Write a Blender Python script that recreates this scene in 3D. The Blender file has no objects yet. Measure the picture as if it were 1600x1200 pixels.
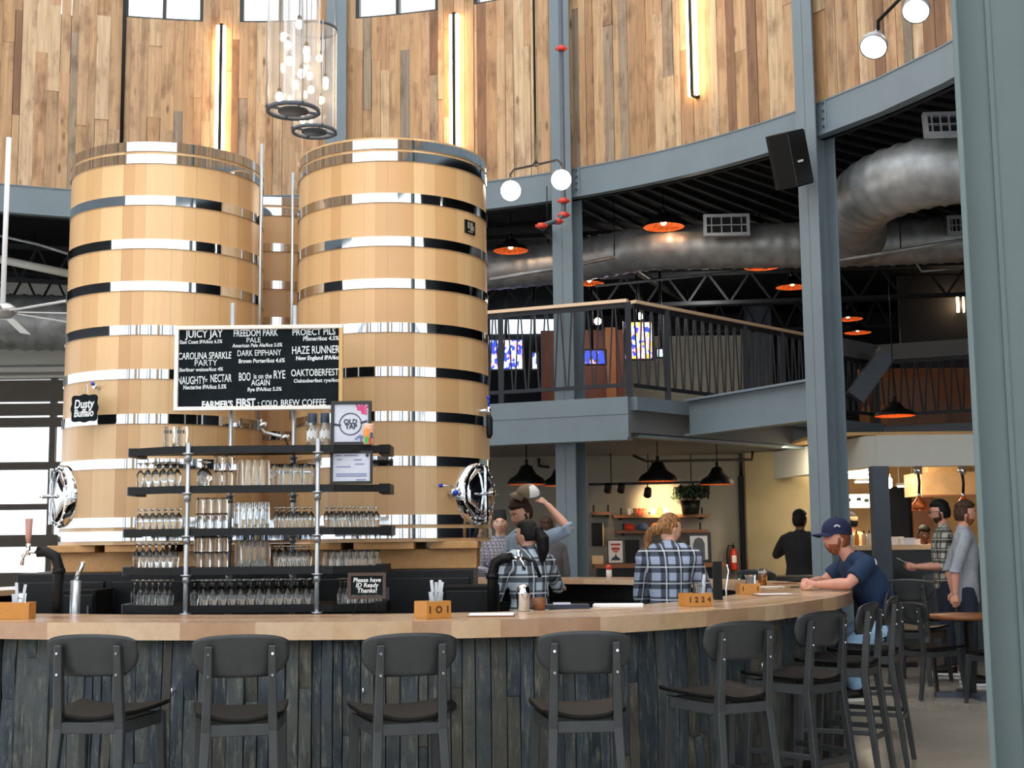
import bpy, bmesh, math, random
from mathutils import Vector, Matrix, Quaternion
R_ = random.Random(7)
PI = math.pi
sc = bpy.context.scene
C = sc.collection

# ---------------------------------------------------------------- camera, world, light, exposure
F_PX, HZ, CAM_Z, ROLL = 2050.0, 845.0, 1.49, 0.0105
PITCH = math.atan((HZ - 600.0) / F_PX)
c_, s_ = math.cos(PITCH), math.sin(PITCH)
_F = Vector((0, c_, s_)); _R0 = Vector((1, 0, 0)); _U0 = Vector((0, -s_, c_))
_R = _R0 * math.cos(ROLL) - _U0 * math.sin(ROLL)
_U = _U0 * math.cos(ROLL) + _R0 * math.sin(ROLL)
cd = bpy.data.cameras.new('camera'); cam = bpy.data.objects.new('camera', cd); C.objects.link(cam)
cd.sensor_fit = 'HORIZONTAL'; cd.sensor_width = 36.0; cd.lens = 36.0 * F_PX / 1600.0
cd.clip_start = 0.05; cd.clip_end = 300
cam.matrix_world = Matrix(((_R.x, _U.x, -_F.x, 0), (_R.y, _U.y, -_F.y, 0), (_R.z, _U.z, -_F.z, CAM_Z), (0, 0, 0, 1)))
sc.camera = cam

def ray(px, py):
    return _R * ((px - 800) / F_PX) + _U * ((600 - py) / F_PX) + _F
def at(px, py, Y):
    d = ray(px, py); return Vector((0, 0, CAM_Z)) + d * (Y / d.y)
def atz(px, py, z):
    d = ray(px, py); return Vector((0, 0, CAM_Z)) + d * ((z - CAM_Z) / d.z)

w = bpy.data.worlds.new('world'); sc.world = w; w.use_nodes = True
bg = w.node_tree.nodes['Background']; bg.inputs[0].default_value = (0.95, 0.98, 1.0, 1); bg.inputs[1].default_value = 1.5
sc.view_settings.view_transform = 'Standard'; sc.view_settings.look = 'None'
sc.view_settings.gamma = 1.0; sc.view_settings.use_curve_mapping = False
sc.view_settings.exposure = 0.7
sc.cycles.use_denoising = True
sc.cycles.max_bounces = 8; sc.cycles.diffuse_bounces = 4; sc.cycles.glossy_bounces = 4
sc.cycles.transparent_max_bounces = 24; sc.cycles.transmission_bounces = 6

def light(name, kind, loc, energy, color=(1, 1, 1), size=1.0, size_y=None, target=None, spot=None, spread=None, radius=None):
    l = bpy.data.lights.new(name, kind); o = bpy.data.objects.new(name, l); C.objects.link(o)
    o.location = loc; l.energy = energy; l.color = color
    if kind == 'AREA':
        l.size = size
        if size_y: l.shape = 'RECTANGLE'; l.size_y = size_y
        if spread: l.spread = spread
    if kind in ('POINT', 'SPOT'): l.shadow_soft_size = radius or 0.05
    if kind == 'SPOT' and spot: l.spot_size = spot; l.spot_blend = 0.6
    if target is not None:
        o.rotation_euler = (Vector(target) - Vector(loc)).to_track_quat('-Z', 'Y').to_euler()
    return o
#sun = light('sun', 'SUN', (0, -5, 20), 2.2, (1.0, 0.93, 0.82), target=(0, 6.2, 9.5))
# track spots of the hall, above the frame, aimed at the upper tanks
for i_, (lx, tx, ty, tz, e_) in enumerate(((-4.2, -2.75, 9.3, 3.75, 420), (-2.6, -2.35, 9.3, 3.3, 300), (-1.2, -1.05, 9.3, 4.0, 420), (0.2, -0.75, 9.3, 3.6, 300))):
    light('track_spot', 'SPOT', (lx, 4.6, 8.4), e_ * .8, (1.0, 0.86, 0.62), target=(tx, ty, tz), spot=math.radians(15), radius=0.06)

# ---------------------------------------------------------------- helpers
def tag(o, label=None, cat=None, group=None, kind=None):
    if label: o['label'] = label
    if cat: o['category'] = cat
    if group: o['group'] = group
    if kind: o['kind'] = kind
    return o
def thing(name, label, cat, loc=(0, 0, 0), rz=0.0, group=None):
    o = bpy.data.objects.new(name, None); C.objects.link(o)
    o.location = loc; o.rotation_euler = (0, 0, rz); o.empty_display_size = 0.1
    return tag(o, label, cat, group)
def dup(root, loc, rz=0.0, label=None, group=None):
    r = root.copy(); C.objects.link(r); r.location = loc; r.rotation_euler = (0, 0, rz)
    if label: r['label'] = label
    if group: r['group'] = group
    for ch in list(root.children):
        c = ch.copy(); C.objects.link(c); c.parent = r
        for g in list(ch.children):
            d = g.copy(); C.objects.link(d); d.parent = c
    return r

class MB:
    def __init__(s): s.v = []; s.f = []; s.sm = []
    def add(s, vs, fs, smooth=False):
        o = len(s.v); s.v += [tuple(v) for v in vs]
        for f in fs: s.f.append(tuple(i + o for i in f)); s.sm.append(smooth)
        return s
    def box(s, c, size, rot=None):
        hx, hy, hz = size[0] / 2, size[1] / 2, size[2] / 2
        vs = [Vector((x, y, z)) for x in (-hx, hx) for y in (-hy, hy) for z in (-hz, hz)]
        if rot is not None:
            m = rot if isinstance(rot, (Matrix, Quaternion)) else Matrix.Rotation(rot, 3, 'Z')
            vs = [m @ v for v in vs]
        c = Vector(c); vs = [v + c for v in vs]
        return s.add(vs, [(0, 1, 3, 2), (4, 6, 7, 5), (0, 4, 5, 1), (2, 3, 7, 6), (0, 2, 6, 4), (1, 5, 7, 3)])
    def mm(s, a, b):
        a, b = Vector(a), Vector(b); return s.box((a + b) / 2, [abs(b[i] - a[i]) for i in range(3)])
    def bar(s, a, b, w, h=None, up=(0, 0, 1)):
        a, b = Vector(a), Vector(b); d = b - a; L = d.length; d.normalize()
        u = Vector(up)
        if abs(d.dot(u)) > 0.98: u = Vector((0, 1, 0))
        x = d.cross(u).normalized(); z = x.cross(d).normalized()
        m = Matrix((x, d, z)).transposed()
        return s.box((a + b) / 2, (w, L, h or w), m)
    def tube(s, pts, r, n=10, closed=False, caps=True):
        pts = [Vector(p) for p in pts]; k = len(pts)
        rs = r if isinstance(r, (list, tuple)) else [r] * k
        vs = []; px = None
        for i, p in enumerate(pts):
            if closed: d = pts[(i + 1) % k] - pts[i - 1]
            else: d = pts[min(i + 1, k - 1)] - pts[max(i - 1, 0)]
            if d.length < 1e-9: d = Vector((0, 0, 1))
            d.normalize()
            if px is None:
                a = Vector((0, 0, 1)) if abs(d.z) < 0.9 else Vector((1, 0, 0)); x = d.cross(a).normalized()
            else:
                x = (px - d * px.dot(d)); x = x.normalized() if x.length > 1e-6 else d.orthogonal().normalized()
            px = x; y = d.cross(x)
            for j in range(n):
                t = 2 * PI * j / n; vs.append(p + (x * math.cos(t) + y * math.sin(t)) * rs[i])
        fs = []
        for i in range(k if closed else k - 1):
            for j in range(n):
                a = i * n + j; b = i * n + (j + 1) % n; i2 = (i + 1) % k
                fs.append((a, b, i2 * n + (j + 1) % n, i2 * n + j))
        s.add(vs, fs, True)
        if caps and not closed:
            s.add(vs[:n], [tuple(range(n))[::-1]]); s.add(vs[-n:], [tuple(range(n))])
        return s
    def lathe(s, prof, n=24, c=(0, 0, 0), m=None, caps=False, smooth=True):
        c = Vector(c); vs = []
        for r, z in prof:
            for j in range(n):
                t = 2 * PI * j / n; v = Vector((r * math.cos(t), r * math.sin(t), z))
                vs.append((m @ v if m else v) + c)
        fs = []
        for i in range(len(prof) - 1):
            for j in range(n): fs.append((i * n + j, i * n + (j + 1) % n, (i + 1) * n + (j + 1) % n, (i + 1) * n + j))
        s.add(vs, fs, smooth)
        if caps: s.add(vs[:n], [tuple(range(n))[::-1]]); s.add(vs[-n:], [tuple(range(n))])
        return s
    def cyl(s, a, b, r, n=16, r2=None):
        return s.tube([a, b], [r, r if r2 is None else r2], n)
    def ball(s, c, r, n=14, sc3=(1, 1, 1)):
        k = n // 2; prof = [(math.sin(PI * i / k) * r + 1e-5, -math.cos(PI * i / k) * r) for i in range(k + 1)]
        return s.lathe(prof, n, c, Matrix.Diagonal(Vector(sc3)))
    def prism(s, poly, z0, z1, m=None, c=(0, 0, 0)):
        n = len(poly); c = Vector(c)
        vs = [Vector((x, y, z0)) for x, y in poly] + [Vector((x, y, z1)) for x, y in poly]
        vs = [(m @ v if m else v) + c for v in vs]
        fs = [tuple(range(n))[::-1], tuple(range(n, 2 * n))] + [(i, (i + 1) % n, n + (i + 1) % n, n + i) for i in range(n)]
        return s.add(vs, fs)
    def xf(s, m):
        s.v = [tuple(m @ Vector(v)) for v in s.v]; return s
    def build(s, name, mat, parent=None, bevel=0, seg=2, loc=None, rz=None, weld=True):
        me = bpy.data.meshes.new(name); me.from_pydata(s.v, [], s.f); me.polygons.foreach_set('use_smooth', s.sm)
        bm = bmesh.new(); bm.from_mesh(me); bmesh.ops.remove_doubles(bm, verts=bm.verts, dist=1e-6) if weld else None
        bmesh.ops.recalc_face_normals(bm, faces=bm.faces); bm.to_mesh(me); bm.free()
        me.materials.append(mat)
        o = bpy.data.objects.new(name, me); C.objects.link(o)
        if parent is not None: o.parent = parent
        if loc is not None: o.location = loc
        if rz is not None: o.rotation_euler = (0, 0, rz)
        if bevel:
            b = o.modifiers.new('b', 'BEVEL'); b.width = bevel; b.segments = seg; b.limit_method = 'ANGLE'; b.angle_limit = 0.6
        return o
def struct(name, mb, mat, parent=None, bevel=0, label=None):
    o = mb.build(name, mat, parent, bevel)
    if parent is None: o['kind'] = 'structure'; 
    if label: o['label'] = label
    return o
def rotz(a): return Matrix.Rotation(a, 3, 'Z')

# ---------------------------------------------------------------- materials
def srgb(r, g, b):
    f = lambda c: (c / 12.92 if c <= 0.04045 else ((c + 0.055) / 1.055) ** 2.4)
    return (f(r / 255), f(g / 255), f(b / 255), 1)
class NT:
    def __init__(s, name):
        s.m = bpy.data.materials.new(name); s.m.use_nodes = True; s.t = s.m.node_tree; s.b = s.t.nodes['Principled BSDF']
    def n(s, kind, **kw):
        x = s.t.nodes.new(kind)
        for k, v in kw.items():
            if k.startswith('i_'):
                key = k[2:]; key = int(key) if key.isdigit() else key.replace('_', ' ')
                x.inputs[key].default_value = v
            else: setattr(x, k, v)
        return x
    def l(s, a, b): s.t.links.new(a, b)
    def ramp(s, fac, stops, interp='LINEAR'):
        r = s.n('ShaderNodeValToRGB'); r.color_ramp.interpolation = interp
        e = r.color_ramp.elements
        while len(e) < len(stops): e.new(0.5)
        for i, (p, c) in enumerate(stops): e[i].position = p; e[i].color = c
        s.l(fac, r.inputs[0]); return r.outputs[0]
    def mix(s, fac, a, b, mode='MIX'):
        x = s.n('ShaderNodeMix', data_type='RGBA', blend_type=mode)
        for sock, v in ((x.inputs[0], fac), (x.inputs[6], a), (x.inputs[7], b)):
            if isinstance(v, (int, float)): sock.default_value = v
            elif isinstance(v, (tuple, list)): sock.default_value = v
            else: s.l(v, sock)
        return x.outputs[2]
    def math(s, op, a, b=0.0, c=None):
        x = s.n('ShaderNodeMath', operation=op)
        for i, v in enumerate((a, b, c)):
            if v is None: continue
            if isinstance(v, (int, float)): x.inputs[i].default_value = v
            else: s.l(v, x.inputs[i])
        return x.outputs[0]
    def coords(s, which='Object', scale=(1, 1, 1), rnd=None):
        t = s.n('ShaderNodeTexCoord'); m = s.n('ShaderNodeMapping'); m.inputs['Scale'].default_value = scale
        s.l(t.outputs[which], m.inputs[0])
        if rnd is not None:
            cmb = s.n('ShaderNodeCombineXYZ'); k = s.math('MULTIPLY', rnd, 37.0)
            for i in range(3): s.l(k, cmb.inputs[i])
            s.l(cmb.outputs[0], m.inputs['Location'])
        return m.outputs[0]
    def noise(s, vec, scale=5, detail=4, rough=0.55):
        x = s.n('ShaderNodeTexNoise'); x.inputs['Scale'].default_value = scale; x.inputs['Detail'].default_value = detail; x.inputs['Roughness'].default_value = rough
        if vec is not None: s.l(vec, x.inputs['Vector'])
        return x.outputs[0]
    def bump(s, h, strength=0.2, dist=0.01):
        b = s.n('ShaderNodeBump'); b.inputs['Strength'].default_value = strength; b.inputs['Distance'].default_value = dist
        s.l(h, b.inputs['Height']); s.l(b.outputs[0], s.b.inputs['Normal'])
    def island(s):
        return s.n('ShaderNodeNewGeometry').outputs['Random Per Island']
def plain(name, col, rough=0.5, metal=0.0, vary=0.06, scale=6.0, coat=0.0, bump=0.0, spec=None):
    t = NT(name); n = t.noise(t.coords(), scale, 3)
    dk = tuple(c * (1 - vary * 2) for c in col[:3]) + (1,); lt = tuple(min(1, c * (1 + vary * 2)) for c in col[:3]) + (1,)
    t.l(t.ramp(n, [(0.3, dk), (0.7, lt)]), t.b.inputs['Base Color'])
    t.b.inputs['Roughness'].default_value = rough; t.b.inputs['Metallic'].default_value = metal
    if coat: t.b.inputs['Coat Weight'].default_value = coat
    if spec is not None: t.b.inputs['Specular IOR Level'].default_value = spec
    if bump: t.bump(n, bump)
    return t.m
def glow(name, col, strength):
    t = NT(name); t.b.inputs['Base Color'].default_value = (*col[:3], 1)
    t.b.inputs['Emission Color'].default_value = (*col[:3], 1); t.b.inputs['Emission Strength'].default_value = strength
    return t.m
def wood(name, cols, grain=(14, 14, 0.9), rough=0.5, fine=0.35, knots=0.0, coat=0.0, patches=0.0, bump=0.15, spread=None):
    """boards: one colour per loose piece of the mesh, streaky grain along the mapping's small axis"""
    t = NT(name); r = t.island(); v = t.coords('Object', grain, r)
    k = len(cols)
    base = t.ramp(r, [((i + 0.5) / k, c) for i, c in enumerate(cols)] if spread is None else list(zip(spread, cols)), 'CONSTANT' if k > 5 else 'LINEAR')
    g = t.noise(v, 2.2, 6, 0.65)
    c1 = t.mix(t.ramp(g, [(0.35, (0, 0, 0, 1)), (0.7, (1, 1, 1, 1))]), base, (0.55, 0.47, 0.4, 1), 'MULTIPLY')
    c1 = t.mix(fine, base, c1)
    if patches:
        p = t.noise(t.coords('Object', (3, 3, 1.3), r), 1.6, 5, 0.6)
        c1 = t.mix(t.math('MULTIPLY', t.ramp(p, [(0.5, (0, 0, 0, 1)), (0.72, (1, 1, 1, 1))]), patches), c1, (0.28, 0.2, 0.13, 1), 'MULTIPLY')
    if knots:
        vo = t.n('ShaderNodeTexVoronoi'); vo.inputs['Scale'].default_value = 1.0
        t.l(t.coords('Object', (5, 5, 1.6), r), vo.inputs['Vector'])
        kk = t.ramp(vo.outputs['Distance'], [(0.05, (1, 1, 1, 1)), (0.14, (0, 0, 0, 1))])
        c1 = t.mix(t.math('MULTIPLY', kk, knots), c1, (0.12, 0.06, 0.03, 1))
    t.l(c1, t.b.inputs['Base Color']); t.b.inputs['Roughness'].default_value = rough
    if coat: t.b.inputs['Coat Weight'].default_value = coat; t.b.inputs['Coat Roughness'].default_value = 0.25
    if bump: t.bump(g, bump, 0.004)
    return t.m
def thin_glass(name, tint=(0.97, 0.99, 0.98), refl=0.9, base=0.04, ior=1.45, rough=0.02):
    m = bpy.data.materials.new(name); m.use_nodes = True; t = m.node_tree; t.nodes.clear()
    o = t.nodes.new('ShaderNodeOutputMaterial'); mx = t.nodes.new('ShaderNodeMixShader')
    tr = t.nodes.new('ShaderNodeBsdfTransparent'); tr.inputs[0].default_value = (*tint, 1)
    gl = t.nodes.new('ShaderNodeBsdfGlossy'); gl.inputs['Roughness'].default_value = rough; gl.inputs[0].default_value = (1, 1, 1, 1)
    lw = t.nodes.new('ShaderNodeLayerWeight'); lw.inputs[0].default_value = 0.35
    ma = t.nodes.new('ShaderNodeMath'); ma.operation = 'MULTIPLY_ADD'; ma.inputs[1].default_value = refl; ma.inputs[2].default_value = base
    ma.use_clamp = True
    t.links.new(lw.outputs['Fresnel' if False else 'Facing'], ma.inputs[0]); t.links.new(ma.outputs[0], mx.inputs[0])
    t.links.new(tr.outputs[0], mx.inputs[1]); t.links.new(gl.outputs[0], mx.inputs[2]); t.links.new(mx.outputs[0], o.inputs[0])
    return m
M = {}
M['steel'] = plain('painted_steel', srgb(108, 123, 132), 0.45, 0.0, 0.03, 2.0)
M['steel_dark'] = plain('painted_steel_dark', srgb(72, 82, 94), 0.5, 0, 0.04)
M['rail_metal'] = plain('rail_metal', srgb(40, 43, 49), 0.55, 0.0, 0.04, spec=0.3)
M['stainless'] = plain('stainless', srgb(215, 220, 226), 0.055, 1.0, 0.01)
M['chrome'] = plain('chrome', srgb(225, 228, 232), 0.08, 1.0, 0.01)
M['black'] = plain('black_metal', srgb(13, 14, 16), 0.45, 0.0, 0.1, spec=0.25)
M['black_matte'] = plain('black_matte', srgb(12, 13, 14), 0.7, 0.0, 0.1, spec=0.2)
M['cabinet'] = plain('cabinet_black', srgb(9, 13, 16), 0.35, 0.0, 0.08, spec=0.3)
M['galv'] = plain('galvanised_duct', srgb(150, 153, 155), 0.45, 0.5, 0.14, 5.0)
M['galv_pipe'] = plain('galvanised_pipe', srgb(190, 195, 200), 0.32, 0.7, 0.04)
M['dark_ceiling'] = plain('dark_ceiling', srgb(22, 24, 28), 0.9, 0, 0.1, 0.6, spec=0.1)
M['deck_under'] = plain('deck_underside', srgb(96, 99, 100), 0.85, 0, 0.05, 0.6)
M['wall_grey'] = plain('wall_grey', srgb(138, 136, 128), 0.85, 0, 0.04, 0.9)
M['wall_dark'] = plain('wall_dark', srgb(28, 31, 38), 0.85, 0, 0.08, 0.7)
M['soffit'] = plain('soffit_paint', srgb(205, 206, 198), 0.8, 0, 0.02, 0.8)
M['white'] = plain('white_paint', srgb(225, 226, 224), 0.5, 0, 0.02)
M['white_gloss'] = plain('white_gloss', srgb(235, 236, 238), 0.3, 0, 0.01)
M['tan_wall'] = plain('tan_wall', srgb(168, 154, 118), 0.7, 0, 0.12, 0.8)
M['red'] = plain('red_enamel', srgb(205, 62, 44), 0.35, 0, 0.05)
M['stool'] = plain('stool_dark_wood', srgb(50, 53, 55), 0.4, 0.0, 0.1, 9.0, spec=0.5)
M['stool_seat'] = plain('stool_seat', srgb(9, 9, 9), 0.55, 0, 0.1, spec=0.2)
t = NT('clear_glass'); t.b.inputs['Base Color'].default_value = (0.95, 0.98, 0.98, 1); t.b.inputs['Transmission Weight'].default_value = 1.0; t.b.inputs['Roughness'].default_value = 0.03; t.b.inputs['IOR'].default_value = 1.45; M['glass'] = t.m
M['pane'] = thin_glass('window_pane', (0.98, 0.99, 1.0), 0.25, 0.03)
M['cyl_glass'] = thin_glass('lamp_glass', (0.88, 0.90, 0.93), 0.55, 0.19, rough=0.10)
_t = M['cyl_glass'].node_tree; _g = [n for n in _t.nodes if n.type == 'BSDF_GLOSSY'][0]; _m = [n for n in _t.nodes if n.type == 'MIX_SHADER'][0]
_tl = _t.nodes.new('ShaderNodeBsdfTranslucent'); _tl.inputs[0].default_value = (.92, .93, .95, 1); _m2 = _t.nodes.new('ShaderNodeMixShader'); _m2.inputs[0].default_value = .35
_t.links.new(_g.outputs[0], _m2.inputs[1]); _t.links.new(_tl.outputs[0], _m2.inputs[2]); _t.links.new(_m2.outputs[0], _m.inputs[2])
M['frame_black'] = plain('frame_black', srgb(18, 18, 20), 0.4, 0, 0.05)
M['paper'] = plain('paper', srgb(238, 238, 240), 0.7, 0, 0.02)
M['chalk_board'] = plain('chalk_board', srgb(13, 23, 28), 0.8, 0, 0.2, 9, spec=0.2)
M['chalk'] = plain('chalk', srgb(236, 240, 242), 0.9, 0, 0.04)
M['led'] = glow('led_tube', (1.0, 0.66, 0.34), 11.0)
M['bulb'] = glow('warm_bulb', (1.0, 0.78, 0.5), 16.0)
M['globe'] = glow('globe_light', (1.0, 0.86, 0.68), 9.0)
M['lens'] = glow('lamp_lens', (1.0, 0.88, 0.72), 9.0)
M['copper'] = plain('copper', srgb(222, 118, 66), 0.42, 0.8, 0.2, 26, bump=0.6)
M['drum_wood'] = wood('reclaimed_planks', [srgb(186, 148, 107), srgb(197, 163, 124), srgb(174, 137, 98), srgb(203, 174, 137), srgb(190, 154, 113), srgb(142, 129, 113), srgb(195, 157, 119), srgb(180, 142, 104), srgb(207, 180, 146), srgb(133, 97, 68), srgb(191, 156, 117), srgb(182, 150, 115), srgb(199, 167, 130), srgb(157, 139, 117), srgb(193, 159, 124), srgb(188, 150, 109)], (13, 13, 0.7), 0.6, 0.75, 0.85, patches=0.75)
t = NT('tank_staves'); tc = t.n('ShaderNodeTexCoord'); sp_ = t.n('ShaderNodeSeparateXYZ'); t.l(tc.outputs['Object'], sp_.inputs[0])
a_ = t.math('MULTIPLY', t.math('ADD', t.math('DIVIDE', t.math('ARCTAN2', sp_.outputs[1], sp_.outputs[0]), 2 * PI), 0.5), 38.0)
a_ = t.math('ADD', a_, t.math('MULTIPLY', t.math('SINE', t.math('MULTIPLY', a_, 2.1)), 0.3))
oi = t.n('ShaderNodeObjectInfo'); wn = t.n('ShaderNodeTexWhiteNoise', noise_dimensions='2D'); cb = t.n('ShaderNodeCombineXYZ'); t.l(t.math('FLOOR', a_), cb.inputs[0]); t.l(oi.outputs['Random'], cb.inputs[1]); t.l(cb.outputs[0], wn.inputs['Vector'])
base = t.ramp(wn.outputs['Value'], [(0.0, srgb(190, 147, 100)), (0.35, srgb(203, 162, 114)), (0.7, srgb(211, 172, 124)), (1.0, srgb(220, 184, 138))])
g = t.noise(t.coords('Object', (16, 16, 0.6)), 2.5, 6, 0.65)
c1 = t.mix(t.math('MULTIPLY', t.ramp(g, [(0.4, (0, 0, 0, 1)), (0.75, (1, 1, 1, 1))]), 0.3), base, (0.5, 0.33, 0.18, 1))
fr_ = t.math('FRACT', a_); ed = t.math('LESS_THAN', fr_, 0.025); c1 = t.mix(t.math('MULTIPLY', ed, 0.45), c1, (0.2, 0.11, 0.05, 1))
kn = t.n('ShaderNodeTexVoronoi'); kn.inputs['Scale'].default_value = 1.0; t.l(t.coords('Object', (3.1, 3.1, 1.7)), kn.inputs['Vector'])
c1 = t.mix(t.math('MULTIPLY', t.ramp(kn.outputs['Distance'], [(0.02, (1, 1, 1, 1)), (0.05, (0, 0, 0, 1))]), 0.7), c1, (0.1, 0.05, 0.02, 1))
t.l(c1, t.b.inputs['Base Color']); t.b.inputs['Roughness'].default_value = 0.36; t.b.inputs['Coat Weight'].default_value = 0.2; t.b.inputs['Coat Roughness'].default_value = 0.3; M['tank_wood'] = t.m
M['timber'] = wood('timber', [srgb(190, 140, 84), srgb(170, 120, 70), srgb(205, 155, 98)], (9, 9, 9), 0.55, 0.4)
M['bar_top'] = wood('butcher_block', [srgb(200, 168, 134), srgb(190, 154, 122), srgb(208, 178, 146), srgb(182, 145, 114), srgb(204, 172, 134), srgb(196, 162, 132), srgb(178, 138, 106), srgb(212, 184, 152)], (7, 7, 7), 0.25, 0.3, coat=0.4, bump=0.04)
t = NT('old_barrel_staves'); r = t.island(); base = t.ramp(r, [((i + .5) / 8, c) for i, c in enumerate([srgb(52, 63, 71), srgb(68, 73, 74), srgb(42, 52, 59), srgb(80, 77, 70), srgb(56, 67, 74), srgb(62, 62, 60), srgb(47, 58, 66), srgb(73, 77, 78)])], 'CONSTANT')
n1 = t.noise(t.coords('Object', (5, 5, 2.2), r), 2.0, 6, .7); n2 = t.noise(t.coords('Object', (26, 26, 4), r), 1.5, 5, .75); n3 = t.noise(t.coords('Object', (1.1, 1.1, 2.4)), 1.3, 4, .6)
c1 = t.mix(t.ramp(n1, [(.48, (0, 0, 0, 1)), (.72, (1, 1, 1, 1))]), base, srgb(24, 30, 36))
c1 = t.mix(t.math('MULTIPLY', t.ramp(n2, [(.52, (0, 0, 0, 1)), (.74, (1, 1, 1, 1))]), .75), c1, srgb(132, 130, 116))
c1 = t.mix(t.math('MULTIPLY', t.ramp(n3, [(.48, (0, 0, 0, 1)), (.7, (1, 1, 1, 1))]), .4), c1, srgb(90, 87, 76))
t.l(c1, t.b.inputs['Base Color']); t.b.inputs['Roughness'].default_value = .65; t.b.inputs['Specular IOR Level'].default_value = .3; t.bump(n2, .6, .006); M['staves'] = t.m
M['caddy'] = wood('caddy_wood', [srgb(212, 150, 70), srgb(200, 138, 62)], (9, 9, 9), 0.45, 0.25)
M['oak'] = wood('light_oak', [srgb(222, 180, 116)], (3, 3, 3), 0.5, 0.2)
M['brown_wood'] = wood('brown_wood', [srgb(146, 94, 56), srgb(130, 82, 48)], (6, 6, 6), 0.45, 0.3)
M['rail_wood'] = wood('rail_wood', [srgb(222, 184, 140)], (2, 2, 9), 0.4, 0.15)
# ================================================================ STRUCTURE
DC, DR = Vector((-3.3, 9.4, 0)), 8.0            # the round hall: centre and radius
BT, BB = 6.18, 5.80                              # ring beam top / bottom
def ring(a, z=0.0, r=DR): return Vector((DC.x + r * math.cos(a), DC.y + r * math.sin(a), z))
def ang_of(px, py, r=DR):
    d = ray(px, py); o = Vector((0, 0, CAM_Z)) - DC
    A = d.x ** 2 + d.y ** 2; B = o.x * d.x + o.y * d.y; K = o.x ** 2 + o.y ** 2 - r * r
    t = (-B + math.sqrt(B * B - A * K)) / A
    p = Vector((0, 0, CAM_Z)) + d * t
    return math.atan2(p.y - DC.y, p.x - DC.x), p.z

# floor: polished concrete
t = NT('polished_concrete'); v = t.coords('Object', (1, 1, 1)); n1 = t.noise(v, 0.7, 6, 0.6); n2 = t.noise(v, 5.0, 5, 0.7)
t.l(t.mix(t.math('MULTIPLY', n2, 0.3), t.ramp(n1, [(0.3, srgb(150, 143, 131)), (0.7, srgb(176, 168, 154))]), srgb(155, 148, 137)), t.b.inputs['Base Color'])
t.l(t.ramp(n2, [(0.3, (0.11,) * 3 + (1,)), (0.75, (0.2,) * 3 + (1,))]), t.b.inputs['Roughness']); M['floor'] = t.m
struct('floor', MB().mm((-24, -6, -0.2), (24, 34, 0)), M['floor'])

# drum wall of reclaimed vertical planks, windows left open
WZ = 8.63
win_px = [(195, 318, 14), (375, 500, 30), (556, 685, 30), (741, 868, 14)]
wins = [(ang_of(b, y)[0], ang_of(a, y)[0]) for a, b, y in win_px]
def in_win(a): return any(lo < a < hi for lo, hi in wins)
mb = MB(); rr = random.Random(3)
a = math.radians(-62)
edges = sorted([e for wn in wins for e in wn])
while a < math.radians(238):
    da = rr.choice([0.012, 0.014, 0.017, 0.019, 0.022, 0.015])
    for e in edges:
        if a < e < a + da + 0.003: da = e - a; break
    if da < 1e-4: da = 1e-4
    mid = a + da / 2
    top = WZ if in_win(mid) else 10.6
    z = BT - 0.06
    while z < top - 1e-6:
        L = rr.uniform(0.7, 3.2); z2 = min(top, z + L)
        if top - z2 < 0.25: z2 = top
        r0 = DR - 0.015 - rr.uniform(0, 0.012)
        e = 0.00012 if rr.random() < 0.85 else 0.0007
        ps = [ring(x, 0, r) for x, r in ((a + e, r0), (a + da - e, r0), (a + da - e, DR + 0.05), (a + e, DR + 0.05))]
        mb.add([Vector((p.x, p.y, z + 0.002)) for p in ps] + [Vector((p.x, p.y, z2)) for p in ps],
               [(0, 1, 2, 3), (4, 5, 6, 7), (0, 1, 5, 4), (1, 2, 6, 5), (2, 3, 7, 6), (3, 0, 4, 7)])
        z = z2
    a += da
o = mb.build('wall_drum', M['drum_wood'], weld=False); o['kind'] = 'structure'
# backing behind the planks
mb = MB(); aa = [math.radians(-62 + i * 3) for i in range(101)]
def arcwall(mb, angs, r0, r1, z0, z1):
    k = len(angs); vs = []
    for x in angs:
        for r in (r0, r1):
            for z in (z0, z1): p = ring(x, z, r); vs.append(p)
    fs = []
    for i in range(k - 1):
        o = i * 4
        fs += [(o, o + 4, o + 5, o + 1), (o + 2, o + 3, o + 7, o + 6), (o + 1, o + 5, o + 7, o + 3), (o, o + 2, o + 6, o + 4)]
    fs += [(0, 1, 3, 2), ((k - 1) * 4, (k - 1) * 4 + 2, (k - 1) * 4 + 3, (k - 1) * 4 + 1)]
    return mb.add(vs, fs)
struct('wall_drum_backing', arcwall(MB(), aa, DR + 0.06, DR + 0.16, BB, WZ - 0.02), M['wall_dark'])
# windows of the drum
for i, (lo, hi) in enumerate(wins):
    fr = MB(); zt = 10.55; fw = 0.006
    arcwall(fr, [lo, lo + fw], DR + 0.0, DR + 0.1, WZ, zt); arcwall(fr, [hi - fw, hi], DR, DR + 0.1, WZ, zt)
    m_ = (lo + hi) / 2; arcwall(fr, [m_ - 0.003, m_ + 0.003], DR, DR + 0.1, WZ, zt)
    an = [lo + (hi - lo) * j / 6 for j in range(7)]
    arcwall(fr, an, DR, DR + 0.1, WZ, WZ + 0.03); arcwall(fr, an, DR, DR + 0.1, zt - 0.05, zt)
    o = struct('window_%d' % (i + 1), fr, M['frame_black'])
    arcwall(MB(), [lo + fw + (hi - lo - 2 * fw) * j / 6 for j in range(7)], DR + 0.045, DR + 0.055, WZ + 0.03, zt - 0.05).build('pane', M['pane'], o)
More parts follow.
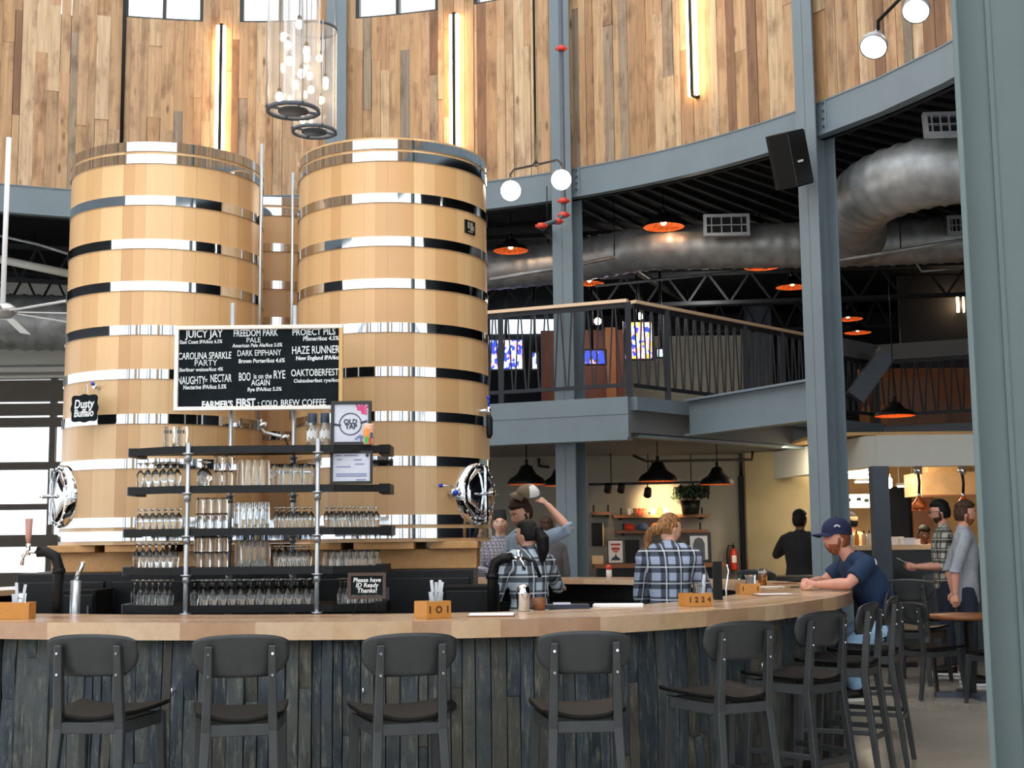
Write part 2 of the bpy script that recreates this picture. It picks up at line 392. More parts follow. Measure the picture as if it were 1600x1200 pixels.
# ring beam
for i, (d0, d1) in enumerate(((-62, 34), (34, 59.8), (59.8, 83), (83, 137), (137, 238))):
    an = [math.radians(d0 + (d1 - d0) * j / 14) for j in range(15)]
    mb = MB(); arcwall(mb, an, DR - 0.03, DR + 0.03, BB + 0.03, BT - 0.01)
    arcwall(mb, an, DR - 0.055, DR + 0.1, BB, BB + 0.03); arcwall(mb, an, DR - 0.04, DR + 0.1, BT - 0.015, BT)
    struct('trim_%d' % (i + 1), mb, M['steel'], label='curved blue grey ring beam')

def h_column(name, x, y, rz, z0, z1, label, bf=0.28, d=0.30, tf=0.02, tw=0.014, plates=None, mat='steel', extra=None):
    t = thing(name, label, 'column', (x, y, 0), rz)
    mb = MB(); mb.box((0, -d / 2 + tf / 2, (z0 + z1) / 2), (bf, tf, z1 - z0)); mb.box((0, d / 2 - tf / 2, (z0 + z1) / 2), (bf, tf, z1 - z0))
    mb.box((0, 0, (z0 + z1) / 2), (tw, d, z1 - z0))
    mb.build('shaft', M[mat], t, 0.003, 1)
    bp = MB().box((0, 0, z0 + 0.012), (bf + 0.14, d + 0.14, 0.024)); bp.build('base_plate', M[mat], t)
    if plates:
        for sx in (-1, 1):
            pm = MB().box((sx * (bf / 2 + 0.035), -d / 2 + 0.11, (BB + BT) / 2), (0.07, 0.016, BT - BB))
            p = pm.build('connection_plate', M[mat], t)
            bm = MB()
            for k in range(4): bm.cyl((sx * (bf / 2 + 0.03), -d / 2 + 0.075, BB + 0.09 + k * 0.085), (sx * (bf / 2 + 0.03), -d / 2 + 0.11, BB + 0.09 + k * 0.085), 0.014, 6)
            bm.build('bolts', M['steel_dark'], p)
    if extra: extra(t)
    return t
for deg, lab in ((34.0, 'blue grey steel column carrying the black loudspeaker, beside the bar end'),
                 (59.8, 'blue grey steel column rising through the balcony corner railing'),
                 (83.0, 'blue grey steel column behind the hanging cylinder lamps')):
    ar = math.radians(deg); p = ring(ar)
    h_column('steel_column', p.x, p.y, ar + PI / 2 - PI, 0.0, 10.6, lab, plates=True) if False else h_column('steel_column', p.x, p.y, ar - PI / 2, 0.0, 10.6, lab, plates=True)
# the big near column: seen web on
pc = at(1497, 0, 4.5)
def grooves(t):
    MB().box((0.168, -0.055, 5.3), (0.02, 0.05, 10.6)).build('cover_channel', M['steel'], t)
M['steel_green'] = plain('painted_steel_near', srgb(98, 113, 114), 0.5, 0.0, 0.03, 2.0)
ax_ = Vector((.943, -.333, 0)); nx_ = Vector((.333, .943, 0)); pn_ = Vector((pc.x - .028, 4.5, 0)) + ax_ * .18 + nx_ * .15
t = h_column('steel_column', pn_.x, pn_.y, PI / 2 - .34, 0.0, 7.5, 'large near grey green steel column on the right edge of the view', bf=0.3, d=0.36, tf=0.02, mat='steel_green')
MB().box((-.012, .055, 3.75), (0.012, 0.016, 7.4)).build('weld_strip', M['steel_green'], t)
# low roof around the drum
mb = MB(); n = 60; vs = []
for i in range(n + 1):
    a = math.radians(-40 + 260 * i / n); q = ring(a, 5.97, DR + 0.12); far = ring(a, 5.97, 24)
    vs += [q, far, q + Vector((0, 0, 0.2)), far + Vector((0, 0, 0.2))]
fs = []
for i in range(n):
    o = i * 4; fs += [(o, o + 1, o + 5, o + 4), (o + 2, o + 6, o + 7, o + 3)]
struct('ceiling', mb.add(vs, fs), M['dark_ceiling'])
# roof deck ribs and joists (dark)
t = thing('roof_joists', 'dark open web steel joists under the low roof beyond the balcony', 'joists', (0, 0, 0))
for k, (A_, B_) in enumerate((((-3.6, 19.2), (9.6, 17.2)), ((-3.6, 22.3), (11.5, 20.3)), ((2.0, 24.6), (12.5, 23.3)), ((-15.0, 16.2), (-5.2, 19.6)), ((-15.0, 19.0), (-5.2, 21.6)))):
    A3 = Vector((*A_, 5.86)); B3 = Vector((*B_, 5.86)); lo = Vector((0, 0, -0.5)); mb = MB()
    mb.bar(A3, B3, 0.1, 0.06); mb.bar(A3 + lo, B3 + lo, 0.1, 0.06); N = 22
    for i in range(N):
        p = A3.lerp(B3, i / N); q = A3.lerp(B3, (i + 0.5) / N); s2 = A3.lerp(B3, (i + 1) / N)
        mb.bar(p, q + lo, 0.035); mb.bar(q + lo, s2, 0.035)
    mb.build('joist', M['black_matte'] if k == 0 else M['wall_dark'], t)
mb = MB()
for i in range(46):
    a = math.radians(-8 + i * 1.55); mb.bar(ring(a, 5.955, DR + 0.25), ring(a, 5.955, DR + 6), 0.05, 0.04)
o = mb.build('roof_deck_rib', M['wall_dark']); o['kind'] = 'structure'; o.name = 'ceiling_ribs'

# outer walls
WY = 26.0
struct('wall_back', MB().mm((-4.0, WY, 0), (20, WY + 0.3, 6.1)), M['wall_dark'])
struct('wall_right', MB().mm((16, -2, 0), (16.3, WY, 6.1)), M['wall_dark'])
# left outer wall with soffit and garage window
LY = 22.0
p0 = at(112, 590, LY)
struct('wall_left', MB().mm((-20, LY - 0.1, 4.30), (-5.0, LY + 0.2, 5.97)).mm((-20, LY - 0.55, 4.34), (-5.0, LY - 0.1, 5.2)).mm((-6.2, LY - 0.1, 0), (-5.0, LY + 0.2, 4.3)), M['soffit'])
mb = MB()
for z in (4.42, 4.72): mb.mm((-20, LY - 0.575, z), (-5.0, LY - 0.55, z + 0.03))
struct('trim_10', mb, plain('trim_grey', srgb(120, 122, 120), 0.7))
win = MB(); xs = [-17 + 1.68 * i for i in range(7)]
for x in [at(82, 700, LY).x + 1.9 * i for i in range(-5, 2)]: win.mm((x - 0.05, LY - 0.04, 0.0), (x + 0.05, LY + 0.06, 4.3))
for y_, h in ((845, 0.2), (792, 0.1), (728, 0.13), (660, 0.16), (640, 0.2), (611, 0.36)):
    z = at(50, y_, LY).z; win.mm((-18, LY - 0.05, z - h / 2), (-6.2, LY + 0.07, z + h / 2))
win.mm((-18, LY - 0.04, 0), (-6.2, LY + 0.06, 1.05))
wo = struct('window_10', win, plain('window_frame_brown', srgb(70, 62, 54), 0.5))
MB().mm((-18, LY + 0.0, 1.05), (-6.2, LY + 0.01, 4.28)).build('pane', M['pane'], wo)
# awning rail outside
# rear wall under the balcony, kitchen front
RY = 19.8
xr = at(1180, 800, RY).x
struct('wall_rear', MB().mm((-2.5, RY, 0), (xr - 0.22, RY + 0.2, 3.1)), M['wall_grey'])
struct('trim_11', MB().mm((xr - 0.24, RY - 0.14, 0), (xr - 0.02, RY + 0.2, 2.42)), M['wall_dark'], label='dark door jamb')
TY = 18.6
x1, x2 = at(1184, 800, TY).x, at(1345, 800, TY).x
struct('wall_tan', MB().add([(x1, TY + 0.9, 0), (x2 - 0.35, TY, 0), (x2 - 0.35, TY + 0.15, 0), (x1, TY + 1.1, 0), (x1, TY + 0.9, 2.75), (x2 - 0.35, TY, 2.75), (x2 - 0.35, TY + 0.15, 2.75), (x1, TY + 1.1, 2.75)],
    [(0, 1, 2, 3), (4, 5, 6, 7), (0, 1, 5, 4), (1, 2, 6, 5), (2, 3, 7, 6), (3, 0, 4, 7)]), M['tan_wall'])
# kitchen soffit
KY = 16.2
ks0, ks1 = at(1372, 720, KY), at(1560, 720, KY)
zt, zb = at(1450, 694, KY).z, at(1450, 728, KY).z
struct('wall_kitchen_front', MB().mm((ks0.x, KY, zb), (9.5, KY + 0.25, 2.74)), M['soffit'])
pl = at(1182, 735, 20.2)
mb = MB(); A_, B_ = Vector((ks0.x, KY + 0.1, 0)), Vector((pl.x, 20.0, 0)); mb.bar(A_ + Vector((0, 0, (zb + 2.74) / 2)), B_ + Vector((0, 0, (zb + 2.74) / 2)), 0.2, 2.74 - zb)
struct('wall_kitchen_side', mb, M['soffit'])
M['kitchen_wall'] = plain('kitchen_wall', srgb(196, 156, 104), 0.6, 0, 0.06)
struct('wall_kitchen_back', MB().mm((5.0, 21.5, 0), (9.6, 21.7, 2.75)), M['kitchen_wall'])
struct('wall_kitchen_end', MB().mm((9.5, KY + 0.25, 0), (9.7, 21.7, 2.75)), M['kitchen_wall'])

# ---------------------------------------------------------------- balcony (mezzanine)
DZ, FH = 3.17, 0.50
c0 = at(985, 620, 15.5); lft = at(765, 632, 16.55); rgt = at(1372, 600, 19.75); ret = at(1530, 655, 18.55)
P0 = Vector((c0.x, 15.5)); PL = Vector((-3.9, 17.8)); PR = Vector((rgt.x, 19.75)); PE = Vector((9.5, 18.0))
deck = [(PL.x, PL.y), (P0.x, P0.y), (PR.x, PR.y), (PE.x, PE.y), (9.5, WY), (PL.x, WY)]
struct('floor_balcony', MB().prism(deck, DZ - 0.42, DZ - 0.02), M['deck_under'])
def fascia(name, a, b, zt_, zb_, th=0.1, mat='steel', lip=True):
    d = (b - a).normalized(); nrm = Vector((d.y, -d.x))
    mb = MB(); A3 = Vector((a.x, a.y, (zt_ + zb_) / 2)); B3 = Vector((b.x, b.y, (zt_ + zb_) / 2)); o3 = Vector((nrm.x, nrm.y, 0)) * (th / 2)
    mb.bar(A3 + o3, B3 + o3, th, zt_ - zb_)
    if lip: mb.bar(Vector((a.x, a.y, zt_ - 0.2)) + o3 * 2, Vector((b.x, b.y, zt_ - 0.2)) + o3 * 2, 0.016, 0.012); mb.bar(Vector((a.x, a.y, zb_)) + o3, Vector((b.x, b.y, zb_)) + o3, th + 0.1, 0.03)
    return struct(name, mb, M[mat])
fascia('trim_12', PL, P0, DZ, DZ - FH)
fascia('trim_13', P0, PR, DZ, DZ - 0.16, lip=False)
fascia('trim_14', P0 + (PR - P0) * 0.02 + Vector((-0.05, 0.12)), PR, DZ - 0.2, DZ - FH + 0.05, 0.05)
fascia('trim_15', PR, PE, DZ - 0.05, DZ - FH, mat='steel_dark')
# deep girder from the right column to the balcony edge
cr = ring(math.radians(34)); g0 = at(1078, 640, 15.9)
mb = MB(); A3 = Vector((cr.x - 0.1, cr.y + 0.05, DZ - 0.22)); B3 = Vector((g0.x, g0.y, DZ - 0.22)); mb.bar(A3, B3, 0.02, 0.42); mb.bar(A3 + Vector((0, 0, .21)), B3 + Vector((0, 0, .21)), 0.18, 0.025); mb.bar(A3 - Vector((0, 0, .21)), B3 - Vector((0, 0, .21)), 0.18, 0.025)
struct('trim_16', mb, M['steel'], label='blue grey girder between the balcony and the column')

def railing(name, label, pts, post_px, seed, step=0.088, cap='rail_wood', cap_h=0.04, cap_w=0.09, zr=4.37):
    """pts: plan polyline; V pattern of thin bars"""
    t = thing(name, label, 'railing', (pts[0][0], pts[0][1], DZ)); o3 = Vector((pts[0][0], pts[0][1], DZ))
    V = [Vector((p[0], p[1], 0)) for p in pts]
    cp = MB()
    for a, b in zip(V, V[1:]):
        cp.bar(Vector((a.x, a.y, zr - cap_h / 2)) - o3, Vector((b.x, b.y, zr - cap_h / 2)) - o3, cap_w, cap_h)
    cp.build('handrail', M[cap], t)
    for nm, z, h in (('top_rail', zr - cap_h - 0.03, 0.06), ('bottom_rail', DZ + 0.16, 0.045)):
        mb = MB()
        for a, b in zip(V, V[1:]): mb.bar(Vector((a.x, a.y, z)) - o3, Vector((b.x, b.y, z)) - o3, 0.03, h)
        mb.build(nm, M['rail_metal'], t)
    for px in post_px:
        MB().bar(Vector((px[0], px[1], DZ - 0.02)) - o3, Vector((px[0], px[1], zr - cap_h)) - o3, 0.07).build('post', M['rail_metal'], t)
    k = 0
    for a, b in zip(V, V[1:]):
        L = (b - a).length; n = int(L / step)
        for i in range(n):
            u = (i + 0.5) / n; p = a.lerp(b, u); s2 = step * 0.33 * (1 if i % 2 else -1); dv = (b - a).normalized() * s2
            MB().bar(Vector((p.x, p.y, DZ + 0.18)) - dv - o3, Vector((p.x, p.y, zr - cap_h - 0.05)) + dv - o3, 0.019).build('baluster', M['rail_metal'], t); k += 1
    return t
q0 = P0 + Vector((0.0, 0.1)); dl = (PL - P0).normalized(); dr = (PR - P0).normalized()
lend = P0 + dl * 3.1
railing('balcony_railing', 'black balcony railing running from the tank to the balcony corner', [(q0.x, q0.y), (lend.x, lend.y + 0.1)], [(q0.x, q0.y), (q0.x + dl.x * 1.68, q0.y + dl.y * 1.68)], 1)
mid = P0 + dr * 4.35
railing('balcony_railing', 'black balcony railing with pale wooden handrail receding from the corner', [(q0.x + dr.x * .1, q0.y + dr.y * .1), (mid.x, mid.y + 0.1)], [(q0.x + dr.x * s, q0.y + dr.y * s) for s in (0.75, 2.45, 3.35, 4.3)], 2)
railing('balcony_railing', 'grey capped balcony railing behind the right column', [(mid.x + .06, mid.y + 0.15), (PR.x, PR.y + 0.1)], [(PR.x, PR.y + 0.1)], 3, cap='deck_under', cap_h=0.26, zr=4.4)
railing('balcony_railing', 'grey capped balcony railing above the kitchen', [(PR.x + .05, PR.y + 0.1), (PR.x + 2.2, PR.y + 0.1 + (PE.y - PR.y) / (PE.x - PR.x) * 2.2)], [], 4, cap='deck_under', cap_h=0.24, zr=4.4)
# diagonal brace at the balcony
b0, b1 = at(1385, 552, 19.0), at(1335, 622, 19.0)
o = MB().bar(b0, b1, 0.26, 0.2, up=(0, -1, 0)).build('steel_brace', M['steel_dark']); tag(o, 'slanted dark steel brace beside the right column at balcony level', 'brace')
# pale wall piece and dark wall behind the balcony
wp0, wp1 = at(1035, 470, 24.5), at(1165, 470, 24.5)
struct('wall_balcony', MB().mm((wp0.x - 1.6, 24.5, DZ), (wp1.x, 24.7, 5.3)), plain('balcony_wall', srgb(164, 160, 146), 0.85))
struct('trim_17', MB().mm((wp1.x, 24.4, DZ), (wp1.x + 0.45, 24.75, 5.9)), M['steel_dark'])

# glazed front of the hall behind the visitors
mb = MB()
for i in range(23): x = -11 + i * 1.0 + (.25 if i % 3 == 1 else 0); hw_ = (.04, .09, .16)[i % 3]; mb.mm((x - hw_, -4.1, 0), (x + hw_, -3.95, 5.6))
for z in (0.05, 1.1, 2.6, 4.1, 5.55): mb.mm((-11, -4.09, z - .05), (11, -3.96, z + .05))
wf = struct('window_20', mb, M['frame_black'])
MB().mm((-11, -4.03, 0.1), (11, -4.02, 5.5)).build('pane', M['pane'], wf)
for x in (-7.0, -1.0, 5.0): struct('wall_front_pier', MB().mm((x - .35, -4.2, 0), (x + .35, -3.8, 5.6)), M['drum_wood'])
# ================================================================ BAR
BAR_Z, BAR_T = 1.09, 0.088
ctrl = [(-2.78, 7.08), (-1.6, 6.80), (-.45, 6.74), (.38, 6.93), (1.0, 7.38), (1.66, 8.12), (2.3, 9.3), (2.66, 10.6), (2.55, 12.2), (1.6, 13.9), (0, 14.7), (-2.0, 14.9), (-3.9, 14.3), (-5.2, 12.8), (-5.6, 10.9), (-5.2, 9.0), (-4.2, 7.75)]
def catmull(P, closed=True, k=12):
    n = len(P); out = []
    for i in range(n if closed else n - 1):
        g = (lambda j: P[j % n]) if closed else (lambda j: P[max(0, min(n - 1, j))])
        p0, p1, p2, p3 = [Vector(g(i + j)) for j in (-1, 0, 1, 2)]
        for s in range(k):
            t = s / k
            out.append(0.5 * ((2 * p1) + (p2 - p0) * t + (2 * p0 - 5 * p1 + 4 * p2 - p3) * t * t + (3 * p1 - p0 - 3 * p2 + p3) * t ** 3))
    if not closed: out.append(Vector(P[-1]))
    return out
BC = Vector((-1.5, 10.8))
raw = catmull([Vector(p) for p in ctrl])
# resample by arc length
def resample(pts, step):
    out = []; acc = 0.0; L = 0.0; n = len(pts)
    for i in range(n):
        a, b = pts[i], pts[(i + 1) % n]; d = (b - a).length
        while acc <= L + d: out.append(a.lerp(b, (acc - L) / d)); acc += step
        L += d
    if (out[-1] - out[0]).length < step * 0.5: out.pop()
    return out
OUT = resample(raw, 0.05); NB = len(OUT)
def bn(i):
    a, b = OUT[(i - 6) % NB], OUT[(i + 6) % NB]; d = (b - a).normalized(); n_ = Vector((-d.y, d.x))
    return n_ if n_.dot(BC - OUT[i % NB]) > 0 else -n_
def off(i, d): return OUT[i % NB] + bn(i) * d
bar = thing('bar_counter', 'curved bar counter with butcher block top and dark barrel stave front', 'bar counter', (BC.x, BC.y, 0))
O3 = Vector((BC.x, BC.y, 0))
def v3(p, z): return Vector((p.x, p.y, z)) - O3
rr = random.Random(11)
mb = MB(); W_ = [0.0, 0.075, 0.19, 0.31, 0.43, 0.55, 0.66, 0.76]
for k in range(len(W_) - 1):
    i = rr.randint(0, 8)
    start = i
    while i < start + NB:
        ln = rr.randint(4, 8) if k == 0 else rr.randint(14, 34); j = min(i + ln, start + NB)
        top = BAR_Z + (rr.random() * 0.0008); bot = BAR_Z - BAR_T if k == 0 else BAR_Z - 0.05
        vs = []; g = 0.0008
        for m in range(i, j + 1):
            a = off(m, W_[k]); b = off(m, W_[k + 1] - g)
            vs += [v3(a, bot), v3(a, top), v3(b, top), v3(b, bot)]
        fs = []
        for m in range(j - i):
            o = m * 4
            for q in range(4): fs.append((o + q, o + (q + 1) % 4, o + 4 + (q + 1) % 4, o + 4 + q))
        fs += [(0, 1, 2, 3), tuple(len(vs) - 4 + q for q in (3, 2, 1, 0))]
        mb.add(vs, fs); i = j
ct = mb.build('countertop', M['bar_top'], bar, weld=False)
# stave cladding
mb = MB(); i = 0.0
def offf(x, d):
    i0 = int(math.floor(x)); f = x - i0; return off(i0, d).lerp(off(i0 + 1, d), f)
while i < NB - 0.6:
    wst = rr.choice([1.0, 1.2, 1.5, 1.7, 1.9, 1.4]); j = min(i + wst, NB)
    z = 0.08; zt_ = BAR_Z - BAR_T - 0.001
    cuts = [z] + ([rr.uniform(0.3, 0.9)] if rr.random() < 0.45 else []) + [zt_]
    for za, zb_ in zip(cuts, cuts[1:]):
        dep = 0.10 - rr.uniform(0, 0.012); tl = rr.uniform(-0.004, 0.004); bulge = rr.uniform(0.008, 0.016)
        zs = [za + 0.001, (2 * za + zb_) / 3, (za + 2 * zb_) / 3, zb_ - 0.001]; vs = []
        for q, z_ in enumerate(zs):
            a = offf(i + 0.06, dep + tl - (bulge if q in (1, 2) else 0)); b = offf(j - 0.06, dep - tl - (bulge if q in (1, 2) else 0)); a2 = offf(i + 0.06, 0.13); b2 = offf(j - 0.06, 0.13)
            vs += [v3(a, z_), v3(b, z_), v3(b2, z_), v3(a2, z_)]
        fs = [(0, 1, 2, 3), (12, 13, 14, 15)]
        for q in range(3):
            o = q * 4; fs += [(o + e, o + (e + 1) % 4, o + 4 + (e + 1) % 4, o + 4 + e) for e in range(4)]
        mb.add(vs, fs)
    i = j
mb.build('stave_cladding', M['staves'], bar, weld=False)
def band(d0, d1, z0, z1, step=2):
    mb = MB(); vs = []; ks = list(range(0, NB, step)); n = len(ks)
    for m in ks:
        a, b = off(m, d0), off(m, d1); vs += [v3(a, z0), v3(a, z1), v3(b, z1), v3(b, z0)]
    fs = []
    for m in range(n):
        o = m * 4; p = ((m + 1) % n) * 4
        fs += [(o + q, o + (q + 1) % 4, p + (q + 1) % 4, p + q) for q in range(4)]
    return mb.add(vs, fs)
band(0.131, 0.18, 0.0, BAR_Z - 0.06).build('inner_panel', M['cabinet'], bar)
band(0.14, 0.17, 0.0, 0.08).build('kick_plate', M['black_matte'], bar)
tag(band(0.32, 0.66, 0.0, 0.86, 3).build('under_bar_cabinet', M['cabinet'], None, loc=(BC.x, BC.y, 0)), 'black steel under bar cabinets along the inner side of the bar', 'cabinet')
# cable grommet and coat hooks on the front
h = atz(704, 1105, 0.0); 
def bar_i(px, py=990):
    """index of the near bar edge seen at column px"""
    best = None
    for i in range(NB):
        p = OUT[i]
        if p.y > 11.5 or bn(i).dot(p) < 0: continue
        d = Vector((p.x, p.y, BAR_Z)) - Vector((0, 0, CAM_Z)); x = 800 + F_PX * d.dot(_R) / d.dot(_F)
        if best is None or abs(x - px) < best[0]: best = (abs(x - px), i)
    return best[1]
def on_front(px, z, d):
    p = off(bar_i(px), d); return Vector((p.x, p.y, z)) - O3, bn(bar_i(px))
c, nrm = on_front(705, 0.66, 0.085); n3 = Vector((nrm.x, nrm.y, 0))
MB().cyl(c - n3 * 0.012, c + n3 * 0.03, 0.028, 20).build('cable_hole', M['black_matte'], bar)
for px in (272, 568, 1196):
    c, nrm = on_front(px, 0.74, 0.085); n3 = Vector((nrm.x, nrm.y, 0))
    MB().tube([c + n3 * 0.03, c - n3 * 0.03, c - n3 * 0.05 + Vector((0, 0, -0.015)), c - n3 * 0.055 + Vector((0, 0, 0.02))], 0.005, 8).build('coat_hook', M['stainless'], bar)

# ================================================================ STOOLS
def saddle(w0, w1, dep, z, th, dish):
    """seat shell: rounded rear, dished"""
    mb = MB(); nx, ny = 14, 12; top = []; bot = []
    for j in range(ny + 1):
        v = j / ny; y = dep * (v - 0.5)
        wv = w1 + (w0 - w1) * min(1, v * 1.15); 
        if v < 0.25: wv *= math.sqrt(max(0.0, 1 - ((0.25 - v) / 0.25) ** 2 * 0.55))
        for i in range(nx + 1):
            u = i / nx * 2 - 1; x = u * wv / 2
            zz = z + dish * (abs(u) ** 2.2) + 0.012 * v * v + 0.004
            top.append(Vector((x, y, zz))); bot.append(Vector((x * 0.99, y, zz - th)))
    n = len(top); vs = top + bot; fs = []; W = nx + 1
    for j in range(ny):
        for i in range(nx):
            a = j * W + i; fs.append((a, a + 1, a + W + 1, a + W)); fs.append((n + a, n + a + W, n + a + W + 1, n + a + 1))
    per = [i for i in range(W)] + [j * W + nx for j in range(1, ny + 1)] + [ny * W + i for i in range(nx - 1, -1, -1)] + [j * W for j in range(ny - 1, 0, -1)]
    for k in range(len(per)):
        a, b = per[k], per[(k + 1) % len(per)]; fs.append((a, n + a, n + b, b))
    return mb.add(vs, fs, True)
def backpanel(w, z0, z1, y, curve, th):
    mb = MB(); nx, nz = 20, 10; zc = (z0 + z1) / 2; hh = (z1 - z0) / 2; front = []; back = []
    for j in range(nz + 1):
        v = j / nz * 2 - 1
        for i in range(nx + 1):
            u = i / nx * 2 - 1
            # rounded outline: generous lower corners, crowned top
            hw = w / 2 * (1 - 0.02 * max(0, v) - (0.34 * max(0, -v) ** 2.1))
            x = u * hw
            zz = zc + v * hh - (0.20 * hh * abs(u) ** 2.2 if v > 0 else 0) * v
            if v > 0: zz -= v * hh * 0.14 * abs(u) ** 9
            yy = y + curve * (u * u) + 0.02 * (-v)
            front.append(Vector((x, yy, zz))); back.append(Vector((x, yy - th, zz)))
    n = len(front); W = nx + 1; fs = []
    for j in range(nz):
        for i in range(nx):
            a = j * W + i; fs += [(a, a + 1, a + W + 1, a + W), (n + a, n + a + W, n + a + W + 1, n + a + 1)]
    per = [i for i in range(W)] + [j * W + nx for j in range(1, nz + 1)] + [nz * W + i for i in range(nx - 1, -1, -1)] + [j * W for j in range(nz - 1, 0, -1)]
    for k in range(len(per)):
        a, b = per[k], per[(k + 1) % len(per)]; fs.append((a, n + a, n + b, b))
    return mb.add(front + back, fs, True)
def taper(mb, a, b, wa, wb):
    a, b = Vector(a), Vector(b); vs = []
    for p, w_ in ((a, wa), (b, wb)):
        for sx, sy in ((-1, -1), (1, -1), (1, 1), (-1, 1)): vs.append(p + Vector((sx * w_ / 2, sy * w_ / 2, 0)))
    return mb.add(vs, [(3, 2, 1, 0), (4, 5, 6, 7)] + [(q, (q + 1) % 4, 4 + (q + 1) % 4, 4 + q) for q in range(4)])
def make_seat_unit(name, label, cat, SZ, BZ0, BZ1, foot=True, group=None, mat='stool'):
    t = thing(name, label, cat, (0, 0, 0), 0, group)
    saddle(0.435, 0.37, 0.42, SZ, 0.02, 0.022).build('seat', M['stool_seat'], t)
    bp = backpanel(0.425, BZ0, BZ1, -0.205, 0.035, 0.013).build('backrest', M[mat], t)
    for sx in (-1, 1):
        mb = MB(); taper(mb, (sx * 0.172, -0.275, 0), (sx * 0.143, -0.195, SZ - 0.05), 0.032, 0.042); taper(mb, (sx * 0.143, -0.195, SZ - 0.05), (sx * 0.136, -0.232, BZ1 - 0.05), 0.042, 0.033)
        l = mb.build('leg', M[mat], t, 0.004, 1)
        bo = MB()
        for z in (BZ0 + 0.012, BZ1 - 0.085): yb = -0.205 - 0.027 * (z - SZ) / max(0.1, (BZ1 - SZ)) - 0.012; bo.cyl((sx * 0.138, yb - 0.016, z), (sx * 0.138, yb + 0.004, z), 0.006, 8)
        bo.build('bolts', M['stainless'], l)
        mb = MB(); taper(mb, (sx * 0.205, 0.215, 0), (sx * 0.188, 0.165, SZ - 0.012), 0.03, 0.042); mb.build('leg', M[mat], t, 0.004, 1)
    ap = MB()
    ap.box((0, -0.2, SZ - 0.045), (0.27, 0.024, 0.05)); ap.box((0, 0.168, SZ - 0.04), (0.36, 0.024, 0.05))
    for sx in (-1, 1): ap.bar((sx * 0.147, -0.19, SZ - 0.045), (sx * 0.188, 0.165, SZ - 0.04), 0.024, 0.055)
    ap.build('seat_rail', M[mat], t, 0.003, 1)
    if foot:
        f = MB(); k = 0.26
        lx, ly = lambda s, z: s * (0.205 - 0.017 * z / SZ), lambda z: 0.215 - 0.05 * z / SZ
        rx, ry = lambda s, z: s * (0.172 - 0.029 * z / SZ), lambda z: -0.275 + 0.08 * z / SZ
        f.bar((lx(-1, .22), ly(.22), .22), (lx(1, .22), ly(.22), .22), 0.022, 0.034)
        f.bar((rx(-1, .30), ry(.30), .30), (rx(1, .30), ry(.30), .30), 0.02, 0.03)
        for s in (-1, 1): f.bar((lx(s, .33), ly(.33), .33), (rx(s, .33), ry(.33), .33), 0.02, 0.03)
        f.build('footrest', M[mat], t, 0.003, 1)
    return t
stool0 = make_seat_unit('bar_stool', 'x', 'bar stool', 0.725, 0.905, 1.095, group='dark wooden bar stools along the bar')
def place_stool(px, Y, view_rel, label, first=[True]):
    """backrest centre appears at column px at depth Y; view_rel: turn to the right of the line of sight (deg)"""
    b = at(px, 1014, Y); az = math.atan2(b.x, b.y); th = az + math.radians(view_rel)
    loc = Vector((b.x + math.sin(th) * 0.215, b.y + math.cos(th) * 0.215, 0))
    if first[0]:
        first[0] = False; stool0.location = loc; stool0.rotation_euler = (0, 0, -th); stool0['label'] = label; return stool0
    return dup(stool0, loc, -th, label)
for px, Y, vr, lab in ((140, 5.98, 24, 'leftmost dark bar stool, at the end with the menu and napkin caddy'),
                       (376, 5.86, 1, 'second bar stool from the left, straight in front of the hanging menu board'),
                       (642, 5.84, -11, 'third bar stool from the left, below the caddy full of cutlery'),
                       (914, 5.86, -7, 'fourth bar stool from the left, below the woman with the black ponytail'),
                       (1163, 6.45, -37, 'fifth bar stool from the left, below the blonde woman in plaid'),
                       (1291, 7.25, -52, 'sixth bar stool from the left, just under the rounded end of the bar'),
                       (1364, 8.15, -75, 'bar stool seen from the side, in front of the seated man in the cap'),
                       (1401, 8.95, -82, 'bar stool seen edge on, behind the back of the seated man'),
                       (1392, 10.15, -92, 'bar stool under the seated man in the navy cap')):
    place_stool(px, Y, vr, lab)
# ================================================================ TANKS
TZ0, TZ1 = 1.49, 4.36
def tank(x, y, rt, rb, z0, z1, label, hoops, extra=None, nst=34):
    t = thing('fermentation_tank', label, 'tank', (x, y, z0), 0, 'wooden fermentation tanks')
    H = z1 - z0; mb = MB(); r2 = random.Random(int(x * 100))
    mb.lathe([(rb, 0.0), (rt, H)], 128); mb.lathe([(rt, H), (rt - 0.05, H), (rt - 0.05, H - 0.14)], 64, smooth=False); mb.lathe([(rb, 0.0), (0.001, 0.0)], 64, smooth=False)
    mb.build('staves', M['tank_wood'], t, weld=False)
    MB().lathe([(0.001, H - 0.12), (rt - 0.05, H - 0.12), (rt - 0.05, H - 0.16), (0.001, H - 0.16)], 48).build('top_head', M['tank_wood'], t)
    for z in hoops:
        r = rb + (rt - rb) * (z / H) + 0.002; h = 0.034
        MB().lathe([(r + 0.006, z - h), (r + 0.006, z + h)], 128).lathe([(r, z - h), (r + 0.006, z - h)], 128, smooth=False).lathe([(r + 0.006, z + h), (r, z + h)], 128, smooth=False).build('hoop', M['stainless'], t, weld=False)
    return t
def zpx(x, y, Yf): return at(x, y, Yf).z
hz = [zpx(613, y, 9.17) - TZ0 for y in (224, 243, 308, 376, 442, 511, 580, 650, 720)] + [0.155, 0.06]
tl = at(257, 640, 9.9); tr_ = at(614, 640, 9.9)
TL = Vector((tl.x, 9.9)); TR = Vector((tr_.x, 9.9)); TB = Vector((-2.08, 11.45))
RT, RB = 0.715, 0.735
tankL = tank(TL.x, TL.y, RT, RB, TZ0, TZ1 + 0.0, 'left wooden fermentation tank with the hanging slate sign', hz)
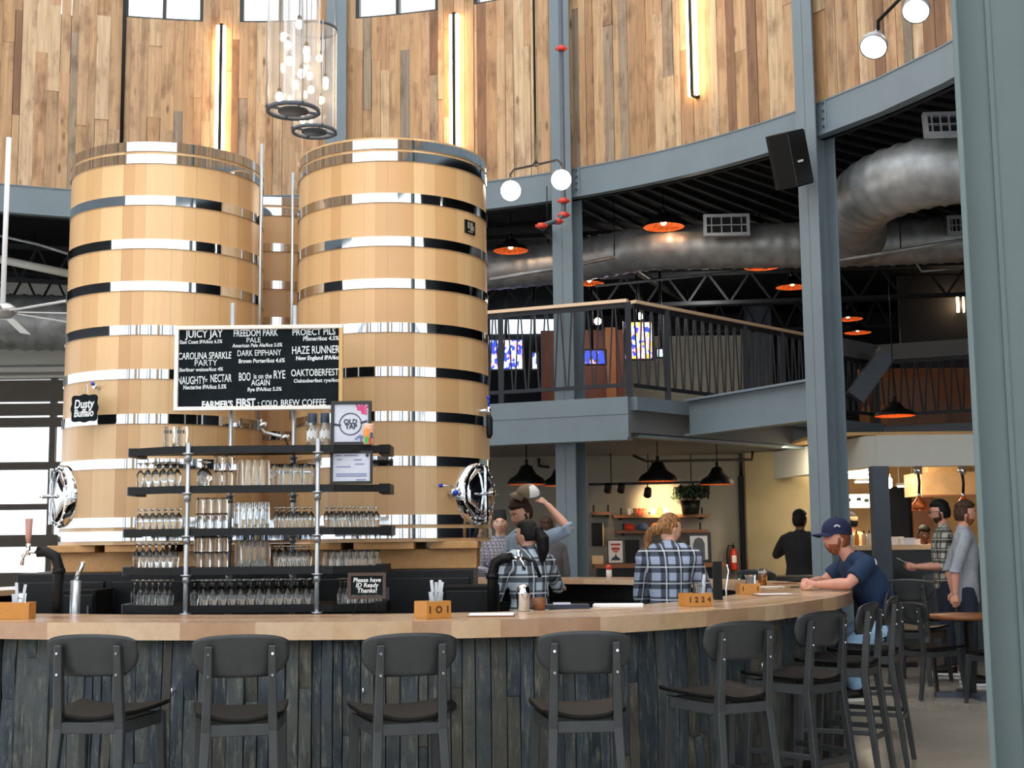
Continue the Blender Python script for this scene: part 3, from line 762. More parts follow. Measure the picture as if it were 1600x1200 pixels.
tankR = tank(TR.x, TR.y, RT, RB, TZ0, TZ1 + 0.03, 'right wooden fermentation tank with the side manway and small dark plaque', hz)
hz3 = [h_ - 0.0 for h_ in hz]
tankB = tank(TB.x, TB.y, RT, RB, TZ0, TZ1 - 0.03, 'third wooden fermentation tank behind the gap of the other two', hz)
def manway(t, ang, z, c):
    """oval steel door on the tank's flank, local frame: n outward"""
    n = Vector((math.cos(ang), math.sin(ang), 0)); s = Vector((-n.y, n.x, 0)); u = Vector((0, 0, 1))
    r = RB - 0.01
    m = Matrix((s, u, n)).transposed()
    o = Vector((n.x * r, n.y * r, z))
    d = MB().lathe([(0.225, -0.03), (0.225, 0.035), (0.20, 0.05), (0.185, 0.05)], 40, o, m).build('manway_frame', M['stainless'], t)
    d2 = MB().lathe([(0.188, 0.045), (0.18, 0.06), (0.12, 0.075), (0.001, 0.085)], 36, o, m).build('manway_door', M['stainless'], t)
    bm = MB()
    for k in range(20):
        a = 2 * PI * k / 20; p = o + m @ Vector((0.213 * math.cos(a), 0.213 * math.sin(a), 0.03)); bm.cyl(p, p + n * 0.02, 0.009, 6)
    bm.build('bolts', M['chrome'], d)
    b = MB().bar(o + m @ Vector((0.0, -0.2, 0.095)), o + m @ Vector((0.0, 0.2, 0.095)), 0.022, 0.02, up=n)
    b.cyl(o + n * 0.08, o + n * 0.16, 0.016, 10).cyl(o + n * 0.15 - s * 0.07, o + n * 0.15 + s * 0.07, 0.009, 8)
    b.build('clamp_bar', M['chrome'], d2)
manway(tankR, math.radians(-30), zpx(742, 772, 9.5) - TZ0, None)
manway(tankL, math.radians(-146), zpx(107, 776, 9.5) - TZ0, None)
M['blue_plastic'] = plain('blue_plastic', srgb(30, 62, 190), 0.35)
# sample valve on the right tank
def valve(t, ang, z, name='sample_valve'):
    n = Vector((math.cos(ang), math.sin(ang), 0)); s = Vector((-n.y, n.x, 0)); o = n * RB; o.z = z
    v = MB().cyl(o - n * 0.01, o + n * 0.05, 0.018, 12).cyl(o + n * 0.05 - Vector((0, 0, .03)), o + n * 0.05 + Vector((0, 0, .025)), 0.024, 12).build(name, M['stainless'], t)
    MB().tube([o + n * 0.05 + Vector((0, 0, .03)), o + n * 0.055 + Vector((0, 0, .045)), o + n * 0.06 - s * 0.11 + Vector((0, 0, .05))], 0.005, 8).build('lever', M['stainless'], v)
    MB().ball(o + n * 0.06 - s * 0.115 + Vector((0, 0, .05)), 0.016).ball(o + n * 0.075, 0.022).build('blue_knob', M['blue_plastic'], v)
valve(tankR, math.radians(-52), zpx(720, 771, 9.4) - TZ0)
# plaque
n = Vector((math.cos(math.radians(-33)), math.sin(math.radians(-33)), 0)); o = n * (RT + 0.006); o.z = zpx(745, 355, 9.5) - TZ0
pq = MB().box(o, (0.012, 0.125, 0.10), rotz(math.radians(-33))).build('plaque', M['black'], tankR)
mb = MB(); q = Matrix.Rotation(math.radians(-33), 3, 'Z')
for dx, dz, w_, h in ((-.025, .012, .022, .05), (.012, .006, .03, .06), (0, -.035, .06, .008), (.035, -.005, .012, .035)): mb.box(o + q @ Vector((0.007, dx, dz)), (0.003, w_, h), q)
mb.build('emblem', plain('dull_silver', srgb(150, 146, 138), 0.5), pq)
# small overflow fitting, right flank of the right tank
o = Vector((RB * math.cos(-.42) + 0.03, RB * math.sin(-.42), zpx(770, 640, 9.5) - TZ0))
f = MB().cyl(o - Vector((.06, 0, 0)), o + Vector((.035, 0, 0)), 0.016, 10).cyl(o + Vector((.03, 0, -.03)), o + Vector((.03, 0, .03)), 0.018, 10).build('outlet_valve', M['stainless'], tankR)
MB().cyl(o + Vector((.03, 0, .03)), o + Vector((.03, 0, .1)), 0.008, 8).ball(o + Vector((.03, 0, .1)), 0.015).build('blue_knob', M['blue_plastic'], f)
MB().tube([o + Vector((.03, 0, -.03)), o + Vector((.035, 0, -.06)), o + Vector((.035, 0, -.17)), o + Vector((.03, 0, -.2))], [0.018, 0.025, 0.025, 0.016], 10).build('black_sleeve', M['black'], f)
# galvanised drain pipes between the tanks
for i, (px, y0_, Y) in enumerate(((409, 225, 9.75), (458, 270, 9.7))):
    a_ = at(px, y0_, Y); b_ = at(px, 655, Y)
    g = MB().tube([a_, Vector((a_.x, a_.y, b_.z))], 0.012, 10).build('riser_pipe', M['galv_pipe'])
    tag(g, ('thin steel pipe rising along the left tank', 'thin steel pipe rising along the right tank')[i], 'pipe')
tp = at(408, 668, 9.6)
g = MB().tube([at(408, 655, 9.6), tp, at(414, 676, 9.55), at(440, 682, 9.5), at(452, 683, 9.5)], 0.012, 10).build('transfer_pipe', M['galv_pipe']); tag(g, 'bent transfer pipe with valve below the menu board', 'pipe')
MB().tube([at(404, 664, 9.57), at(418, 664, 9.57)], 0.022, 10).build('valve_body', M['chrome'], g); MB().tube([at(440, 683, 9.48), at(452, 683, 9.48)], 0.02, 10).build('valve_body', M['chrome'], g)
MB().tube([at(446, 686, 9.46), at(452, 700, 9.44)], 0.006, 8).build('valve_handle', M['black'], g)

# timber cribbing under the tanks, and the black tap wall
def plank(name, label, a, b, w_, h, mat='timber', cat='timber beam', group='timber beams under the tanks'):
    o = MB().bar(a, b, w_, h).build(name, M[mat], None, 0.004, 1); tag(o, label, cat, group); return o
CZ = 1.30
for i, (y, lab) in enumerate(((9.32, 'front flat timber under the two front tanks'), (10.5, 'middle flat timber under the tanks'))):
    pass
for T, nm in ((TL, 'left tank'), (TR, 'right tank'), (TB, 'rear tank')):
    for k, dx in enumerate((-0.48, 0.0, 0.48)):
        L = 0.60 if dx else 0.70
        plank('timber_beam', ('left', 'middle', 'right')[k] + ' flat timber slab directly under the ' + nm, (T.x + dx, T.y - L, CZ + .164), (T.x + dx, T.y + L, CZ + .164), 0.42 if dx == 0 else 0.34, 0.05)
    for k, dy in enumerate((-0.42, 0.42)):
        plank('timber_beam', ('front', 'back')[k] + ' heavy timber carrying the slabs under the ' + nm, (T.x - 0.64, T.y + dy, CZ + .07), (T.x + 0.64, T.y + dy, CZ + .0695), 0.2, 0.139)
pb = [(TL.x - 0.78, TL.y - 0.8), (TR.x + 0.62, TR.y - 0.68), (TR.x + 0.62, TR.y + 0.6), (TB.x + 0.8, TB.y + 0.75), (TB.x - 0.8, TB.y + 0.75), (TL.x - 0.9, TL.y + 0.6)]
cab = thing('back_bar_cabinet', 'black back bar cabinet carrying the tanks', 'cabinet', (TB.x, 10.2, 0))
oo = Vector((TB.x, 10.2, 0))
MB().prism([(x - oo.x, y - oo.y) for x, y in pb], 0.02, CZ).build('body', M['cabinet'], cab, 0.01)
A_, B_ = Vector((pb[0][0], pb[0][1], 0)) - oo, Vector((pb[1][0], pb[1][1], 0)) - oo; dd = (B_ - A_); nn = Vector((dd.y, -dd.x, 0)).normalized()
for i in range(5):
    u0, u1 = i / 5 + 0.008, (i + 1) / 5 - 0.008; c_0 = A_ + dd * ((u0 + u1) / 2) + nn * 0.012
    d = MB().box(c_0 + Vector((0, 0, 0.66)), (dd.length * (u1 - u0), 0.024, 1.16), math.atan2(dd.y, dd.x)).build('door', M['cabinet'], cab, 0.004, 1)
    MB().cyl(c_0 + nn * 0.012 + Vector((dd.length * 0.085, 0, 1.06)), c_0 + nn * 0.03 + Vector((dd.length * 0.085, 0, 1.06)), 0.018, 14).build('lock', M['stainless'], d)
    MB().box(c_0 + nn * 0.02 + Vector((-dd.length * 0.09, 0, 1.12)), (0.03, 0.02, 0.12), math.atan2(dd.y, dd.x)).build('hinge', M['steel_dark'], d)
# dark ice well to the right of the cabinet and left electrical boxes
for px, Y, wv, zz, hh, lab in ((738, 8.85, 0.36, 0.95, 0.46, 'black steel drop box standing beside the right tap tower'), (135, 8.85, 0.25, 1.0, 0.52, 'tall black bottle cooler at the left end of the back bar')):
    p = at(px, 920, Y); t = thing('bottle_cooler', lab, 'cooler', (p.x, p.y, 0))
    MB().box((0, 0, 0.60), (wv, 0.4, 1.2)).build('body', M['black_matte'], t, 0.008)
    d = MB().box((0, -0.21, 0.62), (wv * 0.92, 0.02, 1.1)).build('door', M['black'], t, 0.004, 1)
    MB().bar((wv * 0.36, -0.24, 0.75), (wv * 0.36, -0.24, 1.1), 0.012).build('handle', M['steel_dark'], d)
# ================================================================ GLASS RACK
YF, YB = 8.2, 8.72
f1, f2 = at(296, 760, YF).x, at(498, 760, YF).x
b1, b2 = at(365, 600, YB).x, at(462, 600, YB).x
e1, e2 = at(200, 765, 8.34).x, at(609, 765, 8.34).x
rack = thing('glass_rack', 'pipe framed rack of dark shelves full of glasses in front of the tanks', 'shelf rack', ((f1 + f2) / 2, YF, 0))
ro = Vector(((f1 + f2) / 2, YF, 0))
SH = [at(400, y, YF - 0.03).z for y in (709, 771, 838, 899, 959)]        # lower edge of each shelf front
SHT = 0.046; SH = [z + .006 for z in SH]
shelf_top = [z + SHT for z in SH]
for k, z in enumerate(SH):
    xl, xr_ = e1 - 0.02 * (k > 1), e2 + (0.0, 0.0, 0.01, -0.02, -0.02)[k]
    mb = MB()
    mb.mm((f1 - 0.10, YF - 0.03, z), (f2 + 0.10, YF + 0.012, z + SHT)) 
    poly = [(xl, YF + 0.16), (f1 - 0.1, YF - 0.02), (f2 + 0.1, YF - 0.02), (xr_, YF + 0.10), (xr_, YF + 0.36), (f2 + 0.12, YF + 0.44), (f1 - 0.12, YF + 0.44), (xl, YF + 0.42)]
    mb2 = MB().prism([(x - ro.x, y - ro.y) for x, y in poly], z + SHT - 0.03, z + SHT)
    mb.v = [(x - ro.x, y - ro.y, zz) for x, y, zz in mb.v]
    s_ = mb2.build('shelf', M['black'], rack, 0.002, 1)
    mb.build('front_angle', M['cabinet'], s_)
    MB().bar((xl - ro.x, .16, z + SHT * .5), (f1 - .1 - ro.x, -.02, z + SHT * .5), 0.012, SHT).build('side_lip', M['black'], s_)
    MB().bar((f2 + .1 - ro.x, -.02, z + SHT * .5), (xr_ - ro.x, .10, z + SHT * .5), 0.012, SHT).build('side_lip', M['black'], s_)
    MB().box((xl - ro.x + 0.012, .30, z + SHT * 0.5), (0.05, 0.26, SHT + 0.01)).build('end_bracket', M['steel_dark'], s_)
    MB().box((xr_ - ro.x - 0.03, .24, z + SHT * 0.5), (0.07, 0.28, SHT + 0.015)).build('end_bracket', M['black'], s_)
for x, Y, z0, z1 in ((f1, YF - 0.045, 0.55, at(296, 693, YF).z), (f2, YF - 0.045, 0.55, at(498, 686, YF).z), (b1, YB - 0.06, 0.55, at(364, 476, YB).z), (b2, YB - 0.06, 0.55, at(461, 480, YB).z)):
    p = MB().cyl((x - ro.x, Y - ro.y, z0), (x - ro.x, Y - ro.y, z1), 0.0145, 14).build('post', M['galv_pipe'], rack)
    for z in SH:
        cl = MB().cyl((x - ro.x, Y - ro.y, z - 0.05), (x - ro.x, Y - ro.y, z + 0.0), 0.021, 14); cl.cyl((x - ro.x, Y - ro.y, z - 0.006), (x - ro.x, Y - ro.y, z + 0.002), 0.034, 14)
        cl.cyl((x - ro.x, Y - ro.y - .02, z - 0.03), (x - ro.x + .012, Y - ro.y - .034, z - 0.03), 0.008, 8)
        cl.build('pipe_flange', M['galv_pipe'], p)

# ---------------------------------------------------------------- glasses
def gl(name, prof, n=16):
    return MB().lathe(prof, n).build(name, M['glass'])
# upside down: rim at z=0, foot on top
TUL = [(0.030, 0.0), (0.036, 0.03), (0.039, 0.05), (0.034, 0.075), (0.018, 0.092), (0.006, 0.10), (0.005, 0.125), (0.012, 0.132), (0.034, 0.136), (0.034, 0.139), (0.005, 0.141), (0.0005, 0.141)]
PINT = [(0.043, 0.0), (0.043, 0.01), (0.037, 0.10), (0.033, 0.143), (0.031, 0.146), (0.0005, 0.146)]
SNIF = [(0.029, 0.0), (0.038, 0.035), (0.040, 0.05), (0.033, 0.072), (0.012, 0.085), (0.007, 0.092), (0.007, 0.104), (0.031, 0.110), (0.031, 0.113), (0.0005, 0.116)]
TUMB = [(0.036, 0.0), (0.037, 0.008), (0.034, 0.07), (0.031, 0.083), (0.0005, 0.085)]
MUG = [(0.040, 0.0), (0.041, 0.02), (0.038, 0.05), (0.041, 0.08), (0.039, 0.118), (0.0005, 0.12)]
protos = {}
ORD = ['first', 'second', 'third', 'fourth', 'fifth', 'sixth', 'seventh', 'eighth', 'ninth', 'tenth', 'eleventh', 'twelfth', 'thirteenth', 'fourteenth']
SHN = ['top', 'second', 'third', 'fourth', 'lowest']
KIND = {'tulip_glass': (TUL, 'tulip glass'), 'pint_glass': (PINT, 'pint glass'), 'snifter_glass': (SNIF, 'snifter'), 'tumbler': (TUMB, 'tumbler'), 'beer_mug': (MUG, 'wide beer glass')}
gr = random.Random(5)
def glass(kind, loc, label, group):
    if kind not in protos:
        o = gl(kind, KIND[kind][0]); protos[kind] = o
    else:
        o = protos[kind].copy(); C.objects.link(o)
    o.location = loc; o.rotation_euler = (0, 0, gr.random() * 6.28)
    tag(o, label, 'glass', group); return o
def shelf_y(x):
    if x < f1 - 0.1: return YF - 0.02 + 0.18 * ((f1 - 0.1 - x) / max(0.01, (f1 - 0.1 - e1)))
    if x > f2 + 0.1: return YF - 0.02 + 0.12 * ((x - f2 - 0.1) / max(0.01, (e2 - f2 - 0.1)))
    return YF - 0.02
def row(k, kind, x0, x1, n, rows, where, stack=0, dy=0.088):
    """n glasses between picture columns x0..x1 on shelf k, rows deep"""
    grp = 'upturned glasses on the %s shelf of the rack' % SHN[k]
    X0, X1 = at(x0, 770, YF + .05).x, at(x1, 770, YF + .05).x; r = KIND[kind][0]; rad = max(p[0] for p in r); hh = max(p[1] for p in r)
    g = (X1 - X0 - 2 * rad) / max(1, n - 1); sc_ = min(1.0, g / (2.04 * rad)) if n > 1 else 1.0; dy = max(dy, rad * 2.04) * sc_ * (1.07 if sc_ < .97 else 1.0)
    for j in range(rows):
        for i in range(n):
            x = X0 + rad + (X1 - X0 - 2 * rad) * (i / max(1, n - 1)) + (g * (-.24, .24)[j % 2] if rows > 1 and n > 1 else 0); y = shelf_y(x) + 0.060 + dy * j
            for s in range(stack + 1):
                pos = ('front', 'back', 'third')[j] + ' row'
                kn = KIND[kind][1]
                lab = '%s%s, %s from the left, %s, %s shelf %s' % ('' if not stack else ('lower ' if s == 0 else 'upper '), kn, ORD[i], pos, SHN[k], where)
                o = glass(kind, (x, y, shelf_top[k] + 0.0005 + s * (hh * 1.12 + 0.001)), lab.replace(' front row,', '') if rows == 1 else lab, grp); o.scale = (sc_, sc_, 1.12)
W1, W2, W3, W4, W5 = 'left of the posts', 'by the left post', 'mid shelf', 'beside the right post', 'right of the posts'
row(1, 'tulip_glass', 203, 279, 5, 2, W1); row(1, 'tulip_glass', 307, 330, 1, 2, W2); row(1, 'tumbler', 332, 366, 2, 1, 'in stacks', 1); row(1, 'pint_glass', 367, 422, 4, 2, W3); row(1, 'beer_mug', 424, 492, 4, 2, W4)
row(2, 'snifter_glass', 203, 284, 6, 2, W1); row(2, 'tumbler', 304, 360, 4, 1, 'in stacks', 1); row(2, 'pint_glass', 362, 424, 5, 2, W3); row(2, 'snifter_glass', 426, 492, 5, 2, W4); row(2, 'snifter_glass', 504, 592, 7, 2, W5)
row(3, 'tulip_glass', 199, 280, 6, 2, W1); row(3, 'tumbler', 302, 361, 4, 1, 'in stacks', 1); row(3, 'pint_glass', 366, 424, 4, 2, W3); row(3, 'snifter_glass', 426, 489, 5, 2, W4); row(3, 'tumbler', 504, 592, 7, 2, W5)
row(4, 'tulip_glass', 196, 272, 6, 2, W1); row(4, 'tulip_glass', 301, 494, 13, 2, 'between the posts'); row(4, 'tulip_glass', 525, 596, 6, 2, W5)
# growlers and lidded jars on the top shelf
M['growler'] = thin_glass('growler_glass', (0.8, 0.84, 0.86), 0.6, 0.08)
gx = []
for i, (px, lab) in enumerate(((487, 'clear glass growler with dark cap, the one farther from the framed print'), (507, 'clear glass growler with dark cap, beside the framed print'))):
    p = at(px, 690, YF + 0.14); t = thing('growler', lab, 'bottle', (p.x, YF + 0.16, shelf_top[0] + 0.0005), 0, 'growlers on the top shelf'); t.scale = (.84, .84, 1)
    MB().lathe([(0.001, 0), (0.042, 0), (0.046, 0.01), (0.046, 0.115), (0.04, 0.14), (0.03, 0.165), (0.03, 0.20)], 20).build('body', M['growler'], t)
    MB().lathe([(0.036, 0.155), (0.034, 0.215), (0.001, 0.216)], 20).build('cap', plain('navy_cap', srgb(34, 48, 70), 0.45), t)
    lb = MB()
    for a in range(5): q = -PI / 2 + (a - 2) * 0.33; lb.box((0.0475 * math.cos(q), 0.0475 * math.sin(q), 0.075 + 0.01 * (a % 2)), (0.004, 0.012, 0.05), rotz(q))
    lb.build('printed_label', M['paper'], t)
for px, lab in ((263, 'printed glass jar on the top shelf, nearer the shelf end'), (283, 'printed glass jar on the top shelf, nearer the left post')):
    p = at(px, 690, YF + 0.10); t = thing('glass_jar', lab, 'jar', (p.x, YF + 0.12, shelf_top[0] + 0.0005), 0, 'jars on the top shelf')
    MB().lathe([(0.001, 0), (0.033, 0), (0.037, 0.01), (0.034, 0.05), (0.037, 0.09), (0.034, 0.135)], 18).build('body', M['glass'], t)
    lb = MB()
    for a in range(3): q = -PI / 2 + (a - 1) * 0.5; lb.box((0.0365 * math.cos(q), 0.0365 * math.sin(q), 0.10), (0.003, 0.012, 0.02), rotz(q))
    lb.build('print', M['steel_dark'], t)

# ---------------------------------------------------------------- text helper
def text(body, size, parent, loc, mat, name='lettering', rot=(PI / 2, 0, 0), shear=0.0, ext=0.0006, align='CENTER', sx=1.0, bold=0.0, width=None):
    cu = bpy.data.curves.new('t', 'FONT'); cu.body = body; cu.size = size; cu.align_x = align; cu.align_y = 'CENTER'; cu.extrude = ext; cu.shear = shear; cu.offset = bold
    cu.resolution_u = 3
    tmp = bpy.data.objects.new('t', cu); C.objects.link(tmp); dg = bpy.context.evaluated_depsgraph_get(); dg.update()
    me = bpy.data.meshes.new_from_object(tmp.evaluated_get(dg)); bpy.data.objects.remove(tmp); bpy.data.curves.remove(cu)
    me.materials.clear(); me.materials.append(M[mat]); o = bpy.data.objects.new(name, me); C.objects.link(o)
    o.parent = parent; o.location = loc; o.rotation_euler = rot
    if width: xs_ = [v.co.x for v in me.vertices]; sx = width / max(1e-6, max(xs_) - min(xs_))
    o.scale = (sx, 1, 1); return o
# hanging chalk board
ctl, cbr = at(273, 509, YB - 0.15), at(535, 639, YB - 0.15)
cx, cz, cw, chh = (ctl.x + cbr.x) / 2, (ctl.z + cbr.z) / 2, cbr.x - ctl.x, ctl.z - cbr.z
cb = thing('chalk_menu_board', 'framed chalk menu board listing beers, hung before the tanks', 'menu board', (cx, YB - 0.13, cz))
MB().box((0, 0.012, 0), (cw - 0.03, 0.012, chh - 0.03)).build('board', M['chalk_board'], cb)
fw = 0.026; fr = MB()
fr.box((0, 0, chh / 2 - fw / 2), (cw, 0.035, fw)).box((0, 0, -chh / 2 + fw / 2), (cw, 0.035, fw)).box((-cw / 2 + fw / 2, 0, 0), (fw, 0.034, chh - 2 * fw)).box((cw / 2 - fw / 2, 0, 0), (fw, 0.034, chh - 2 * fw))
fr.build('frame', M['oak'], cb, 0.002, 1)
def cpt(px, py): return ((px - 273) / 262 * cw - cw / 2, 0.004, chh / 2 - (py - 509 + (px - 404) * 0.004) / 131 * chh)
LN = [('JUICY JAY', 318, 522, 16, 59, .0012), ('East Coast IPA/6oz 6.5%', 313, 534, 8, 66, .0006), ('FREEDOM PARK', 398, 521, 15, 69, .0008), ('PALE', 395, 532, 11, 22, 0), ('American Pale Ale/6oz 5.0%', 401, 540, 8, 78, .0006),
      ('PROJECT PILS', 489, 520, 14, 67, .0008), ('Pilsner/6oz 4.5%', 500, 530, 9, 56, .0008), ('CAROLINA SPARKLE', 319, 556, 15, 83, .0006), ('PARTY', 321, 567, 13, 35, 0), ('Berliner weisse/6oz 4%', 314, 577, 8, 68, .0006),
      ('DARK EPIPHANY', 404, 552, 13, 68, 0), ('Brown Porter/6oz 4.6%', 408, 564, 9, 72, .0008), ('HAZE RUNNER', 492, 548, 17, 74, .0006), ('New England IPA/6oz', 496, 560, 9, 70, .0012),
      ('NAUGHTY', 299, 594, 17, 43, .0006), ('NECTAR', 345, 591, 17, 33, .0006), ('Nectarine IPA/6oz 5.5%', 320, 604, 9, 67, .0008), ('BOO', 382, 589, 18, 18, .0006), ('is on the', 410, 588, 11, 28, .0006), ('RYE', 436, 586, 18, 18, .0006), ('AGAIN', 407, 598, 13, 29, .0006), ('Rye IPA/6oz 5.5%', 413, 608, 8, 53, .0008),
      ('OAKTOBERFEST', 491, 583, 15, 74, .0006), ('Oaktoberfest rye/6oz', 494, 595, 8, 72, .0006), ("FARMER'S", 340, 631, 14, 48, .0022), ('FIRST', 384, 629, 17, 30, .0025), (':', 404, 630, 12, 2, .001), ('COLD', 421, 630, 13, 25, .0003), ('BREW', 453, 629, 13, 29, .0003), ('COFFEE', 490, 629, 14, 37, .0003)]
pxm = cw / 262
for s, px, py, hp, wp, bo in LN:
    text(s, hp * pxm * 1.02, cb, cpt(px, py), 'chalk', shear=0.08 if len(s) > 14 else 0.0, width=wp * pxm, bold=bo, rot=(PI / 2, -0.012, 0))
x_, y_, z_ = cpt(322, 592); MB().box((x_, y_, z_), (.018, .002, .006)).box((x_, y_, z_ - .012), (.014, .002, .005)).build('lettering', M['chalk'], cb)
# chain hangers to the posts
MB().tube([(b1 - cx, 0.06, chh / 2 - .02), (b1 - cx, 0.02, chh / 2 - .02)], 0.008, 8).build('hook', M['galv_pipe'], cb)
MB().tube([(b2 - cx, 0.06, chh / 2 - .02), (b2 - cx, 0.02, chh / 2 - .02)], 0.008, 8).build('hook', M['galv_pipe'], cb)
# framed print leaning on the top shelf
def framed(name, label, cat, px0, py0, px1, py1, Y, zbase, tilt, fwd, mat_in, fw=0.02):
    a, b = at(px0, py0, Y), at(px1, py1, Y); W = b.x - a.x; H = a.z - b.z
    t = thing(name, label, cat, ((a.x + b.x) / 2, Y, zbase)); t.rotation_euler = (tilt, 0, 0)
    f = MB(); f.box((0, 0, H - fw / 2), (W, 0.02, fw)).box((0, 0, fw / 2), (W, 0.02, fw)).box((-W / 2 + fw / 2, 0, H / 2), (fw, 0.02, H - 2 * fw)).box((W / 2 - fw / 2, 0, H / 2), (fw, 0.02, H - 2 * fw))
    f.build('frame', M['frame_black'], t, 0.001, 1)
    MB().box((0, 0.004, H / 2), (W - fw * 1.5, 0.006, H - fw * 1.5)).build('picture', M[mat_in], t)
    return t, W, H
M['pale_blue'] = plain('print_pale_blue', srgb(206, 212, 226), 0.6, 0, 0.03)
fp, W, H = framed('framed_print', 'black framed print with a ring logo and pink flower, on the top shelf', 'picture frame', 517, 632, 580, 701, YF + 0.05, shelf_top[0] + 0.001, -0.08, 0, 'pale_blue')
M['ink'] = plain('ink_dark', srgb(58, 66, 84), 0.7); M['pink'] = plain('ink_pink', srgb(214, 70, 128), 0.7); M['ink_blue'] = plain('ink_blue', srgb(120, 132, 176), 0.7)
lg = MB(); m_ = Matrix.Rotation(PI / 2, 3, 'X'); ce = Vector((-0.005, -0.001, H * 0.48))
lg.lathe([(0.066, 0), (0.066, 0.002), (0.072, 0.002), (0.072, 0)], 36, ce, m_); lg.box(ce + Vector((-.085, 0, -.005)), (.05, .002, .014), Matrix.Rotation(.15, 3, 'Y')).box(ce + Vector((.085, 0, .012)), (.045, .002, .014), Matrix.Rotation(-.3, 3, 'Y'))
lg.build('ring_emblem', M['ink'], fp)
text('OLD', .042, fp, ce + Vector((0, -.001, .014)), 'ink', 'lettering', bold=.0015); text('TAP', .042, fp, ce + Vector((.004, -.001, -.018)), 'ink', 'lettering', bold=.0015)
fl = MB(); 
for k, (a, L) in enumerate(((0.2, .05), (0.6, .07), (1.0, .075), (1.4, .05), (-.2, .05), (1.9, .06))): fl.bar(ce + Vector((.055 + .012 * math.cos(a), 0, .075 + .012 * math.sin(a))), ce + Vector((.055 + L * math.cos(a), -.001, .075 + L * math.sin(a))), 0.013, 0.002, up=(0, 1, 0))
fl.build('flower', M['pink'], fp)
fl = MB()
for a, L in ((-.5, .06), (-.9, .05), (-2.2, .05), (-1.4, .06)): fl.bar(ce + Vector((.06, 0, -.075)), ce + Vector((.06 + L * math.cos(a), -.001, -.075 + L * math.sin(a) * .6)), 0.012, 0.002, up=(0, 1, 0))
fl.build('leaf', M['ink_blue'], fp)
# bright can in front of the print
M['can_orange'] = plain('can_orange', srgb(240, 150, 60), 0.35); M['can_green'] = plain('can_green', srgb(70, 170, 70), 0.35); M['can_red'] = plain('can_red', srgb(214, 56, 40), 0.35); M['can_blue'] = plain('can_blue', srgb(76, 96, 132), 0.35); M['can_peach'] = plain('can_peach', srgb(238, 186, 160), 0.35)
p = at(576, 690, YF - 0.0); cn = thing('beer_can', 'bright orange and green beer can in front of the framed print', 'can', (p.x, YF + 0.0, shelf_top[0] + .0005))
MB().lathe([(0.001, 0), (0.028, 0), (0.034, .008), (0.034, .118), (0.027, .130), (0.001, .130)], 24).build('body', M['can_peach'], cn)
for nm, mt, items in (('orange_patch', 'can_orange', ((-1.9, .075, .05), (-1.5, .068, .055), (-2.3, .07, .04))), ('green_patch', 'can_green', ((-2.0, .025, .04), (-1.65, .03, .045))), ('red_patch', 'can_red', ((-1.2, .022, .035),)), ('blue_patch', 'can_blue', ((-.95, .055, .035),))):
    mb = MB()
    for q, z, h in items: mb.box((0.0335 * math.cos(q), 0.0335 * math.sin(q), z), (.004, .017, h), rotz(q))
    mb.build(nm, M[mt], cn)
# certificate
fc, W, H = framed('framed_certificate', 'black framed certificate on the second shelf', 'picture frame', 516, 719, 582, 770, YF + 0.03, shelf_top[1] + 0.004, -0.05, 0, 'pale_blue', 0.016)
lt = MB()
for x, z, w_ in ((-.08, .86, .03), (.0, .86, .09), (-.075, .74, .03), (.04, .73, .05), (.05, .6, .06), (-.05, .52, .09), (-.0, .3, .19), (.0, .24, .19), (.06, .12, .06)): lt.box((x, -0.001, z * H), (w_, .002, .006))
lt.build('lettering', M['ink_blue'], fc); MB().lathe([(.001, 0), (.01, 0), (.01, .002)], 16, (W * .37, -.001, H * .86), m_).build('seal', M['ink'], fc)
# little easel board on the bar
p = at(577, 945, 7.62); q = atz(577, 958, BAR_Z)
eb = thing('easel_sign', 'small brown framed chalk sign on a wire easel on the bar', 'sign', (p.x, 7.50, BAR_Z + .001)); sc1 = 7.5 / F_PX
zc, hh, wh = 0.155, 0.038 * 3.4, 0.215
MB().box((0, 0, zc), (wh - .03, .008, hh - .03)).build('board', M['chalk_board'], eb)
f = MB(); fw = .018; f.box((0, -.003, zc + hh / 2), (wh, .018, fw)).box((0, -.003, zc - hh / 2), (wh, .018, fw)).box((-wh / 2 + fw / 2, -.003, zc), (fw, .017, hh - fw)).box((wh / 2 - fw / 2, -.003, zc), (fw, .017, hh - fw))
f.build('frame', plain('dark_frame_wood', srgb(70, 52, 46), 0.5), eb)
for s, dz, sz in (('Please have', .032, .034), ('ID Ready', .003, .034), ('Thanks!', -.027, .036)): text(s, sz, eb, (0, -.006, zc + dz), 'chalk', shear=.15, bold=.0006)
MB().tube([(-.075, -.03, 0), (-.05, .0, .06), (-.02, .012, .16)], .0035, 6).tube([(.075, -.03, 0), (.05, 0, .06), (.02, .012, .16)], .0035, 6).tube([(0, .07, 0), (0, .012, .16)], .0035, 6).build('easel', M['black'], eb)
# slate sign hanging on the left tank
p = at(132, 638, 9.1)
ss = thing('slate_sign', 'scalloped black slate sign hung on the left tank', 'sign', (p.x, p.y, p.z)); ss.rotation_euler = (0, 0, -0.42)
pts = []
hw, hh2 = .115, .095
def scal():
    out = []
    for k in range(64):
        a = 2 * PI * k / 64; c0_, s0_ = math.cos(a), math.sin(a)
        n4 = (abs(c0_) ** 5 + abs(s0_) ** 5) ** (-1 / 5); w_ = 1 + 0.05 * math.cos(8 * a)
        out.append((hw * c0_ * n4 * w_, hh2 * s0_ * n4 * w_))
    return out
MB().prism(scal(), -.006, .006, Matrix.Rotation(PI / 2, 3, 'X')).build('board', M['chalk_board'], ss)
for s, dz, sz in (('Dusty', .028, .085), ('Buffalo', -.035, .075)): text(s, sz, ss, (0, -.0075, dz), 'chalk', shear=.12, bold=.002, sx=.85)
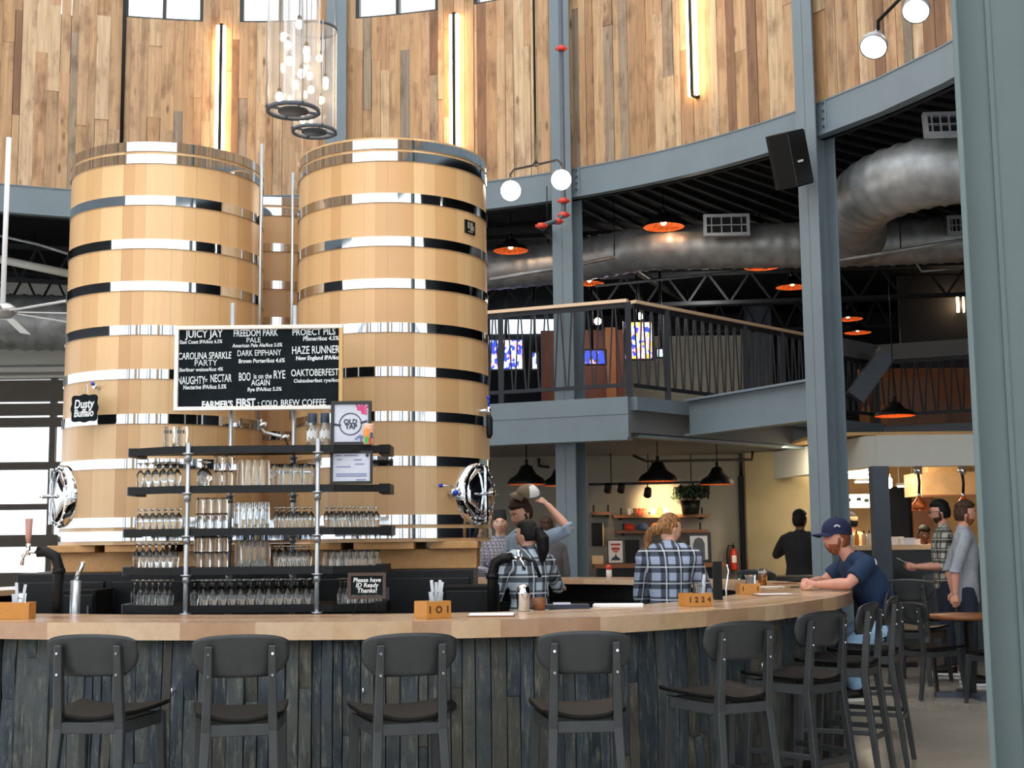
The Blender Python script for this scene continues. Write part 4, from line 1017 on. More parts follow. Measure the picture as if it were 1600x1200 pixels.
MB().tube([(-.03, 0, .09), (0, .02, .17), (.03, 0, .09)], .003, 6).build('cord', M['paper'], ss)
th = math.atan2(p.y - TL.y, p.x - TL.x)
o3 = Vector((TL.x + RB * math.cos(th), TL.y + RB * math.sin(th), p.z + .16))
v = MB().cyl(o3, o3 + Vector((math.cos(th), math.sin(th), 0)) * .05, .014, 10).build('sample_tap', M['stainless']); tag(v, 'small steel tap with blue knob that the slate sign hangs on', 'tap')
MB().ball(o3 + Vector((math.cos(th) * .06, math.sin(th) * .06, .02)), .014).build('blue_knob', M['blue_plastic'], v)
# ================================================================ LIGHT FIXTURES, DUCTS, SERVICES
# led tubes on the drum wall
for i, (px, ya, yb, Y, lab) in enumerate(((346, 50, 235, 17.55, 'glowing vertical tube light on the plank wall above the left tank'), (713, 40, 235, 17.3, 'glowing vertical tube light on the plank wall above the right tank'), (1086, -60, 165, 15.4, 'glowing vertical tube light on the plank wall between the two right columns'))):
    an, _ = ang_of(px, (max(ya, 0) + yb) / 2, DR - 0.05); z1 = at(px, ya, Y).z; z0 = at(px, yb, Y).z - (0.25 if i < 2 else 0)
    p = ring(an, 0, DR - 0.03); t = thing('wall_tube_light', lab, 'wall light', (p.x, p.y, 0), an + PI / 2, 'tube lights on the plank wall')
    MB().mm((-.03, -.03, z0), (.03, .03, z1)).build('channel', M['black'], t)
    MB().mm((-.055, .03, z0 + .02), (-.015, .085, z1 - .02)).build('tube', M['led'], t); MB().mm((.028, .03, z0 + .02), (.075, .085, z1 - .02)).build('tube', M['led'], t)
    MB().mm((-.016, .03, z0), (.026, .10, z1)).build('spine', M['black'], t)
# conduit on the plank wall
an, _ = ang_of(193, 100, DR - .05); p = ring(an, 0, DR - .06)
tag(MB().cyl((p.x, p.y, BT + 0.0), (p.x, p.y, 10.5), .025, 8).build('conduit', M['black']), 'black vertical conduit on the plank wall above the left tank', 'conduit')
# cylinder lamps
def cyl_lamp(px, yb, Y, R, H, lab):
    b = at(px, yb, Y); t = thing('cylinder_pendant', lab, 'pendant lamp', (b.x, Y, b.z), 0, 'glass cylinder lamps above the tanks')
    MB().lathe([(R, 0.03), (R, H)], 40).build('glass_cylinder', M['cyl_glass'], t)
    rg = MB().lathe([(R * .90, 0), (R * 1.02, 0), (R * 1.03, .012), (R * 1.02, .03), (R * .90, .03), (R * .90, 0)], 40)
    rg.build('bottom_ring', M['steel_dark'], t)
    rg = MB()
    for k in range(4): a = .5 + k * PI / 2; rg.bar((R * .5 * math.cos(a), R * .5 * math.sin(a), .02), (R * 1.1 * math.cos(a), R * 1.1 * math.sin(a), .02), .014, .02)
    rg.lathe([(.001, 0.005), (R * .58, 0.005), (R * .58, .02), (.001, .02)], 32); rg.build('bottom_plate', M['steel_dark'], t)
    MB().lathe([(R * .98, H - .03), (R * 1.02, H - .03), (R * 1.02, H), (R * .98, H), (R * .98, H - .03)], 40).build('top_ring', M['steel_dark'], t)
    for k in range(4):
        a = .5 + k * PI / 2; MB().cyl((R * 1.03 * math.cos(a), R * 1.03 * math.sin(a), .02), (R * 1.03 * math.cos(a), R * 1.03 * math.sin(a), H), .006, 8).build('tie_rod', M['galv_pipe'], t)
    for k, (a, z, r) in enumerate(((3.6, .12, .55), (4.4, .42, .35), (2.2, .62, .5), (5.4, .30, .6), (.4, .55, .5), (1.2, .8, .4))):
        if z > H - .2: continue
        x, y = r * R * math.cos(a), r * R * math.sin(a)
        c_0 = MB().cyl((x, y, z + .04), (x, y, H), .004, 6).cyl((x, y, z + .035), (x, y, z + .075), .016, 10).build('bulb_cord', M['black'], t)
        MB().ball((x, y, z), .032, 12, (1, 1, 1.25)).build('bulb', M['bulb'], c_0)
    for k in range(3):
        a = .5 + k * 2 * PI / 3; MB().cyl((R * math.cos(a), R * math.sin(a), H), (0, 0, H + 2.6), .005, 6).build('hanger_cable', M['galv_pipe'], t)
cyl_lamp(458, 176, 10.6, .218, 1.5, 'larger nearer glass cylinder lamp with glowing bulbs')
cyl_lamp(491, 208, 12.6, .218, 1.08, 'smaller glass cylinder lamp hanging just behind the other')
# globe pair
ga, gb = at(798, 298, 12.8), at(877, 281, 12.8); up = Vector((0, 0, .21)); mid_ = (ga + gb) / 2 + up
t = thing('globe_pendant', 'pair of glowing globe lamps on a black hanging bar by the middle column', 'pendant lamp', mid_)
bar_m = MB(); e0, e1_ = ga + up - mid_, gb + up - mid_
bar_m.tube([ga - mid_ + Vector((0, 0, .10)), ga - mid_ + Vector((0, 0, .17)), e0 + (e1_ - e0) * .07, e1_ - (e1_ - e0) * .07, gb - mid_ + Vector((0, 0, .17)), gb - mid_ + Vector((0, 0, .10))], .012, 8)
bar_m.build('crossbar', M['black'], t); MB().cyl((0, 0, 0), (0, 0, 4.2), .012, 8).build('drop_rod', M['black'], t); MB().ball((0, 0, .01), .03, 12).build('joint', M['black'], t)
for g in (ga, gb): MB().ball(g - mid_, .1, 20).build('globe', M['globe'], t)
light('globe_lamp', 'POINT', ga - Vector((0, .15, 0)), 14, (1, .82, .6), radius=.1); light('globe_lamp', 'POINT', gb - Vector((0, .15, 0)), 14, (1, .82, .6), radius=.1)
# par spots on a rod
s0, s1 = at(1366, 70, 8.0), at(1432, 14, 7.9); pv = at(1372, 33, 8.0); pv1 = at(1428, -24, 7.9)
t = thing('spot_bar', 'pair of clear lens flood lamps on an angled black rod', 'spot lamp', pv)
MB().tube([Vector((0, 0, 0)), pv1 - pv, pv1 - pv + Vector((.5, 0, .3))], .012, 8).build('rod', M['black'], t)
for s_, pv_ in ((s0, pv), (s1, pv1)):
    a = s_ - pv; d = (s_ - pv_); d = Vector((-.35, -.55, -.75)).normalized(); q = d.to_track_quat('Z', 'Y').to_matrix()
    h = MB().lathe([(.02, -.16), (.028, -.15), (.03, -.09), (.055, -.06), (.083, -.02), (.088, .03), (.08, .03)], 28, a, q).build('lamp_housing', M['galv'], t)
    MB().lathe([(.079, .028), (.05, .042), (.001, .046)], 28, a, q).build('lens', M['lens'], h)
    MB().tube([pv_ - pv, a - d * .15], .011, 8).build('knuckle', M['black'], h)
# copper lined dome pendants under the low roof
def dome(R, H):
    out = [(.012, H), (.03, H - .005), (R * .28, H * .92), (R * .40, H * .68), (R * .52, H * .5), (R * .85, H * .3), (R * .98, H * .12), (R, 0)]
    inn = [(R * .985, 0), (R * .95, H * .12), (R * .8, H * .28), (R * .45, H * .46), (R * .3, H * .6), (.001, H * .7)]
    return out, inn
pend0 = {}
def pendant(px, py, Y, D, lab, kind, ztop, energy=8, n=2):
    """py = row of the shade's lower rim"""
    p = at(px, py, Y); key = kind
    if key not in pend0:
        t = thing('dome_pendant', lab, 'pendant lamp', (p.x, Y, p.z), 0, {'c': 'copper lined pendants under the low roof', 'b': 'black dome pendants under the balcony'}[kind])
        R = .235; H = .17 if kind == 'c' else .24; o_, i_ = dome(R, H)
        sh = MB().lathe(o_, 32).build('shade', M['black'], t); MB().lathe(i_, 32).build('lining', M['copper'], sh)
        MB().cyl((0, 0, H - .01), (0, 0, H + .06), .02, 12).build('socket', M['black'], t); MB().cyl((0, 0, H + .05), (0, 0, 2.4), .006, 8).build('stem', M['black'], t)
        MB().ball((0, 0, .055), .034, 12).build('bulb', M['bulb'], t)
        pend0[key] = t
    else: t = dup(pend0[key], (p.x, Y, p.z), 0, lab)
    s_ = D / .47; t.scale = (s_, s_, s_)
    for ch in t.children:
        if ch.name.startswith('stem'): ch.scale = (1, 1, (ztop - p.z) / s_ / 2.4)
    light('pendant_lamp', 'POINT', p + Vector((0, 0, .045 if kind == 'c' else .03)), energy * (3.0 if kind == 'c' else 1), (1, .6, .3), radius=.03)
for px, py, Y, D, lab in ((798, 392, 17.6, .48, 'copper lined dome pendant between the right tank and the middle column'), (1037, 355, 16.5, .53, 'copper lined dome pendant before the long duct, right of the middle column'), (1190, 418, 17.5, .48, 'copper lined dome pendant below the duct, second from the right column'),
                          (1238, 449, 19.0, .48, 'copper lined dome pendant just left of the right column'), (1325, 499, 21.4, .48, 'copper lined dome pendant just right of the right column'), (1340, 520, 23.0, .48, 'farthest copper lined dome pendant, low beside the right column'), (921, 443, 19.5, .44, 'copper lined dome pendant half hidden behind the middle column'), (1398, 650, 17.0, .52, 'copper lined dome pendant hanging in front of the dark balcony edge')):
    pendant(px, py, Y, D, lab, 'c', 5.97)
for px, py, Y, D, lab in ((823, 757, 16.8, .5, 'black dome pendant above the bartender'), (873, 759, 18.2, .46, 'black dome pendant touching the middle column'), (1028, 752, 17.0, .51, 'black dome pendant above the merchandise shelves'), (1121, 757, 17.4, .47, 'black dome pendant nearest the dark door jamb')):
    pendant(px, py, Y, D, lab, 'b', 2.75, 1.5)
# spiral ducts
def duct(name, lab, pts, r, mat='galv', steps=14):
    P = catmull([Vector(p) for p in pts], False, steps); mb = MB()
    L = 0; rs = []; dense = resample_open(P, 0.05)
    for i, p in enumerate(dense): rs.append(r * (1.05 if i % 4 == 0 else 1.0))
    mb.tube(dense, rs, 28); o = mb.build(name, M[mat]); tag(o, lab, 'duct'); return o
def resample_open(P, step):
    out = [P[0]]; acc = 0.0
    for a, b in zip(P, P[1:]):
        d = (b - a).length; s = step - acc
        while s <= d: out.append(a.lerp(b, s / d)); s += step
        acc = (acc + d) % step if d < step - acc else d - (s - step)
    return out
duct('spiral_duct', 'long spiral air duct running behind the right columns', [(-3.5, 19.2, 5.35), (-.5, 18.6, 5.36), (1.0, 17.9, 5.36), (1.75, 17.2, 5.34), (2.6, 16.9, 5.3), (4.5, 16.6, 5.25), (7.0, 16.2, 5.25), (10.0, 15.8, 5.25)], .29)
pa = at(1440, 255, 13.2)
duct('spiral_duct', 'large spiral duct elbow with a register at the upper right', [(pa.x + .1, 16.2, 5.28), (pa.x - .22, 15.0, 5.26), (pa.x - .28, 14.0, 5.25), (pa.x + .05, 13.35, 5.25), (pa.x + .6, 13.15, 5.26), (pa.x + 1.6, 13.0, 5.28), (pa.x + 4, 12.7, 5.3)], .36)
duct('spiral_duct', 'dark spiral duct beyond the ceiling fan', [(-14, 19.0, 4.95), (-9, 19.6, 4.9), (-5.2, 20.2, 4.88)], .42)
def register(px, py, Y, W, H, rz, lab, tilt=0.0):
    p = at(px, py, Y); t = thing('air_register', lab, 'air register', p, rz); t.rotation_euler = (tilt, 0, rz)
    f = MB(); fw = .04; f.box((0, 0, H / 2 - fw / 2), (W, .07, fw)).box((0, 0, -H / 2 + fw / 2), (W, .07, fw)).box((-W / 2 + fw / 2, 0, 0), (fw, .07, H - 2 * fw)).box((W / 2 - fw / 2, 0, 0), (fw, .07, H - 2 * fw))
    f.build('frame', M['galv_pipe'], t); b = MB().box((0, .02, 0), (W - fw, .02, H - fw)).build('back', M['black'], t)
    l = MB()
    for k in range(4): l.box(((k - 1.5) * (W - .08) / 4, -.005, 0), (.012, .04, H - .08))
    l.box((0, -.005, 0), (W - .08, .04, .012)); l.build('louvre', M['galv_pipe'], t)
register(1135, 352, 16.25, .58, .28, -.05, 'metal air register on the long duct')
register(1476, 195, 12.75, .42, .26, -.05, 'metal air register on the large duct elbow', -.2)
register(1497, 352, 16.0, .28, .24, -.1, 'small air register half hidden by the near column')
# conduits and pipes below the roof
def pipe(name, lab, pts, r, mat):
    o = MB().tube(pts, r, 8).build(name, M[mat]); q = (pts[0] + pts[1]) / 2 if len(pts) < 3 else pts[-1]
    if q.z > 4: MB().cyl(q, (q.x, q.y, 5.97), .008, 6).build('hanger', M['black'], o)
    return tag(o, lab, 'pipe')
pipe('conduit', 'thin grey conduit pair running under the roof right of the right column', [at(1310, 407, 15.5), at(1508, 374, 15.0)], .022, 'galv')
pipe('conduit', 'bent grey conduit dropping below the long duct', [at(1384, 372, 17.3), at(1432, 412, 17.3), at(1440, 424, 17.3), at(1510, 418, 17.2)], .018, 'galv')
pipe('conduit', 'long grey conduit crossing behind the middle column', [at(765, 437, 16.95), at(880, 418, 16.95), at(960, 402, 16.95)], .025, 'galv')
pipe('conduit', 'grey conduit under the roof above the balcony wall', [at(930, 447, 19), at(1150, 425, 18.6), at(1262, 410, 18.4)], .02, 'galv')
pipe('roof_beam', 'dark slanted beam end above the balcony wall', [at(905, 365, 18.4), at(1020, 440, 21), at(1075, 472, 22.5)], .05, 'black')
pipe('roof_pipe', 'pale straight pipe under the roof beyond the fan', [at(-5, 404, 18.5), at(110, 428, 18.5)], .06, 'soffit')
pipe('roof_pipe', 'thin dark pipe under the roof above the ceiling fan', [at(-5, 367, 17.5), at(60, 382, 17.5), at(110, 398, 17.5)], .02, 'galv')
# sprinkler pipe on the middle column
sp = [at(882, -10, 15.9), at(881, 335, 15.9)]; sp = [Vector((sp[1].x, sp[1].y, sp[0].z)), sp[1]]
t = MB().tube(sp + [at(872, 344, 15.8), at(845, 353, 15.6)], .028, 10).build('sprinkler_pipe', M['steel_dark']); tag(t, 'sprinkler pipe with red couplings beside the middle column', 'pipe')
for px, py, Y in ((881, 76, 15.9), (881, 314, 15.9), (880, 336, 15.9), (871, 346, 15.8), (846, 353, 15.6)):
    c = at(px, py, Y); c.x = sp[1].x if px > 879 else c.x
    m = MB().cyl(c - Vector((0, 0, .03)), c + Vector((0, 0, .03)), .05, 12); m.cyl(c + Vector((-.075, 0, 0)), c + Vector((.075, 0, 0)), .018, 8); m.build('red_coupling', M['red'], t)
pipe('sprinkler_branch', 'dark sprinkler branch running back from the red elbow', [at(848, 356, 15.6), at(862, 370, 17.0)], .045, 'black')
# loudspeaker on the right column
p = at(1232, 250, 13.5); t = thing('loudspeaker', 'black loudspeaker tilted on the right column', 'loudspeaker', p); t.rotation_euler = (.12, -.33, .55)
MB().prism([(-.13, -.17), (.13, -.17), (.17, .05), (.1, .17), (-.1, .17), (-.17, .05)], -.29, .29).build('cabinet', M['black_matte'], t, .01)
MB().box((0, -.174, 0), (.25, .012, .55)).build('grille', M['frame_black'], t); MB().box((-.02, -.185, -.03), (.075, .008, .022)).build('badge', M['white'], t)
MB().cyl((.0, .15, -.12), (.14, .22, -.14), .025, 10).build('bracket', M['black'], t)
# ceiling fan
p = at(4, 487, 14.0); t = thing('ceiling_fan', 'big white ceiling fan at the left edge of the view', 'ceiling fan', p)
MB().cyl((0, 0, .06), (.0, 0, 5.95 - p.z), .028, 12).build('downrod', M['white_gloss'], t)
MB().lathe([(.001, -.08), (.10, -.07), (.15, -.02), (.15, .04), (.08, .09), (.001, .1)], 28).build('motor_housing', M['galv_pipe'], t)
for k in range(8):
    a = .2 + k * PI / 4; q = Matrix.Rotation(a, 3, 'Z') @ Matrix.Rotation(.16, 3, 'X')
    MB().prism([(.16, -.03), (.55, -.055), (1.5, -.06), (1.5, .06), (.55, .055), (.16, .03)], -.006, .006, q).build('blade', M['white_gloss'], t)
# pendant rod bracket
# ================================================================ THINGS ON THE BAR
BT_ = BAR_Z + 0.0012
M['ceramic'] = plain('jar_glass_grey', srgb(200, 204, 202), 0.25); M['cutlery'] = plain('cutlery_grey', srgb(206, 212, 220), 0.35); M['amber'] = thin_glass('amber_beer', (0.86, 0.5, 0.1), 0.35, 0.06)
M['mark'] = plain('burnt_mark', srgb(84, 46, 22), 0.7)
def caddy(px, py, rz, w_, d_, h_, lab, utensils=0, marks='N II', slope=True, jar=True):
    p = atz(px, py, BT_); t = thing('condiment_caddy', lab, 'caddy', (p.x, p.y, BT_), rz, 'wooden caddies on the bar'); th = .011
    mb = MB(); mb.mm((-w_ / 2, -d_ / 2, 0), (w_ / 2, d_ / 2, th)); mb.mm((-w_ / 2, -d_ / 2, th), (w_ / 2, -d_ / 2 + th, h_)); mb.mm((-w_ / 2, d_ / 2 - th, th), (w_ / 2, d_ / 2, h_))
    mb.mm((-w_ / 2, -d_ / 2 + th, th), (-w_ / 2 + th, d_ / 2 - th, h_)); mb.mm((w_ / 2 - th, -d_ / 2 + th, th), (w_ / 2, d_ / 2 - th, h_))
    mb.build('box', M['caddy'], t, .001, 1)
    MB().mm((-w_ * .2 - .004, -d_ / 2 + th, th), (-w_ * .2 + .004, d_ / 2 - th, h_ * .85)).build('divider', M['caddy'], t)
    n = len(marks)
    for i, ch in enumerate(marks):
        if ch != ' ': text(ch, h_ * .55, t, (-w_ * .36 + w_ * .72 * i / max(1, n - 1), -d_ / 2 - .0006, h_ * .5), 'mark', 'stamp_mark', bold=.002)
    if jar:
        j = thing('utensil_jar', 'glass jar of cutlery standing in the ' + lab.split(',')[0].replace('wooden ', ''), 'jar', (p.x + math.cos(rz) * w_ * .14, p.y + math.sin(rz) * w_ * .14, BT_ + th + .001))
        MB().lathe([(.001, 0), (.034, 0), (.038, .01), (.036, .09), (.04, .125)], 18).build('body', M['glass'], j)
        MB().lathe([(.001, .004), (.03, .004), (.033, .03), (.001, .034)], 14).build('contents', M['oak'], j)
        for k in range(utensils):
            a = k * 2.4; v_ = Vector((math.cos(a), math.sin(a), 0))
            MB().bar(v_ * .012 + Vector((0, 0, .03)), v_ * .034 + Vector((0, 0, .175 + .01 * (k % 2))), .016, .004).build('cutlery', M['cutlery'], j)
    return t
caddy(20, 967, .06, .21, .13, .09, 'wooden caddy at the left end of the bar, beside the folded menu', 2, '')
caddy(676, 966, .62, .15, .125, .09, 'wooden caddy with dark stamped letters, above the third stool', 4, 'IOI')
caddy(1087, 947, .3, .17, .12, .078, 'yellow wooden caddy with four stamped marks, before the blonde woman', 1, '1224')
caddy(1169, 928, .1, .15, .13, .075, 'wooden caddy beside the amber beer glass', 0, 'II')
for px, py, nm, lab in ((1133, 0, '', ''),): pass
def sheet(px, py, w_, d_, rz, lab, name='menu', cat='menu', th=.004, mat='paper', back=True):
    p = atz(px, py, BT_); t = thing(name, lab, cat, (p.x, p.y, BT_), rz)
    if back: MB().box((0, -.004, .003), (w_ + .01, d_ + .01, .006)).build('board', M['brown_wood'], t)
    MB().box((0, 0, (.0062 if back else 0) + th / 2), (w_, d_, th)).build('pages', M[mat], t); return t
sheet(12, 963, .2, .2, .1, 'folded white menu by the caddy at the left end of the bar')
sheet(768, 962, .24, .2, -.02, 'white menu on a wooden board between the third and fourth stool')
sheet(1208, 930, .24, .16, .1, 'white menu on the bar nearest the seated man')
sheet(1205, 917, .2, .14, .0, 'white menu beside the amber beer glass', back=False)
sheet(1226, 912, .2, .08, .2, 'brown wooden paddle behind the white menus', 'serving_paddle', 'paddle', .01, 'brown_wood', False)
sheet(1250, 918, .075, .15, 1.2, 'dark phone lying before the seated man', 'mobile_phone', 'phone', .008, 'frame_black', False)
p = atz(1192, 914, BT_); t = thing('beer_glass', 'glass of amber beer on the bar beside the seated man', 'glass', (p.x, p.y, BT_))
MB().lathe([(.001, 0), (.03, 0), (.032, .01), (.041, .07), (.038, .10), (.036, .14)], 20).build('glass', M['glass'], t); MB().lathe([(.001, .008), (.029, .008), (.038, .07), (.036, .1), (.001, .1)], 20).build('beer', M['amber'], t)
MB().lathe([(.001, .1005), (.036, .1005), (.035, .112), (.001, .113)], 20).build('foam', M['white'], t)
p = atz(818, 955, BT_); t = thing('cocktail_shaker', 'tall steel shaker on the bar in front of the woman with the ponytail', 'shaker', (p.x, p.y, BT_))
MB().lathe([(.001, 0), (.033, 0), (.036, .005), (.041, .10), (.042, .105), (.001, .106)], 22).build('cup', M['stainless'], t); MB().lathe([(.041, .106), (.036, .135), (.022, .15), (.001, .151)], 22).build('lid', M['stainless'], t)
# till, papers and trays inside the bar
p = at(930, 948, 8.0)
t = thing('paper_stack', 'white order sheets lying behind the bar right of the shaker', 'papers', (at(965, 945, 8.1).x, 8.05, BT_ - .0), -.1)
MB().box((0, 0, .006), (.30, .22, .012)).build('sheets', M['paper'], t)
t = thing('order_tray', 'dark blue order pads in a tray behind the bar', 'tray', (at(885, 945, 7.85).x, 7.84, BT_), .05)
MB().box((0, 0, .012), (.26, .14, .024)).build('tray', plain('navy_tray', srgb(30, 38, 56), .4), t); MB().box((-.03, -.03, .03), (.1, .06, .01)).build('pad', M['pale_blue'], t)
t = thing('small_cup', 'small brown wooden cup by the order pads', 'cup', (at(842, 948, 7.7).x, 7.68, BT_)); MB().lathe([(.001, 0), (.035, 0), (.04, .07), (.035, .07), (.03, .01)], 18).build('cup', M['brown_wood'], t)
# red bottle stopper on the far counter
t = thing('stoppered_bottle', 'small red topped bottle on the far bar counter', 'bottle', (at(954, 905, 13.6).x, 13.8, BT_)); MB().lathe([(.001, 0), (.03, 0), (.03, .08), (.012, .11)], 14).build('body', M['white'], t); MB().ball((0, 0, .11), .035, 12).build('cap', M['red'], t)
# tap towers
def tap_tower(base, h_, r, dirv, lab, handle=None, hose=None):
    t = thing('tap_tower', lab, 'tap', base); d = Vector(dirv)
    MB().tube([(0, 0, 0), (0, 0, h_ - .1), Vector((0, 0, h_ - .03)) + d * .02, Vector((0, 0, h_)) + d * .08, Vector((0, 0, h_)) + d * .13], r, 16).build('pipe', M['black'], t)
    MB().lathe([(r * 2, 0), (r * 2, .015), (r, .02)], 20).build('flange', M['black'], t)
    MB().tube([(0, 0, h_ - .13), (0, 0, h_ - .10)], r * 1.2, 16).build('collar', M['black'], t)
    e = Vector((0, 0, h_)) + d * .13
    f = MB().tube([e - d * .01, e + d * .06, e + d * .085 + Vector((0, 0, -.03)), e + d * .09 + Vector((0, 0, -.08))], .011, 10).cyl(e + d * .055 + Vector((0, 0, -.02)), e + d * .055 + Vector((0, 0, .05)), .014, 10).build('faucet', M['chrome'], t)
    if handle: MB().tube([e + d * .055 + Vector((0, 0, .05)), e + d * .055 + Vector((0, 0, .09)), e + d * .055 + Vector((0, 0, .2))], [.010, .018, .022], 10).build('tap_handle', M[handle], f)
    if hose: MB().tube([e + d * .08, e + d * .16 + Vector((0, 0, -.02)), e + d * .2 + Vector((0, 0, -.12))], .012, 8).build('hose', M['black'], f)
    return t
M['tap_red'] = plain('tap_red', srgb(188, 138, 126), .5); M['tap_black'] = M['black']
p = at(90, 955, 7.95); tap_tower((p.x, 7.95, .86), at(90, 862, 7.95).z - .86, .032, (-1, -.05, 0), 'black pipe tap tower with pinkish handle at the left end', 'tap_red')
p = at(770, 945, 8.35); tap_tower((p.x, 8.35, .86), at(770, 872, 8.35).z - .86, .034, (.9, -.3, 0), 'black pipe tap tower between the right tank and the ponytailed woman', None, True)
p = at(117, 955, 8.0); t = thing('steel_standpipe', 'steel standpipe with small tap right of the left tap tower', 'tap', (p.x, 8.0, .86))
MB().cyl((0, 0, 0), (0, 0, .42), .03, 14).build('pipe', M['galv_pipe'], t); MB().tube([(0, 0, .42), (.02, 0, .47), (.05, -.02, .53)], .014, 10).build('spout', M['chrome'], t)
p = at(1122, 940, 8.75); t = thing('tap_column', 'black square tap column behind the yellow caddy', 'tap', (p.x, 8.75, .86))
MB().box((0, 0, .24), (.055, .055, .48)).build('column', M['black'], t); MB().tube([(.045, -.03, 0), (.05, -.03, .3), (.07, -.03, .42), (.06, -.03, .46)], .007, 8).build('lever', M['chrome'], t)
# ================================================================ BEHIND: SHELVES, KITCHEN, BALCONY, TABLES
SY = 19.55
def shelf_board(name, px0, px1, py, lab, Y=SY, d=.3, th=.045, mat='brown_wood'):
    a, b = at(px0, py, Y), at(px1, py, Y); z = (a.z + b.z) / 2; t = thing(name, lab, 'shelf', ((a.x + b.x) / 2, Y + .06, z), 0, 'merchandise shelves on the rear wall')
    MB().box((0, 0, -th / 2), (b.x - a.x, d, th)).build('board', M[mat], t)
    for s in (-.42, .42):
        x = s * (b.x - a.x); m = MB().cyl((x, d / 2 + .02, -th - .015), (x, -d / 2 + .04, -th - .015), .016, 8).cyl((x, -d / 2 + .04, -th - .02), (x, -d / 2 + .04, .10), .012, 8); m.build('pipe_bracket', M['black'], t)
    return t, z
_, z1 = shelf_board('wall_shelf', 958, 1108, 804, 'upper lit merchandise shelf on the rear wall'); _, z2 = shelf_board('wall_shelf', 962, 1105, 828, 'middle merchandise shelf with caps on the rear wall'); _, z3 = shelf_board('wall_shelf', 925, 952, 800, 'short side shelf beside the middle column')
ca, cb_ = at(928, 880, SY - .2), at(1130, 880, SY - .2)
t = thing('rear_counter', 'dark topped merchandise counter along the rear wall', 'counter', ((ca.x + cb_.x) / 2, SY - .15, 0)); cwid = cb_.x - ca.x; CT = (ca.z + cb_.z) / 2
MB().box((0, 0, CT - .03), (cwid, .5, .06)).build('top', M['brown_wood'], t); MB().box((0, .04, (CT - .06) / 2), (cwid - .1, .4, CT - .06)).build('body', M['cabinet'], t)
# merchandise
mc = {'mug_white': 'white', 'm_red': 'red', 'm_orange': 'can_orange', 'm_brown': 'brown_wood'}
for i, (px, mt, nm) in enumerate(((984, 'white', 'white mug with print'), (993, 'brown_wood', 'brown tin'), (1000, 'can_red', 'red tin'), (1007, 'brown_wood', 'tall brown tin'), (1020, 'white', 'white mug'), (1032, 'can_orange', 'orange jar'), (1040, 'white', 'white jar'))):
    p = at(px, 800, SY); t = thing('merchandise_mug', nm + (' at the left end' if i < 2 else ' in the middle' if i < 5 else ' beside the plant') + ' of the upper lit shelf' + (', next to the plant' if i == 6 else ''), 'mug', (p.x, SY + .05, z1 + .001), 0, 'mugs and tins on the upper lit shelf'); t.scale = (.72, .72, .95)
    MB().lathe([(.001, 0), (.04, 0), (.042, .005), (.042, .1), (.036, .1), (.035, .012)], 16).build('cup', M[mt], t); MB().tube([(.04, 0, .08), (.065, 0, .07), (.065, 0, .035), (.04, 0, .025)], .006, 6).build('handle', M[mt], t)
def cap(t, loc, r, mat, brim_mat=None, rz=0.0, tilt=None, front=None):
    q = Matrix.Rotation(rz, 3, 'Z'); q = q @ tilt if tilt is not None else q; loc = Vector(loc)
    n = 20; vs = []
    MBd = MB().lathe([(r * math.cos(a), r * .85 * math.sin(a)) for a in [PI / 2 * k / 7 for k in range(8)]] , n, loc, q @ Matrix.Diagonal(Vector((.9, 1.08, 1))))
    d = MBd.build('crown', M[mat], t)
    b = MB(); top = []; bot = []
    for k in range(13):
        a = math.radians(-62 + 124 * k / 12); 
        for rr_, dz in ((.98, .006), (1.0 + .62 * math.cos(a) ** 1.2, -.012 - .015 * (abs(math.sin(a)) * 2 - .4))):
            top.append(Vector((r * .9 * math.sin(a) * (rr_ if rr_ < 1 else 1.02), r * 1.08 * math.cos(a) * rr_, dz)))
    vs = [q @ v + loc for v in top] + [q @ (v - Vector((0, 0, .006))) + loc for v in top]; m_ = len(top); fs = []
    for k in range(12):
        a = 2 * k; fs += [(a, a + 1, a + 3, a + 2), (m_ + a, m_ + a + 2, m_ + a + 3, m_ + a + 1), (a + 1, m_ + a + 1, m_ + a + 3, a + 3)]
    b.add(vs, fs, True).build('brim', M[brim_mat or mat], t)
    return d
for px, mt, lab in ((983, 'red', 'red baseball cap on the middle shelf'), (1005, 'can_blue', 'blue baseball cap on the middle shelf'), (1025, 'brown_wood', 'tan baseball cap on the middle shelf, behind the blonde woman')):
    p = at(px, 826, SY); t = thing('baseball_cap', lab, 'cap', (p.x, SY + .02, z2 + .02), PI, 'caps on the middle shelf'); cap(t, (0, 0, 0), .10, mt)
# potted plant
M['leaf'] = plain('leaf_green', srgb(26, 52, 26), .55, 0, .25); p = at(1078, 800, SY - .05); t = thing('potted_plant', 'bushy green plant in a black wire pot on the rear shelves', 'plant', (p.x, SY - .12, z1 + .001))
MB().lathe([(.001, 0), (.12, 0), (.15, .2), (.13, .2), (.11, .02)], 20).build('pot', M['black'], t); lf = MB(); r5 = random.Random(4)
for k in range(420):
    a, b_ = r5.uniform(0, 2 * PI), r5.uniform(-.25, 1); rad = r5.uniform(.5, 1); c_0 = Vector((.28 * rad * math.cos(a) * math.cos(b_), .2 * rad * math.sin(a) * math.cos(b_), .27 + .2 * rad * math.sin(b_)))
    q = Quaternion((r5.uniform(-1, 1), r5.uniform(-1, 1), r5.uniform(-1, 1), r5.uniform(-1, 1))).normalized().to_matrix(); s_ = r5.uniform(.025, .045)
    lf.add([c_0 + q @ Vector(v) * s_ for v in ((-1, 0, 0), (-.2, .55, .15), (1.1, 0, 0), (-.2, -.55, .15))], [(0, 1, 2, 3)])
lf.build('leaves', M['leaf'], t); MB().tube([(0, 0, .1), (.02, 0, .3)], .015, 6).build('stem', M['brown_wood'], t)
